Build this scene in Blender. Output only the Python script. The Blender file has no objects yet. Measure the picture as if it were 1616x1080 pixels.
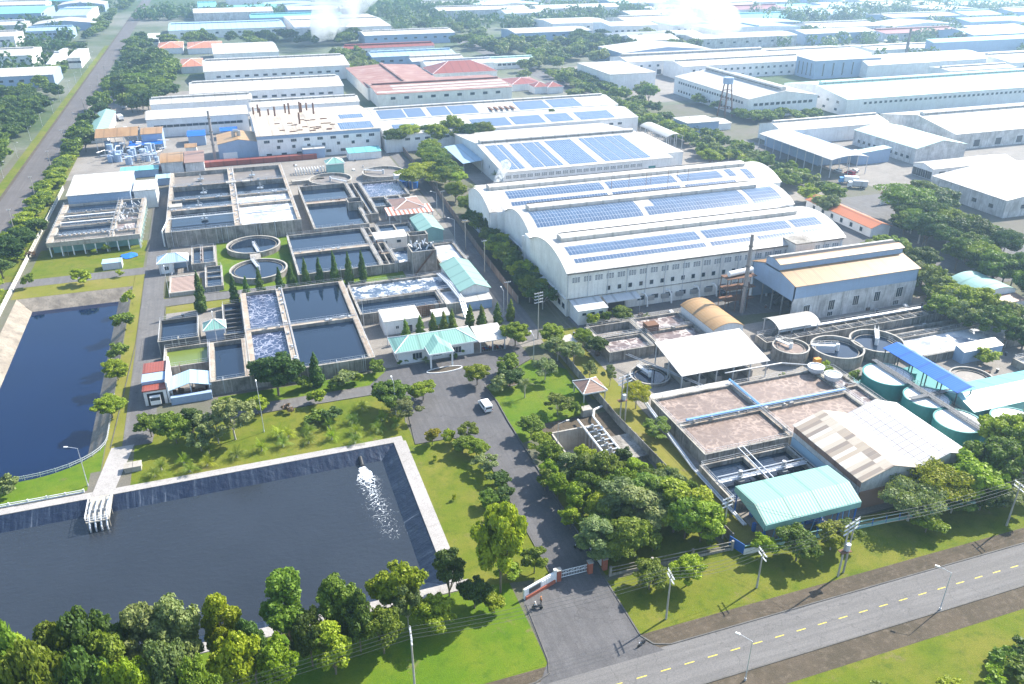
import bpy, math, random
import numpy as np
from mathutils import Vector, Matrix
random.seed(7); rng = np.random.default_rng(7)
SC = bpy.context.scene
# ---------------------------------------------------------------- camera, sky, sun, exposure
F_, TH, RO, AZ, H = 1291.669, 0.467901, 0.00195064, 0.334396, 100.0
_c, _s = math.cos, math.sin
_fw = np.array([0, _c(TH), -_s(TH)]); _r0 = np.array([1, 0, 0.]); _u0 = np.cross(_r0, _fw)
_r = _c(RO)*_r0+_s(RO)*_u0; _u = -_s(RO)*_r0+_c(RO)*_u0
_R = np.array([[_c(AZ), _s(AZ), 0], [-_s(AZ), _c(AZ), 0], [0, 0, 1]])
FW, RT, UP = _R@_fw, _R@_r, _R@_u
cd = bpy.data.cameras.new('camera'); cam = bpy.data.objects.new('camera', cd); SC.collection.objects.link(cam)
cd.sensor_fit = 'HORIZONTAL'; cd.sensor_width = 36; cd.lens = 36*F_/1616; cd.clip_start = 1; cd.clip_end = 20000
cam.matrix_world = Matrix(((RT[0], UP[0], -FW[0], 0), (RT[1], UP[1], -FW[1], 0), (RT[2], UP[2], -FW[2], H), (0, 0, 0, 1)))
SC.camera = cam
SUN_AZ, SUN_EL = math.atan2(11.3, 3.5), math.radians(41)
W = bpy.data.worlds.new('World'); SC.world = W; W.use_nodes = True
nt = W.node_tree; bg = nt.nodes['Background']; sky = nt.nodes.new('ShaderNodeTexSky'); sky.sky_type = 'NISHITA'
sky.sun_disc = False; sky.sun_elevation = SUN_EL; sky.sun_rotation = SUN_AZ; sky.air_density = 1.2; sky.dust_density = 1.0; sky.ozone_density = 1.5
nt.links.new(sky.outputs[0], bg.inputs[0]); bg.inputs[1].default_value = 0.135
sl = bpy.data.lights.new('sun', 'SUN'); sl.energy = 5.0; sl.angle = math.radians(0.5); sl.color = (1.0, 0.94, 0.83)
so = bpy.data.objects.new('sun', sl); SC.collection.objects.link(so)
sd = Vector((math.sin(SUN_AZ)*_c(SUN_EL), math.cos(SUN_AZ)*_c(SUN_EL), _s(SUN_EL)))
so.rotation_euler = sd.to_track_quat('Z', 'Y').to_euler(); so.location = (0, 0, 500)
SC.view_settings.view_transform = 'Standard'; SC.view_settings.look = 'None'; SC.view_settings.exposure = 1.24; SC.view_settings.gamma = 1
SC.cycles.volume_step_rate = 4; SC.cycles.volume_max_steps = 64; SC.cycles.volume_bounces = 1; SC.cycles.max_bounces = 6
# ---------------------------------------------------------------- plan helpers (photo survey -> metres on the site grid)
def P(px, py, z=0.0):
    d = FW*F_+RT*(px-808)+UP*(540-py); t = (z-H)/d[2]; return float(d[0]*t), float(d[1]*t)
def top_at(px, py, y):
    d = FW*F_+RT*(px-808)+UP*(540-py); t = y/d[1]; return float(d[0]*t), float(H+d[2]*t)
def R2(z, a, b):
    (x0, y0), (x1, y1) = P(*a, z), P(*b, z); return min(x0, x1), max(x0, x1), min(y0, y1), max(y0, y1)
# ---------------------------------------------------------------- materials
MATS = {}
def _base(name):
    m = bpy.data.materials.new(name); m.use_nodes = True; MATS[name] = m
    n = m.node_tree.nodes; return m, n, m.node_tree.links, n['Principled BSDF']
def _N(n, t, **k):
    o = n.new(t)
    for a, b in k.items():
        if a in o.inputs.keys(): o.inputs[a].default_value = b
        else: setattr(o, a, b)
    return o
def _noise(n, l, vec, scale, detail=4, rough=.6, dist=0.):
    o = n.new('ShaderNodeTexNoise'); o.inputs['Scale'].default_value = scale; o.inputs['Detail'].default_value = detail
    o.inputs['Roughness'].default_value = rough; o.inputs['Distortion'].default_value = dist
    if vec is not None: l.new(vec, o.inputs['Vector'])
    return o.outputs['Fac']
def _ramp(n, l, fac, stops):
    o = n.new('ShaderNodeValToRGB'); e = o.color_ramp.elements
    while len(e) < len(stops): e.new(.5)
    for el, (p, c) in zip(e, stops): el.position = p; el.color = (*c, 1) if len(c) == 3 else c
    l.new(fac, o.inputs['Fac']); return o.outputs['Color']
def _mix(n, l, fac, a, b, mode='MIX'):
    o = n.new('ShaderNodeMix'); o.data_type = 'RGBA'; o.blend_type = mode
    for sock, v in ((o.inputs[0], fac), (o.inputs[6], a), (o.inputs[7], b)):
        if isinstance(v, (int, float)): sock.default_value = v
        elif isinstance(v, tuple): sock.default_value = (*v, 1)
        else: l.new(v, sock)
    return o.outputs[2]
def _pos(n, l, scale=(1, 1, 1), obj=False):
    src = n.new('ShaderNodeTexCoord').outputs['Object'] if obj else n.new('ShaderNodeNewGeometry').outputs['Position']
    mp = n.new('ShaderNodeMapping'); mp.inputs['Scale'].default_value = scale; l.new(src, mp.inputs['Vector']); return mp.outputs[0]
def _bump(n, l, h, strength, dist, bsdf):
    b = n.new('ShaderNodeBump'); b.inputs['Strength'].default_value = strength; b.inputs['Distance'].default_value = dist
    l.new(h, b.inputs['Height']); l.new(b.outputs[0], bsdf.inputs['Normal'])
def lin(c): return tuple(((v/255)/12.92 if v <= 10 else (((v/255)+.055)/1.055)**2.4) for v in c)
def dirty(name, col, dirt=(.18, .15, .12), amt=.5, rough=.8, streak=True, spec=.3, metal=0., fine=.12, sc=.25):
    """painted / concrete surface with grime that runs down walls"""
    m, n, l, b = _base(name)
    p = _pos(n, l)
    big = _noise(n, l, p, sc, 5, .65)
    c = _mix(n, l, _ramp(n, l, big, [(.35, (0, 0, 0)), (.75, (amt,)*3)]), col, dirt)
    if streak:
        st = _noise(n, l, _pos(n, l, (1.6, 1.6, .12)), 1.0, 4, .7)
        c = _mix(n, l, _ramp(n, l, st, [(.5, (0, 0, 0)), (.78, (amt*1.1,)*3)]), c, dirt)
    f = _noise(n, l, p, 3.5, 3, .7)
    c = _mix(n, l, fine*2, c, _ramp(n, l, f, [(.3, (.55, .55, .55)), (.7, (1.25, 1.25, 1.25))]), 'MULTIPLY')
    l.new(c, b.inputs['Base Color']); b.inputs['Roughness'].default_value = rough; b.inputs['Specular IOR Level'].default_value = spec
    b.inputs['Metallic'].default_value = metal
    return m
def sheet(name, col, dirt=(.3, .22, .14), amt=.35, ribs='x', rough=.45, panel=6.):
    """corrugated sheet roof: ribs, sheet joints, grime"""
    m, n, l, b = _base(name)
    p = _pos(n, l)
    s = (1, .08, .5) if ribs == 'x' else (.08, 1, .5)
    st = _noise(n, l, _pos(n, l, s), .9, 5, .7)
    big = _noise(n, l, p, .09, 4, .6)
    c = _mix(n, l, _ramp(n, l, st, [(.45, (0, 0, 0)), (.85, (amt,)*3)]), col, dirt)
    c = _mix(n, l, _ramp(n, l, big, [(.5, (0, 0, 0)), (.8, (amt*.7,)*3)]), c, dirt)
    w = n.new('ShaderNodeTexWave'); w.wave_type = 'BANDS'; w.bands_direction = 'X' if ribs == 'x' else 'Y'; w.inputs['Scale'].default_value = .5
    l.new(p, w.inputs['Vector'])
    w2 = n.new('ShaderNodeTexWave'); w2.wave_type = 'BANDS'; w2.bands_direction = 'X' if ribs == 'x' else 'Y'; w2.inputs['Scale'].default_value = .314/panel
    w2.inputs['Distortion'].default_value = 0; l.new(p, w2.inputs['Vector'])
    c = _mix(n, l, _ramp(n, l, w2.outputs['Fac'], [(.93, (0, 0, 0)), (1., (.65,)*3)]), c, tuple(v*.55 for v in col))
    l.new(c, b.inputs['Base Color']); b.inputs['Roughness'].default_value = rough; b.inputs['Specular IOR Level'].default_value = .35
    _bump(n, l, w.outputs['Fac'], .35, .06, b)
    return m
def solar(name, lightline=(.38, .42, .46)):
    m, n, l, b = _base(name)
    t = n.new('ShaderNodeTexBrick'); t.offset = 0; t.squash = 1
    l.new(n.new('ShaderNodeUVMap').outputs[0], t.inputs['Vector'])
    t.inputs['Color1'].default_value = (.045, .085, .16, 1); t.inputs['Color2'].default_value = (.06, .11, .195, 1); t.inputs['Mortar'].default_value = (*lightline, 1)
    t.inputs['Scale'].default_value = 1; t.inputs['Brick Width'].default_value = 1.1; t.inputs['Row Height'].default_value = 2.1; t.inputs['Mortar Size'].default_value = .05
    l.new(t.outputs['Color'], b.inputs['Base Color']); b.inputs['Roughness'].default_value = .22; b.inputs['Specular IOR Level'].default_value = .7
    return m
def water(name, col, rough=.06, wave=.25, wsc=.8, foam=None, foamcol=(.75, .75, .78), stretch=(1, 1, 1), spec=.5):
    """foam = None | (kind, amount): kind 'swirl' thin curling lines, 'cover' sheets of foam"""
    m, n, l, b = _base(name)
    p = _pos(n, l, stretch)
    big = _noise(n, l, p, .05, 3, .6)
    c = _mix(n, l, big, tuple(v*.75 for v in col), tuple(min(1, v*1.25) for v in col))
    if foam:
        warp = n.new('ShaderNodeTexNoise'); warp.inputs['Scale'].default_value = .35; warp.inputs['Detail'].default_value = 2; l.new(p, warp.inputs['Vector'])
        vm = n.new('ShaderNodeVectorMath'); vm.operation = 'MULTIPLY_ADD'; l.new(warp.outputs['Color'], vm.inputs[0]); vm.inputs[1].default_value = (5, 5, 5); l.new(p, vm.inputs[2])
        if foam[0] == 'swirl':
            v = n.new('ShaderNodeTexVoronoi'); v.feature = 'DISTANCE_TO_EDGE'; v.inputs['Scale'].default_value = foam[2] if len(foam) > 2 else .45; l.new(vm.outputs[0], v.inputs['Vector'])
            a = _ramp(n, l, v.outputs['Distance'], [(0., (1, 1, 1)), (.10*foam[1], (0, 0, 0))])
            q = _noise(n, l, p, .22, 3, .6)
            a = _mix(n, l, 1., a, _ramp(n, l, q, [(.38, (.12,)*3), (.6, (1,)*3)]), 'MULTIPLY')
            q2 = _noise(n, l, vm.outputs[0], 2.2, 4, .75)
            a = _mix(n, l, 1., a, _ramp(n, l, q2, [(.3, (.25,)*3), (.55, (1,)*3)]), 'MULTIPLY')
        else:
            q = _noise(n, l, vm.outputs[0], .22, 6, .72)
            t = 1-foam[1]; a = _ramp(n, l, q, [(max(0, t-.04), (0, 0, 0)), (t+.06, (1, 1, 1))])
        c = _mix(n, l, a, c, foamcol)
        rr = _mix(n, l, a, (rough,)*3, (.8,)*3); l.new(rr, b.inputs['Roughness'])
    else: b.inputs['Roughness'].default_value = rough
    l.new(c, b.inputs['Base Color']); b.inputs['Specular IOR Level'].default_value = spec
    w = _noise(n, l, _pos(n, l, (1, 1.7, 1)), wsc, 3, .6)
    _bump(n, l, w, wave, .12, b)
    return m
def foliage(name, dark, light, trans=.32):
    m, n, l, b = _base(name)
    oi = n.new('ShaderNodeObjectInfo')
    q = _noise(n, l, _pos(n, l, obj=True), .9, 3, .7)
    c = _ramp(n, l, q, [(.32, dark), (.68, light)])
    hs = n.new('ShaderNodeHueSaturation')
    for sock, lo, hi in (('Hue', .475, .515), ('Value', .78, 1.25)):
        mr = n.new('ShaderNodeMapRange'); mr.inputs['To Min'].default_value = lo; mr.inputs['To Max'].default_value = hi
        if sock == 'Value': mm = n.new('ShaderNodeMath'); mm.operation = 'FRACT'; m2 = n.new('ShaderNodeMath'); m2.operation = 'MULTIPLY'; m2.inputs[1].default_value = 7.31; l.new(oi.outputs['Random'], m2.inputs[0]); l.new(m2.outputs[0], mm.inputs[0]); l.new(mm.outputs[0], mr.inputs['Value'])
        else: l.new(oi.outputs['Random'], mr.inputs['Value'])
        l.new(mr.outputs[0], hs.inputs[sock])
    l.new(c, hs.inputs['Color']); col = hs.outputs[0]
    l.new(col, b.inputs['Base Color']); b.inputs['Roughness'].default_value = .55; b.inputs['Specular IOR Level'].default_value = .25
    tr = n.new('ShaderNodeBsdfTranslucent'); mt = _mix(n, l, 1., col, (1.2, 1.25, .5), 'MULTIPLY'); l.new(mt, tr.inputs['Color'])
    ms = n.new('ShaderNodeMixShader'); ms.inputs[0].default_value = trans; l.new(b.outputs[0], ms.inputs[1]); l.new(tr.outputs[0], ms.inputs[2])
    l.new(ms.outputs[0], n['Material Output'].inputs['Surface'])
    return m
def groundmat(name, cols, scales=(.03, .4, 4.), rough=.95, bump=.0, amt=(.8, .5)):
    """cols: base, second (big patches), third (mid patches)"""
    m, n, l, b = _base(name); p = _pos(n, l)
    a = _noise(n, l, p, scales[0], 5, .65); q = _noise(n, l, p, scales[1], 5, .7); f = _noise(n, l, p, scales[2], 3, .7)
    c = _mix(n, l, _ramp(n, l, a, [(.4, (0, 0, 0)), (.62, (amt[0],)*3)]), cols[0], cols[1])
    c = _mix(n, l, _ramp(n, l, q, [(.5, (0, 0, 0)), (.7, (amt[1],)*3)]), c, cols[2])
    if 'lawn' in name:
        w = _noise(n, l, p, .16, 6, .75); c = _mix(n, l, _ramp(n, l, w, [(.60, (0, 0, 0)), (.70, (.75,)*3)]), c, (.17, .13, .07))
    if 'asphalt' in name:
        v = n.new('ShaderNodeTexVoronoi'); v.feature = 'DISTANCE_TO_EDGE'; v.inputs['Scale'].default_value = .11; wn = n.new('ShaderNodeTexNoise'); wn.inputs['Scale'].default_value = .6; wn.inputs['Detail'].default_value = 5; l.new(p, wn.inputs['Vector'])
        vm = n.new('ShaderNodeVectorMath'); vm.operation = 'MULTIPLY_ADD'; l.new(wn.outputs['Color'], vm.inputs[0]); vm.inputs[1].default_value = (3, 3, 3); l.new(p, vm.inputs[2]); l.new(vm.outputs[0], v.inputs['Vector'])
        c = _mix(n, l, _ramp(n, l, v.outputs['Distance'], [(.0, (.6,)*3), (.012, (0, 0, 0))]), c, tuple(k*.45 for k in cols[0]))
        tr = _noise(n, l, _pos(n, l, (.03, 1.1, 1) if name == 'road_asphalt' else (1.1, .03, 1)), 1., 3, .6); c = _mix(n, l, _ramp(n, l, tr, [(.42, (.55,)*3), (.6, (0, 0, 0))]), c, tuple(k*.72 for k in cols[0]))
        st = _noise(n, l, p, .7, 2, .5); c = _mix(n, l, _ramp(n, l, st, [(.68, (0, 0, 0)), (.74, (.6,)*3)]), c, tuple(k*.5 for k in cols[0]))
    c = _mix(n, l, .6, c, _ramp(n, l, f, [(.25, (.5,)*3), (.75, (1.4,)*3)]), 'MULTIPLY')
    l.new(c, b.inputs['Base Color']); b.inputs['Roughness'].default_value = rough; b.inputs['Specular IOR Level'].default_value = .2
    if bump: _bump(n, l, f, bump, .15, b)
    return m
def plain(name, col, rough=.6, metal=0., spec=.4):
    m, n, l, b = _base(name)
    q = _noise(n, l, _pos(n, l), 2.5, 3, .7)
    l.new(_mix(n, l, .35, col, _ramp(n, l, q, [(.3, (.6,)*3), (.7, (1.2,)*3)]), 'MULTIPLY'), b.inputs['Base Color'])
    b.inputs['Roughness'].default_value = rough; b.inputs['Metallic'].default_value = metal; b.inputs['Specular IOR Level'].default_value = spec
    return m
G = MATS
groundmat('ground', [(.13, .12, .10), (.09, .105, .05), (.17, .15, .12)], (.03, .25, 3.))
groundmat('far_land', [(.05, .085, .03), (.20, .19, .17), (.10, .12, .05)], (.006, .03, .4))
groundmat('lawn', [(.095, .130, .006), (.165, .155, .025), (.052, .088, .006)], (.09, .45, 5.), bump=.5, amt=(.75, .7))
groundmat('lawn_fresh', [(.075, .140, .005), (.13, .165, .012), (.042, .098, .005)], (.09, .45, 5.), bump=.5, amt=(.75, .7))
groundmat('lawn_dry', [(.15, .155, .02), (.21, .175, .05), (.10, .12, .012)], (.06, .4, 5.), bump=.3, amt=(.7, .6))
groundmat('asphalt', [(.118, .114, .118), (.082, .08, .084), (.15, .144, .145)], (.12, .5, 6.), rough=.85, amt=(.8, .4)); groundmat('asphalt_brown', [(.135, .122, .118), (.10, .092, .088), (.17, .155, .15)], (.10, .4, 5.), rough=.85, amt=(.8, .4)); groundmat('road_asphalt', [(.165, .158, .155), (.135, .13, .13), (.20, .19, .185)], (.10, .4, 5.), rough=.85, amt=(.8, .4))
groundmat('asphalt_old', [(.15, .145, .145), (.115, .11, .11), (.21, .2, .19)], (.1, .5, 5.), rough=.9, amt=(.7, .5))
groundmat('paving', [(.24, .22, .20), (.17, .155, .14), (.30, .28, .25)], (.07, .5, 3.), amt=(.7, .5))
groundmat('soil', [(.095, .075, .055), (.06, .05, .035), (.16, .13, .10)], (.15, .8, 5.), bump=.5, amt=(.7, .6))
groundmat('pale_concrete', [(.36, .34, .33), (.28, .265, .25), (.22, .20, .185)], (.1, .9, 5.), amt=(.6, .5))
dirty('concrete', (.37, .345, .31), (.065, .055, .045), 1.0); dirty('walk_stained', (.40, .36, .30), (.22, .13, .08), .75, sc=.5)
dirty('concrete_light', (.42, .40, .36), (.16, .13, .10), .6)
plain('chimney_steel', (.26, .235, .23), .6, .2); dirty('concrete_dark', (.13, .125, .12), (.05, .045, .04), .7)
dirty('wall_white', (.80, .80, .80), (.36, .33, .30), .35)
dirty('wall_cream', (.80, .78, .73), (.32, .29, .25), .35)
dirty('wall_old', (.66, .65, .64), (.17, .16, .15), .75)
dirty('wall_blue', (.30, .40, .55), (.22, .25, .3), .3)
dirty('wall_green', (.25, .45, .42), (.15, .22, .2), .3)
dirty('rust', (.17, .085, .05), (.10, .05, .03), .6)
sheet('roof_white', (.50, .485, .455), (.27, .22, .17), .7, 'x'); sheet('roof_white_y', (.50, .485, .455), (.27, .22, .17), .7, 'y'); sheet('roof_stained', (.50, .43, .34), (.16, .10, .07), .8, 'x')
sheet('roof_grey', (.5, .52, .54), (.3, .28, .26), .35, 'x')
sheet('roof_tan', (.31, .185, .085), (.20, .10, .04), .75, 'x'); sheet('roof_tan_y', (.36, .225, .105), (.30, .15, .05), .75, 'y')
sheet('roof_mint', (.19, .36, .31), (.15, .24, .21), .35, 'x'); sheet('roof_mint_y', (.23, .39, .34), (.18, .27, .24), .35, 'y')
sheet('roof_cyan', (.15, .44, .46), (.2, .32, .32), .3, 'x'); sheet('roof_blue', (.006, .105, .46), (.03, .16, .4), .3, 'y')
sheet('roof_paleblue', (.32, .46, .58), (.26, .32, .38), .35, 'x'); sheet('roof_red', (.25, .065, .045), (.2, .07, .05), .6, 'x')
sheet('roof_palegreen', (.45, .60, .54), (.45, .5, .45), .25, 'x'); dirty('wall_brownish', (.22, .16, .13), (.1, .08, .07), .6); sheet('roof_brown', (.26, .16, .12), (.18, .1, .08), .6, 'y'); sheet('roof_orange', (.45, .15, .06), (.3, .12, .06), .5, 'x')
def stripemat(name, a, c, w):
    m, n, l, b = _base(name); t = n.new('ShaderNodeTexWave'); t.bands_direction = 'X'; t.inputs['Scale'].default_value = .314/w; l.new(_pos(n, l), t.inputs['Vector'])
    l.new(_ramp(n, l, t.outputs['Fac'], [(.45, a), (.55, c)]), b.inputs['Base Color']); b.inputs['Roughness'].default_value = .6
stripemat('roof_stripe', (.36, .12, .07), (.62, .52, .48), 1.7); sheet('roof_redstripe', (.24, .10, .075), (.55, .46, .40), .75, 'y', .6, 9.)
solar('solar_panel')
plain('glass', (.035, .05, .06), .12, 0, .6); plain('white_paint', (.75, .75, .74), .5); plain('steel', (.42, .44, .46), .4, .7)
plain('galvanised', (.55, .57, .6), .45, .3); plain('blue_paint', (.02, .12, .42), .5); plain('sky_blue_paint', (.12, .32, .6), .5)
plain('teal_paint', (.025, .20, .19), .45); plain('orange_paint', (.65, .24, .02), .5); plain('dark_steel', (.07, .075, .085), .5, .3)
plain('red_brick_pale', (.50, .36, .30), .9); plain('yellow_paint', (.62, .50, .06), .7); plain('red_brick', (.34, .10, .06), .85); plain('bark', (.16, .13, .10), .9); plain('bark_pale', (.38, .35, .31), .9)
plain('black_plastic', (.02, .02, .022), .4); plain('tarp_blue', (.03, .17, .62), .4); plain('skin', (.38, .22, .14), .6); plain('cloth_red', (.42, .1, .05), .8)
plain('cloth_white', (.7, .7, .7), .8); plain('cloth_dark', (.03, .035, .05), .8); plain('cloth_orange', (.6, .2, .05), .8); plain('red_paint', (.5, .03, .05), .4); plain('shadow_gap', (.03, .03, .035), .9)
water('water_deep', (.0015, .010, .042), .06, .08, .5, spec=.32)
water('water_pond', (.022, .027, .036), .2, .6, .7, spec=.42, stretch=(1, 1, 1))
water('water_dark', (.008, .017, .036), .05, .06, .6)
water('water_green', (.13, .17, .03), .2, .05); water('water_swirl', (.035, .05, .10), .2, .3, 1., ('swirl', .9, .5), (.5, .52, .62))
water('water_foam', (.06, .09, .14), .25, .4, 1., ('cover', .47), (.80, .80, .80)); water('water_whitefoam', (.25, .27, .32), .3, .4, 1., ('cover', .53), (.55, .55, .55))
water('water_brown', (.165, .115, .092), .45, .3, 1., ('swirl', 1.7, .5), (.34, .26, .22)); water('water_sludge', (.16, .14, .125), .6, .2, 1., ('cover', .42), (.26, .235, .21))
water('water_brownfoam', (.14, .10, .095), .4, .3, 1., ('swirl', 1.6, .4), (.62, .56, .52))
for k, d, g in (('leaf_mid', (.070, .125, .012), (.19, .265, .030)), ('leaf_dark', (.034, .074, .015), (.095, .155, .028)), ('leaf_olive', (.105, .145, .050), (.24, .285, .10)),
                ('leaf_lime', (.14, .205, .010), (.31, .38, .024)), ('leaf_cypress', (.035, .092, .012), (.10, .185, .022)), ('leaf_yellow', (.18, .215, .012), (.40, .38, .025)), ('leaf_dry', (.20, .14, .10), (.36, .26, .2))):
    foliage(k, d, g)
# ---------------------------------------------------------------- mesh builder
class MB:
    def __init__(s): s.v = []; s.f = []; s.m = []; s.k = 0; s.uv = {}
    def mat(s, k): s.k = k; return s
    def _add(s, vs, fs):
        b = len(s.v); s.v += [tuple(map(float, q)) for q in vs]
        for f in fs: s.f.append(tuple(b+i for i in f)); s.m.append(s.k)
        return s
    def poly(s, pts): return s._add(pts, [tuple(range(len(pts)))])
    def flat(s, pts, z): return s.poly([(x, y, z) for x, y in pts])
    def box(s, x0, x1, y0, y1, z0, z1):
        return s._add([(x0, y0, z0), (x1, y0, z0), (x1, y1, z0), (x0, y1, z0), (x0, y0, z1), (x1, y0, z1), (x1, y1, z1), (x0, y1, z1)],
                      [(3, 2, 1, 0), (4, 5, 6, 7), (0, 1, 5, 4), (1, 2, 6, 5), (2, 3, 7, 6), (3, 0, 4, 7)])
    def cbox(s, x, y, z0, w, d, h): return s.box(x-w/2, x+w/2, y-d/2, y+d/2, z0, z0+h)
    def prism(s, pts, z0, z1):
        n = len(pts); return s._add([(x, y, z0) for x, y in pts]+[(x, y, z1) for x, y in pts],
            [tuple(reversed(range(n))), tuple(range(n, 2*n))]+[(i, (i+1) % n, n+(i+1) % n, n+i) for i in range(n)])
    def ext(s, prof, axis, a0, a1):
        """closed profile of (u,z); u runs along y when axis is 'x' and along x when axis is 'y'"""
        n = len(prof); g = (lambda a, u, z: (a, u, z)) if axis == 'x' else (lambda a, u, z: (u, a, z))
        return s._add([g(a0, u, z) for u, z in prof]+[g(a1, u, z) for u, z in prof],
            [tuple(reversed(range(n))), tuple(range(n, 2*n))]+[(i, (i+1) % n, n+(i+1) % n, n+i) for i in range(n)])
    def strip(s, prof, t, axis, a0, a1):
        """open profile line turned into a sheet of thickness t"""
        up = [(u, z+t) for u, z in prof]; return s.ext(prof+up[::-1], axis, a0, a1)
    def tube(s, a, b, r, n=6, r2=None):
        a, b = Vector(a), Vector(b); d = (b-a)
        if d.length < 1e-6: return s
        d.normalize(); q = d.orthogonal().normalized(); w = d.cross(q); r2 = r if r2 is None else r2
        vs = [a+(q*_c(t)+w*_s(t))*r for t in [2*math.pi*i/n for i in range(n)]]+[b+(q*_c(t)+w*_s(t))*r2 for t in [2*math.pi*i/n for i in range(n)]]
        return s._add(vs, [(i, (i+1) % n, n+(i+1) % n, n+i) for i in range(n)]+[tuple(reversed(range(n))), tuple(range(n, 2*n))])
    def path(s, pts, r, n=6):
        for a, b in zip(pts, pts[1:]): s.tube(a, b, r, n)
        return s
    def cyl(s, x, y, r, z0, z1, n=24, r2=None): return s.tube((x, y, z0), (x, y, z1), r, n, r2)
    def ring(s, x, y, r0, r1, z0, z1, n=40):
        vs = []
        for r, z in ((r1, z0), (r1, z1), (r0, z1), (r0, z0)): vs += [(x+r*_c(2*math.pi*i/n), y+r*_s(2*math.pi*i/n), z) for i in range(n)]
        fs = [(k*n+i, k*n+(i+1) % n, ((k+1) % 4)*n+(i+1) % n, ((k+1) % 4)*n+i) for k in range(4) for i in range(n)]
        return s._add(vs, fs)
    def disc(s, x, y, r, z, n=40): return s.poly([(x+r*_c(2*math.pi*i/n), y+r*_s(2*math.pi*i/n), z) for i in range(n)])
    def rail(s, pts, h=1.0, r=.035, step=2.0, n=4):
        for a, b in zip(pts, pts[1:]):
            a, b = Vector(a), Vector(b); L = (b-a).length; k = max(1, int(L/step))
            for z in (h, h*.5): s.tube(a+Vector((0, 0, z)), b+Vector((0, 0, z)), r, n)
            for i in range(k+1):
                q = a.lerp(b, i/k); s.tube(q, q+Vector((0, 0, h)), r, n)
        return s
    def wall_run(s, pts, t, z0, z1):
        for (x0, y0), (x1, y1) in zip(pts, pts[1:]):
            dx, dy = x1-x0, y1-y0; L = math.hypot(dx, dy) or 1; nx, ny = -dy/L*t/2, dx/L*t/2
            s.prism([(x0+nx, y0+ny), (x0-nx, y0-ny), (x1-nx, y1-ny), (x1+nx, y1+ny)], z0, z1)
        return s
    def build(s, name, mats, parent=None, loc=None):
        if not isinstance(mats, (list, tuple)): mats = [mats]
        o = root_loc(parent) if parent is not None else Vector(loc or (0, 0, 0))
        me = bpy.data.meshes.new(name); me.from_pydata([(x-o.x, y-o.y, z-o.z) for x, y, z in s.v], [], s.f)
        for k in mats: me.materials.append(MATS[k])
        if len(mats) > 1: me.polygons.foreach_set('material_index', s.m)
        if s.uv:
            u = me.uv_layers.new(name='UVMap')
            for fi, uvs in s.uv.items():
                for li, q in zip(me.polygons[fi].loop_indices, uvs): u.data[li].uv = q
        me.update(); ob = bpy.data.objects.new(name, me); SC.collection.objects.link(ob)
        if parent is not None: ob.parent = parent
        else: ob.location = o
        return ob
def root_loc(o):
    while o.parent: o = o.parent
    return o.location.copy()
def tag(o, label=None, cat=None, group=None, kind=None):
    if label: o['label'] = label
    if cat: o['category'] = cat
    if group: o['group'] = group
    if kind: o['kind'] = kind
    return o
def thing(name, label, cat, loc, group=None):
    o = bpy.data.objects.new(name, None); SC.collection.objects.link(o); o.location = loc if len(loc) == 3 else (*loc, 0)
    o.empty_display_size = .5; return tag(o, label, cat, group)
def copy_tree(o, parent=None):
    c = o.copy(); SC.collection.objects.link(c)
    if parent is not None: c.parent = parent
    for ch in list(CH.get(o.name, ())): copy_tree(ch, c)
    return c
CH = {}
def freeze(root):
    for ch in root.children: CH.setdefault(root.name, []).append(ch); freeze(ch)
def structure(o): o['kind'] = 'structure'; return o
def gridmesh(mb, xs, ys, hf, floor=None):
    """tops at hf(i,j) and the vertical faces between cells of different height; None = open ground (0)"""
    nx, ny = len(xs)-1, len(ys)-1
    hh = lambda i, j: (hf(i, j) if 0 <= i < nx and 0 <= j < ny else None)
    val = lambda a: floor if a is None else a
    for i in range(nx):
        for j in range(ny):
            a = hh(i, j)
            if a is not None: mb.poly([(xs[i], ys[j], a), (xs[i+1], ys[j], a), (xs[i+1], ys[j+1], a), (xs[i], ys[j+1], a)])
    fl = 0 if floor is None else floor
    for i in range(nx+1):
        for j in range(ny):
            a, b = hh(i-1, j), hh(i, j); a = fl if a is None else a; b = fl if b is None else b
            if abs(a-b) > 1e-6: mb.poly([(xs[i], ys[j], a), (xs[i], ys[j+1], a), (xs[i], ys[j+1], b), (xs[i], ys[j], b)])
    for i in range(nx):
        for j in range(ny+1):
            a, b = hh(i, j-1), hh(i, j); a = fl if a is None else a; b = fl if b is None else b
            if abs(a-b) > 1e-6: mb.poly([(xs[i], ys[j], a), (xs[i], ys[j], b), (xs[i+1], ys[j], b), (xs[i+1], ys[j], a)])
    return mb
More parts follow.
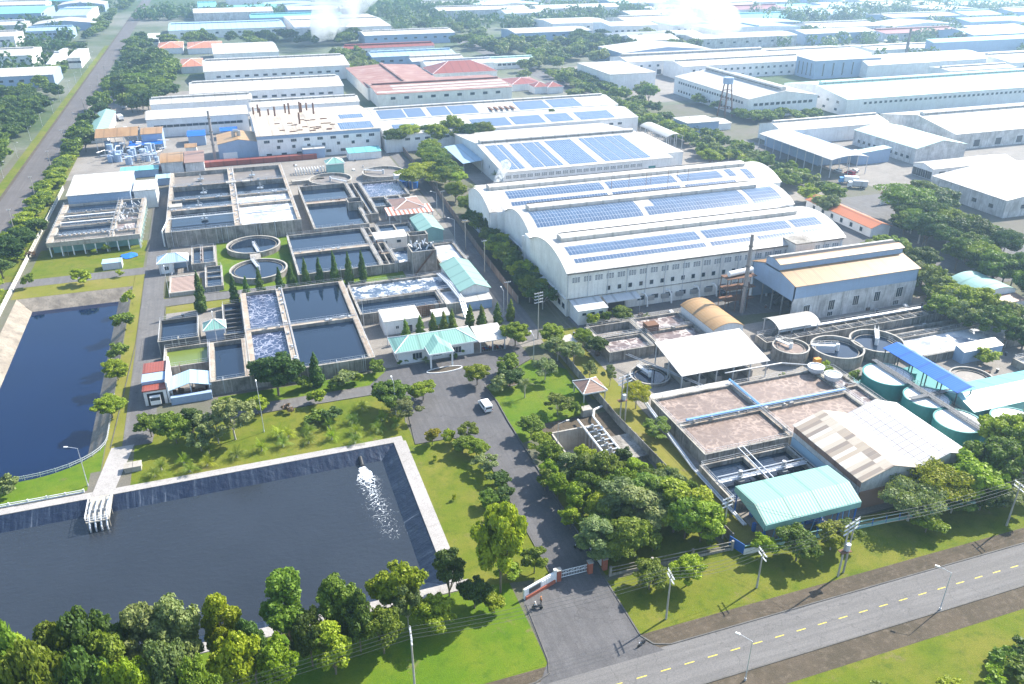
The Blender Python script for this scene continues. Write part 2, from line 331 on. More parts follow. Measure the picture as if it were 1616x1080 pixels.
# ---------------------------------------------------------------- builders: buildings
def profile(kind, u0, u1, h, rise, n=12):
    if kind == 'gable': return [(u0, h), ((u0+u1)/2, h+rise), (u1, h)]
    if kind == 'shed': return [(u0, h), (u1, h+rise)]
    if kind == 'flat': return [(u0, h), (u1, h)]
    c = (u0+u1)/2; w = (u1-u0)/2; R = (w*w+rise*rise)/(2*rise); a = math.asin(min(1, w/R))
    return [(c+R*math.sin(t), h+rise-R+R*math.cos(t)) for t in [-a+2*a*i/n for i in range(n+1)]]
def zat(prof, u):
    for (a, z), (b, w) in zip(prof, prof[1:]):
        if a <= u <= b: return z+(w-z)*(u-a)/((b-a) or 1)
    return prof[0][1] if u < prof[0][0] else prof[-1][1]
WIN = {}
def winmesh(w, h, style='bar'):
    k = (round(w, 2), round(h, 2), style)
    if k in WIN: return WIN[k]
    m = MB(); m.mat(1).box(-w/2, w/2, -.05, .02, 0, h); m.mat(0); t = .08
    m.box(-w/2-t, w/2+t, -.09, .02, h, h+t).box(-w/2-t, w/2+t, -.12, .02, -t, 0).box(-w/2-t, -w/2, -.09, .02, 0, h).box(w/2, w/2+t, -.09, .02, 0, h)
    if style == 'bar':
        q = max(1, int(w/.9))
        for i in range(1, q+1): x = -w/2+w*i/(q+1); m.box(x-.03, x+.03, -.08, -.05, 0, h)
    if style == 'louvre':
        for i in range(1, 6): z = h*i/6; m.box(-w/2, w/2, -.10, -.05, z-.06, z+.03)
        for i in (1, 2): x = -w/2+w*i/3; m.box(x-.06, x+.06, -.11, -.05, 0, h)
    o = m.build('window', ['white_paint' if style != 'dark' else 'galvanised', 'glass' if style != 'door' else 'dark_steel'])
    me = o.data; bpy.data.objects.remove(o); WIN[k] = me; return me
ROT = {'s': 0, 'w': -math.pi/2, 'e': math.pi/2, 'n': math.pi}
def windows(b, rect, face, z, n, w, h, style='bar', a=.06, bend=.94, name='window'):
    x0, x1, y0, y1 = rect; o = b.location
    for i in range(n):
        t = a+(bend-a)*(i+.5)/n
        x, y = {'s': (x0+(x1-x0)*t, y0), 'n': (x0+(x1-x0)*t, y1), 'w': (x0, y0+(y1-y0)*t), 'e': (x1, y0+(y1-y0)*t)}[face]
        c = bpy.data.objects.new(name, winmesh(w, h, style)); SC.collection.objects.link(c); c.parent = b
        c.location = (x-o.x, y-o.y, z); c.rotation_euler = (0, 0, ROT[face])
def solar_patch(b, prof, axis, a0, a1, u0, u1, lift=.22, name='solar_array', gaps=1):
    us = [u0]+[u for u, z in prof if u0+.01 < u < u1-.01]+[u1]; m = MB(); s = 0.
    for p, q in zip(us, us[1:]):
        zp, zq = zat(prof, p)+lift, zat(prof, q)+lift; L = math.hypot(q-p, zq-zp)
        g = (lambda a, u, z: (a, u, z)) if axis == 'x' else (lambda a, u, z: (u, a, z))
        m.poly([g(a0, p, zp), g(a1, p, zp), g(a1, q, zq), g(a0, q, zq)])
        m.uv[len(m.f)-1] = [(0, s), (a1-a0, s), (a1-a0, s+L), (0, s+L)]; s += L
        m.poly([g(a0, p, zp-.12), g(a1, p, zp-.12), g(a1, q, zq-.12), g(a0, q, zq-.12)])
    pe = MB  # rim
    g = (lambda a, u, z: (a, u, z)) if axis == 'x' else (lambda a, u, z: (u, a, z))
    m.mat(1)
    for u in (us[0], us[-1]): z = zat(prof, u)+lift; m.poly([g(a0, u, z-.12), g(a1, u, z-.12), g(a1, u, z), g(a0, u, z)])
    for a in (a0, a1):
        for p, q in zip(us, us[1:]): zp, zq = zat(prof, p)+lift, zat(prof, q)+lift; m.poly([g(a, p, zp-.12), g(a, q, zq-.12), g(a, q, zq), g(a, p, zp)])
    return m.build(name, ['solar_panel', 'galvanised'], b)
def bld(name, label, rect, h, rise=2., roof='gable', axis='x', rm='roof_white', wm='wall_white', over=.5, group=None, cat='building', wins=(), vent=None, open_=False, z0=0., ventm=None, posts=None, band=None):
    x0, x1, y0, y1 = rect; b = thing(name, label, cat, ((x0+x1)/2, (y0+y1)/2, 0), group)
    ins = (x0+over, x1-over, y0+over, y1-over); u0, u1, a0, a1 = (y0, y1, x0, x1) if axis == 'x' else (x0, x1, y0, y1)
    if roof == 'hip':
        w = (u1-u0)/2; rl = (a0+w, a1-w) if a1-a0 > 2*w else ((a0+a1)/2,)*2; uc = (u0+u1)/2
        g = (lambda a, u, z: (a, u, z)) if axis == 'x' else (lambda a, u, z: (u, a, z))
        c = [g(a0, u0, h), g(a1, u0, h), g(a1, u1, h), g(a0, u1, h)]; r = [g(rl[0], uc, h+rise), g(rl[1]+.01, uc, h+rise)]
        m = MB(); m._add(c+r, [(0, 1, 5, 4), (1, 2, 5), (2, 3, 4, 5), (3, 0, 4), (3, 2, 1, 0)]); m.build('roof', rm, b)
        m = MB()
        for p, q in ((c[0], r[0]), (c[3], r[0]), (c[1], r[1]), (c[2], r[1]), (r[0], r[1])): m.tube(p, q, .13, 5)
        m.box(x0-.02, x1+.02, y0-.05, y0+.12, h-.35, h-.01).box(x0-.05, x0+.1, y0+.12, y1-.1, h-.35, h-.01).box(x1-.1, x1+.05, y0+.12, y1-.1, h-.35, h-.01); m.build('roof_trim', 'white_paint', b)
        prof = None
        if not open_: MB().box(*ins, 0, h-.04).build('wall', wm, b)
    else:
        prof = profile(roof, u0, u1, h, rise)
        if roof == 'flat':
            if not open_: MB().box(*ins, 0, h-.3).build('wall', wm, b)
            MB().box(x0, x1, y0, y1, h-.3, h).build('roof', rm, b)
        else:
            MB().strip(prof, .12, axis, a0, a1).build('roof', rm, b)
            if not open_:
                i0, i1 = (y0+over, y1-over) if axis == 'x' else (x0+over, x1-over)
                wp = [(i0, 0), (i1, 0), (i1, zat(prof, i1)-.04)]+[(u, z-.04) for u, z in reversed(prof) if i0+.05 < u < i1-.05]+[(i0, zat(prof, i0)-.04)]
                e0, e1 = (x0+over, x1-over) if axis == 'x' else (y0+over, y1-over)
                MB().ext(wp, axis, e0, e1).build('wall', wm, b)
    if open_:
        m = MB(); nx = posts[0] if posts else max(2, int((x1-x0)/5)+1); ny = posts[1] if posts else 2
        for i in range(nx):
            for j in range(ny):
                x = ins[0]+(ins[1]-ins[0])*i/(nx-1); y = ins[2]+(ins[3]-ins[2])*j/(ny-1)
                m.cbox(x, y, 0, .25, .25, (zat(prof, (y if axis == 'x' else x)) if prof else h)-.03)
        for y in (ins[2], ins[3]):
            if axis == 'x': m.box(ins[0], ins[1], y-.06, y+.06, zat(prof, y)-.35 if prof else h-.35, zat(prof, y)-.05 if prof else h-.05)
        m.build('frame', 'galvanised', b)
    if band and not open_:
        m = MB(); m.box(ins[0]-.06, ins[1]+.06, ins[2]-.06, ins[3]+.06, band[0], band[1]); m.build('wall_cladding', band[2], b)
    if vent:
        vw, vh = vent; uc = (u0+u1)/2; zr = h+rise; e = (a1-a0)*.02
        m = MB(); pr = [(uc-vw/2, zr-rise*vw/(u1-u0)-.1), (uc+vw/2, zr-rise*vw/(u1-u0)-.1), (uc+vw/2, zr+vh*.8), (uc, zr+vh), (uc-vw/2, zr+vh*.8)]
        m.ext(pr, axis, a0+e, a1-e); vo = m.build('ridge_vent', ventm or rm, b)
        m = MB(); m.ext([(uc-vw/2-.06, zr+.25*vh), (uc+vw/2+.06, zr+.25*vh), (uc+vw/2+.06, zr+.42*vh), (uc-vw/2-.06, zr+.42*vh)], axis, a0+e+.5, a1-e-.5); m.build('vent_opening', 'shadow_gap', vo)
    for wspec in wins: windows(b, ins, *wspec)
    b['_ins'] = list(ins)
    return b, prof, ins
# ---------------------------------------------------------------- builders: tanks
def tank(label, rect, h, w=.5, xd=(), yd=(), wl=1., mats='water_dark', per=None, lv=None, wall='concrete', rails=True, group=None, name='concrete_tank', base=0., wx=None, cat='tank', railmat='galvanised'):
    """outer rect, wall top h; xd / yd dividers (position, width); per {(i,j): water material}; lv {(i,j): level}"""
    x0, x1, y0, y1 = rect; b = thing(name, label, cat, ((x0+x1)/2, (y0+y1)/2, 0), group); wa = wx or w
    xs = [x0, x0+wa]+[v for p, t in sorted(xd) for v in (p-t/2, p+t/2)]+[x1-wa, x1]; ys = [y0, y0+w]+[v for p, t in sorted(yd) for v in (p-t/2, p+t/2)]+[y1-w, y1]
    per = per or {}; lv = lv or {}
    L = lambda i, j: lv.get(((i-1)//2, (j-1)//2), wl)
    m = MB(); gridmesh(m, xs, ys, lambda i, j: h if (i % 2 == 0 or j % 2 == 0) else L(i, j)-.5, base)
    m.build('tank_wall', wall, b)
    # thin coping line and wall ribs
    m = MB()
    n = max(2, int((x1-x0)/3.2))
    for i in range(n+1): x = x0+.1+(x1-x0-.2)*i/n; m.box(x-.12, x+.12, y0-.08, y0+.02, base, h-.12)
    m.box(x0-.1, x1+.1, y0-.1, y0+.12, h, h+.06); m.box(x0-.1, x0+.12, y0+.12, y1-.12, h, h+.06); m.box(x1-.12, x1+.1, y0+.12, y1-.12, h, h+.06)
    m.build('coping', 'concrete_light', b)
    for i in range(1, len(xs)-1, 2):
        for j in range(1, len(ys)-1, 2):
            k = ((i-1)//2, (j-1)//2); mt = per.get(k, mats)
            if mt: MB().box(xs[i]+.01, xs[i+1]-.01, ys[j]+.01, ys[j+1]-.01, L(i, j)-.3, L(i, j)).build('water', mt, b)
    m = MB(); k = 0
    for p, t in yd:
        if t >= .8: m.box(x0+wa+.05, x1-wa-.05, p-t/2+.05, p+t/2-.05, h+.004, h+.05); k = 1
    for p, t in xd:
        if t >= .8:
            cuts = [y0+w]+[v for q, tt in sorted(yd) for v in (q-tt/2, q+tt/2)]+[y1-w]
            for a_, b_ in zip(cuts[::2], cuts[1::2]): m.box(p-t/2+.05, p+t/2-.05, a_, b_, h+.004, h+.05)
            k = 1
    if wa >= 1.0: m.box(x0+.15, x0+wa-.1, y0+.15, y1-.15, h+.004, h+.05).box(x1-wa+.1, x1-.15, y0+.15, y1-.15, h+.004, h+.05); k = 1
    if k: m.build('walkway_slab', 'walk_stained', b)
    g = random.Random(int(abs(x0*13+y0*7))); m = MB(); k = 0
    for p, t in list(yd):
        if t >= .8:
            for _ in range(int((x1-x0)/4)): u = g.uniform(x0+1, x1-1); m.cbox(u, p+g.uniform(-.3, .3), h, .3+g.random()*.7, .3+g.random()*.5, .25+g.random()*.6); k += 1
            m.tube((x0+.6, p+t*.32, h+.22), (x1-.6, p+t*.32, h+.22), .11, 6)
    for p, t in list(xd):
        if t >= .8:
            for _ in range(int((y1-y0)/4)): u = g.uniform(y0+1, y1-1); m.cbox(p+g.uniform(-.3, .3), u, h, .3+g.random()*.5, .3+g.random()*.7, .25+g.random()*.6); k += 1
            m.tube((p+t*.32, y0+.6, h+.22), (p+t*.32, y1-.6, h+.22), .11, 6)
    if rails and x1-x0 > 8:
        for _ in range(int((x1-x0)/5)): u = g.uniform(x0+1, x1-1); m.tube((u, y0-.18, .1), (u, y0-.18, h+.3), .07, 5); m.tube((u, y0-.18, h+.3), (u, y0+1.2, h+.3), .07, 5); k += 1
    if k: m.build('pipework', g.choice(['galvanised', 'concrete_light', 'rust']), b)
    if rails:
        m = MB(); m.rail([(x0+.2, y0+.2, h), (x1-.2, y0+.2, h), (x1-.2, y1-.2, h), (x0+.2, y1-.2, h), (x0+.2, y0+.2, h)], 1., .03, 2.5)
        for p, t in yd:
            if t > .7:
                for s in (-1, 1): m.rail([(x0+.3, p+s*(t/2-.1), h), (x1-.3, p+s*(t/2-.1), h)], 1., .03, 2.5)
        for p, t in xd:
            if t > .7:
                for s in (-1, 1): m.rail([(p+s*(t/2-.1), y0+.3, h), (p+s*(t/2-.1), y1-.3, h)], 1., .03, 2.5)
        m.build('railing', railmat, b)
    return b
def round_tank(label, x, y, r, h, wl, mat='water_dark', wall='concrete', group=None, bridge=0., full=False, name='round_tank', bw=.9, bm='galvanised', railings=True, cov=None):
    b = thing(name, label, 'tank', (x, y, 0), group); t = max(.25, r*.05)
    MB().ring(x, y, r-t, r, 0, h, 48).build('tank_wall', wall, b); MB().ring(x, y, r-t-.02, r+.12, h, h+.1, 48).build('coping', 'concrete_light' if wall.startswith('conc') else wall, b)
    if cov: MB().ring(x, y, .02, r-t-.01, h-.3, h-.06, 40).build('cover_plate', cov, b)
    else: MB().cyl(x, y, r-t-.005, wl-.3, wl, 48).build('water', mat, b)
    if r > 3: m = MB(); m.ring(x, y, r-t-1.0, r-t-.85, wl-.1, wl+.25 if not cov else wl, 40); (m.build('weir', 'concrete', b) if not cov else None)
    if bridge is not None:
        dx, dy = _c(bridge), _s(bridge); s0 = -r if full else 0
        a = (x+dx*s0, y+dy*s0); e = (x+dx*r, y+dy*r); nx, ny = -dy*bw/2, dx*bw/2
        m = MB(); m.prism([(a[0]-nx, a[1]-ny), (e[0]-nx, e[1]-ny), (e[0]+nx, e[1]+ny), (a[0]+nx, a[1]+ny)], h+.12, h+.35); br = m.build('walkway', bm, b)
        m = MB()
        for s in (-1, 1): m.rail([(a[0]+s*nx, a[1]+s*ny, h+.35), (e[0]+s*nx, e[1]+s*ny, h+.35)], 1., .03, 1.5)
        m.build('handrail', bm, br)
        MB().cyl(x, y, .45, wl-.2, h+.9, 12).build('drive_unit', bm, b)
    return b
# ---------------------------------------------------------------- builders: vegetation
def leafmesh(name, cl, n, size, up=.25, out=1., seed=1, elong=1.5):
    """cl rows: cx,cy,cz,rx,ry,rz; leaf sprays scattered over the clump shells"""
    g = np.random.default_rng(seed); cl = np.array(cl, float); wt = cl[:, 3]*cl[:, 4]+cl[:, 3]*cl[:, 5]; idx = g.choice(len(cl), n, p=wt/wt.sum())
    d = g.normal(size=(n, 3)); d /= np.linalg.norm(d, axis=1)[:, None]; rad = .55+.58*g.random(n)**.6
    c = cl[idx, :3]+d*cl[idx, 3:]*rad[:, None]
    nn = d*out+g.normal(size=(n, 3))*.55; nn[:, 2] += up; nn /= np.linalg.norm(nn, axis=1)[:, None]
    t = np.cross(nn, g.normal(size=(n, 3))); t /= np.linalg.norm(t, axis=1)[:, None]; w = np.cross(nn, t)
    s = size*(.6+.8*g.random(n)); a = t*(s*elong/2)[:, None]; e = w*(s/2)[:, None]
    V = np.stack([c-a, c+e*.9-a*.1, c+a, c-e*.9-a*.1], 1).reshape(-1, 3)
    me = bpy.data.meshes.new(name); me.vertices.add(4*n); me.vertices.foreach_set('co', V.astype(np.float32).ravel()); me.loops.add(4*n); me.loops.foreach_set('vertex_index', np.arange(4*n, dtype=np.int32))
    me.polygons.add(n); me.polygons.foreach_set('loop_start', np.arange(0, 4*n, 4, dtype=np.int32)); me.polygons.foreach_set('loop_total', np.full(n, 4, np.int32)); me.update(calc_edges=True); me.validate()
    return me
PROTO = {}
def meshonly(m, mats):
    o = m.build('x', mats); me = o.data; bpy.data.objects.remove(o); return me
def make_tree_proto(key, h, r, kind, n, size, seed, ncl=26, trunk='bark', trunk_h=.35, tr=.18):
    g = random.Random(seed); cl = []; m = MB()
    if kind == 'cypress':
        for i in range(22):
            t = i/21; rr = r*(1-t)**.55*(.85+.3*g.random())*(1 if t > .10 else .7+t*3); a = g.random()*6.3; q = rr*.25
            cl.append((q*_c(a), q*_s(a), .3+(h-.5)*t, max(.12, rr*.85), max(.12, rr*.85), h/22*2.0))
        m.tube((0, 0, 0), (0, 0, h*.8), .1, 6, .04)
    elif kind == 'flat':
        m.tube((0, 0, 0), (0, 0, h*.55), tr, 7, tr*.7)
        for i in range(ncl):
            a = g.random()*6.3; q = r*math.sqrt(g.random())*.85; z = h*(.62+.3*g.random())*(1-.12*(q/r)**2); rr = r*(.2+.14*g.random())
            cl.append((q*_c(a), q*_s(a), z, rr, rr, rr*.28)); 
            if i % 3 == 0: m.tube((0, 0, h*.5), (q*_c(a)*.9, q*_s(a)*.9, z-.1), tr*.4, 5, tr*.12)
    else:
        zc = h*(trunk_h+1)/2; rz = h-zc
        m.tube((0, 0, -.1), (g.uniform(-.2, .2), g.uniform(-.2, .2), zc), tr, 7, tr*.55)
        lean = (g.uniform(-.12, .12), g.uniform(-.12, .12))
        for i in range(ncl):
            while True:
                d = (g.gauss(0, 1), g.gauss(0, 1), g.gauss(0, 1)); L = math.sqrt(sum(v*v for v in d)) or 1; d = [v/L for v in d]
                if d[2] > -.75: break
            q = .30+.5*g.random()**.5
            prof = 1.0
            if kind == 'tall': prof = 1.-.45*max(0, d[2])
            if kind == 'open': q = .5+.42*g.random()
            rr = r*(.20+.20*g.random())*(1 if kind != 'open' else .8); q *= g.uniform(.85, 1.15)
            c = (d[0]*q*r*prof+lean[0]*h*d[2]*.5, d[1]*q*r*prof+lean[1]*h*d[2]*.5, zc+d[2]*q*rz)
            cl.append((*c, rr*.85, rr*.85, rr*(.6 if kind != 'tall' else .85)))
            for _k in range(4):
                e = [g.gauss(0, 1), g.gauss(0, 1), abs(g.gauss(0, .7))]; L = math.sqrt(sum(v*v for v in e)) or 1; r2 = rr*g.uniform(.3, .55)
                cl.append((c[0]+e[0]/L*rr*.85, c[1]+e[1]/L*rr*.85, c[2]+e[2]/L*rr*.6, r2, r2, r2*.75))
            if i % 3 == 0: m.tube((0, 0, h*trunk_h*.9), (c[0]*.85, c[1]*.85, c[2]), tr*.45, 5, tr*.12)
    me = leafmesh('crown', cl, n, size, seed=seed); me.materials.append(MATS['leaf_mid'])
    PROTO[key] = (h, r, me, meshonly(m, trunk), 'crown')
def make_palm_proto(key, h, L, nf, seed, trunk_h):
    g = random.Random(seed); m = MB(); z = trunk_h
    m2 = MB(); m2.tube((0, 0, 0), (.1, 0, z), .16 if trunk_h > 1.5 else .22, 7, .1)
    for i in range(nf):
        a = 2*math.pi*i/nf+g.uniform(-.2, .2); el = g.uniform(.25, 1.25); LL = L*g.uniform(.8, 1.1); pts = []
        for k in range(7):
            t = k/6; rr = LL*t*_c(el)*(1-.05*t); zz = z+LL*t*_s(el)-LL*.75*t*t*_c(el)**.5*.75; pts.append(Vector((rr*_c(a), rr*_s(a), zz)))
        side = Vector((-_s(a), _c(a), 0))
        for k in range(6):
            for sub in (.25, .75):
                p = pts[k].lerp(pts[k+1], sub); t = (k+sub)/6; w = L*.27*math.sin(math.pi*min(1, .12+t*.9))+.05; d = (pts[k+1]-pts[k])
                for s in (-1, 1):
                    tip = p+side*s*w+d*.7-Vector((0, 0, w*.45)); m.poly([p-d*.12, p+d*.16, tip])
    me = meshonly(m, 'leaf_mid'); PROTO[key] = (h, L, me, meshonly(m2, 'bark_pale'), 'fronds')
for i in range(3):
    make_tree_proto(f'broad{i}', 8, 3.6, 'round', 13000, .30, 10+i, 32, trunk_h=.24)
    make_tree_proto(f'tall{i}', 11, 3.1, 'tall', 15000, .29, 20+i, 38, trunk_h=.10)
    make_tree_proto(f'small{i}', 4, 1.9, 'round', 4200, .22, 30+i, 18, trunk_h=.24, tr=.09)
    make_tree_proto(f'open{i}', 7.5, 3.3, 'open', 6500, .26, 40+i, 26, trunk='bark_pale', trunk_h=.3, tr=.14)
    make_tree_proto(f'cyp{i}', 6, 1.0, 'cypress', 6000, .20, 50+i)
    make_tree_proto(f'flat{i}', 9, 5.5, 'flat', 11000, .30, 60+i, 52, trunk='bark_pale', tr=.25)
    make_tree_proto(f'far{i}', 9, 5, 'round', 1300, .85, 70+i, 16, trunk_h=.2)
    make_palm_proto(f'palm{i}', 3, 2.4, 15, 80+i, .5); make_palm_proto(f'bigpalm{i}', 8, 3.2, 17, 90+i, 5.2)
    make_tree_proto(f'bush{i}', 1.6, 1.3, 'round', 700, .26, 95+i, 9, trunk_h=.05, tr=.05)
NTREE = [0]
def tree(kind, x, y, h, r, label, leaf='leaf_mid', group=None, cat='tree', name=None, rz=None, z=0., bark=None):
    k = f'{kind}{NTREE[0] % 3}'; NTREE[0] += 1; hh, rr, cm, tm, cn = PROTO[k]
    nm = name or {'cyp': 'cypress_tree', 'palm': 'young_palm', 'bigpalm': 'palm_tree', 'bush': 'shrub'}.get(kind, 'broadleaf_tree')
    t = thing(nm, label, cat, (x, y, z), group); t.scale = (r/rr, r/rr, h/hh); t.rotation_euler = (0, 0, rz if rz is not None else random.random()*6.28)
    c = bpy.data.objects.new(cn, cm); SC.collection.objects.link(c); c.parent = t
    c.material_slots[0].link = 'OBJECT'; c.material_slots[0].material = MATS[leaf]
    q = bpy.data.objects.new('trunk', tm); SC.collection.objects.link(q); q.parent = t
    if bark: q.material_slots[0].link = 'OBJECT'; q.material_slots[0].material = MATS[bark]
    if nm == 'broadleaf_tree': TREES.append((h/math.hypot(x, y, H), x, y, h, r, leaf, t.rotation_euler.z, (t, c, q)))
    return t
TREES = []
def tree_top(kind, px, py, y, r, label, leaf='leaf_mid', **k):
    x, h = top_at(px, py, y); return tree(kind, x, y, max(1.5, h), r, label, leaf, **k)
# ---------------------------------------------------------------- builders: poles, vehicles, people
def street_lamp(px, py, h, label, ang=math.pi*.75, arm=1.8, group='street lamps', double=False, rz=None):
    x, y = P(px, py); t = thing('street_lamp', label, 'street lamp', (x, y), group)
    MB().tube((x, y, 0), (x, y, h), .10, 8, .05).cyl(x, y, .16, 0, .5, 8).build('pole', 'galvanised', t)
    dx, dy = _c(ang), _s(ang); e = (x+dx*arm, y+dy*arm, h+.45)
    MB().tube((x, y, h), e, .04, 6).build('arm', 'galvanised', t)
    MB().prism([(e[0]-dy*.15, e[1]+dx*.15), (e[0]+dy*.15, e[1]-dx*.15), (e[0]+dy*.12+dx*.7, e[1]-dx*.12+dy*.7), (e[0]-dy*.12+dx*.7, e[1]+dx*.12+dy*.7)], h+.38, h+.55).build('lamp_head', 'white_paint', t)
    return t
def utility_pole(x, y, h, label, ang=0., arms=2, transformer=False, twin=False, group='utility poles', awide=2.6):
    t = thing('utility_pole', label, 'utility pole', (x, y), group); dx, dy = _c(ang), _s(ang)
    m = MB(); m.tube((x, y, 0), (x, y, h), .19, 8, .11)
    if twin: m.tube((x+dx*1.6, y+dy*1.6, 0), (x+dx*1.6, y+dy*1.6, h), .19, 8, .11)
    m.build('post', 'concrete_light', t); ox, oy = (dx*.8, dy*.8) if twin else (0, 0)
    for k in range(arms):
        z = h-.25-.9*k; w = awide/2+(.8 if twin else 0); a = MB()
        for s in (-.14, .14): a.tube((x+ox-dx*w-dy*s*.5, y+oy-dy*w+dx*s*.5, z), (x+ox+dx*w-dy*s*.5, y+oy+dy*w+dx*s*.5, z), .05, 5)
        a.build('crossarm', 'galvanised', t)
    a = MB()
    for k in range(arms):
        for q in (-.95, -.35, .35, .95): w = (awide/2+(.8 if twin else 0))*q; a.cyl(x+ox+dx*w, y+oy+dy*w, .045, h-.2-.9*k, h+.05-.9*k, 6)
    a.build('insulator', 'white_paint', t)
    if transformer:
        MB().cyl(x+.6*dx, y+.6*dy-.3, .45, h*.5, h*.5+1.3, 12).build('transformer', 'galvanised', t); MB().box(x-.9, x+1.2, y-.7, y+.4, h*.5-.15, h*.5-.02).build('platform', 'rust', t)
    return t
def wire(a, b, sag, label='thin power cable hanging between the roadside utility poles', r=.022, group='power cables'):
    a, b = Vector(a), Vector(b); pts = []
    for i in range(13): t = i/12; p = a.lerp(b, t); p.z -= sag*4*t*(1-t); pts.append(p)
    m = MB(); m.path(pts, r, 4); o = m.build('power_cable', 'dark_steel', None, tuple(a)); return tag(o, label, 'cable', group)
def wheel(m, x, y, r, w): m.tube((x-w/2, y, r), (x+w/2, y, r), r, 12)
def vehicle(kind, x, y, rz, label, paint='white_paint', group=None):
    """built pointing to +y, then turned"""
    L, Wd, Hh = {'van': (5.0, 1.9, 2.0), 'car': (4.3, 1.75, 1.45), 'truck': (8.0, 2.4, 3.3)}[kind]
    t = thing({'van': 'van', 'car': 'car', 'truck': 'truck'}[kind], label, kind, (0, 0, 0), group)
    w2, l2 = Wd/2, L/2
    if kind == 'truck':
        m = MB(); m.ext([(l2-1.9, .6), (l2, .6), (l2, 1.6), (l2-.25, 2.6), (l2-1.9, 2.7)], 'y', -w2+.05, w2-.05) if False else None
        prof = [(l2-1.9, .6), (l2, .6), (l2, 1.6), (l2-.25, 2.6), (l2-1.9, 2.7)]
        MB().ext(prof, 'x', -w2+.05, w2-.05).build('cab', paint, t); MB().box(-w2, w2, -l2, l2-2.1, 1.1, Hh).build('cargo_box', 'white_paint' if paint != 'white_paint' else 'roof_grey', t)
        MB().box(-w2+.3, w2-.3, -l2+.1, l2-.2, .7, 1.08).build('chassis', 'dark_steel', t)
        MB().box(-w2+.15, w2-.15, l2-.18, l2-.02, 1.65, 2.4).build('windscreen', 'glass', t); ws = [(-l2+1.2), (-l2+2.4), (l2-1.1)]
    else:
        if kind == 'van': prof = [(-l2, .35), (l2, .35), (l2, .85), (l2-.75, 1.15), (l2-1.45, 1.85), (l2-1.9, 1.98), (-l2+.15, 1.98), (-l2, 1.6)]
        else: prof = [(-l2, .3), (l2, .3), (l2, .7), (l2-1.1, .88), (l2-1.9, 1.38), (-l2+1.1, 1.42), (-l2+.35, .95), (-l2, .9)]
        o = MB().ext(prof, 'x', -w2, w2).build('body', paint, t); bv = o.modifiers.new('bevel', 'BEVEL'); bv.width = .09; bv.segments = 2; bv.limit_method = 'ANGLE'
        z0, z1 = (1.15, 1.75) if kind == 'van' else (.92, 1.3)
        m = MB(); m.box(-w2-.012, -w2+.03, -l2+.45, l2-1.75, z0, z1).box(w2-.03, w2+.012, -l2+.45, l2-1.75, z0, z1)
        m.build('side_window', 'glass', t)
        MB().box(-w2+.2, w2-.2, -l2-.02, -l2+.1, z0+.02, z1-.12).build('rear_window', 'glass', t)
        a, b = ((l2-.80, 1.20), (l2-1.40, 1.82)) if kind == 'van' else ((l2-1.15, .93), (l2-1.85, 1.36))
        MB().poly([(-w2+.12, a[0]+.02, a[1]), (w2-.12, a[0]+.02, a[1]), (w2-.2, b[0]+.02, b[1]+.02), (-w2+.2, b[0]+.02, b[1]+.02)]).build('windscreen', 'glass', t)
        for s in (-1, 1):
            MB().box(s*w2*.8-.18, s*w2*.8+.18, l2-.03, l2+.02, .6, .8).build('headlight', 'white_paint', t); MB().box(s*w2*.88-.1, s*w2*.88+.1, -l2-.02, -l2+.03, .7, 1.0).build('tail_light', 'red_paint', t)
            MB().cbox(s*(w2+.14), l2-1.45, z0, .16, .1, .18).build('mirror', paint, t)
        ws = [-l2+.9, l2-.9]
    for y_ in ws:
        for s in (-1, 1):
            m = MB(); r = .34 if kind != 'truck' else .5; wheel(m, s*(w2-.1), y_, r, .22); w_ = m.build('wheel', 'black_plastic', t)
            m = MB(); wheel(m, s*(w2-.1), y_, r*.55, .24); 
            for i, v in enumerate(m.v): m.v[i] = (v[0], v[1], v[2]+r*.45)
            m.build('rim', 'steel', w_)
    t.location = (x, y, .03); t.rotation_euler = (0, 0, rz); return t
def skin_body(name, joints, edges, radii, mat, t):
    me = bpy.data.meshes.new(name); me.from_pydata(joints, edges, []); me.materials.append(MATS[mat]); o = bpy.data.objects.new(name, me); SC.collection.objects.link(o); o.parent = t
    s = o.modifiers.new('skin', 'SKIN'); s.use_smooth_shade = True
    for v, r in zip(me.skin_vertices[0].data, radii): v.radius = (r, r)
    me.skin_vertices[0].data[0].use_root = True
    b = o.modifiers.new('sub', 'SUBSURF'); b.levels = 1; b.render_levels = 1; return o
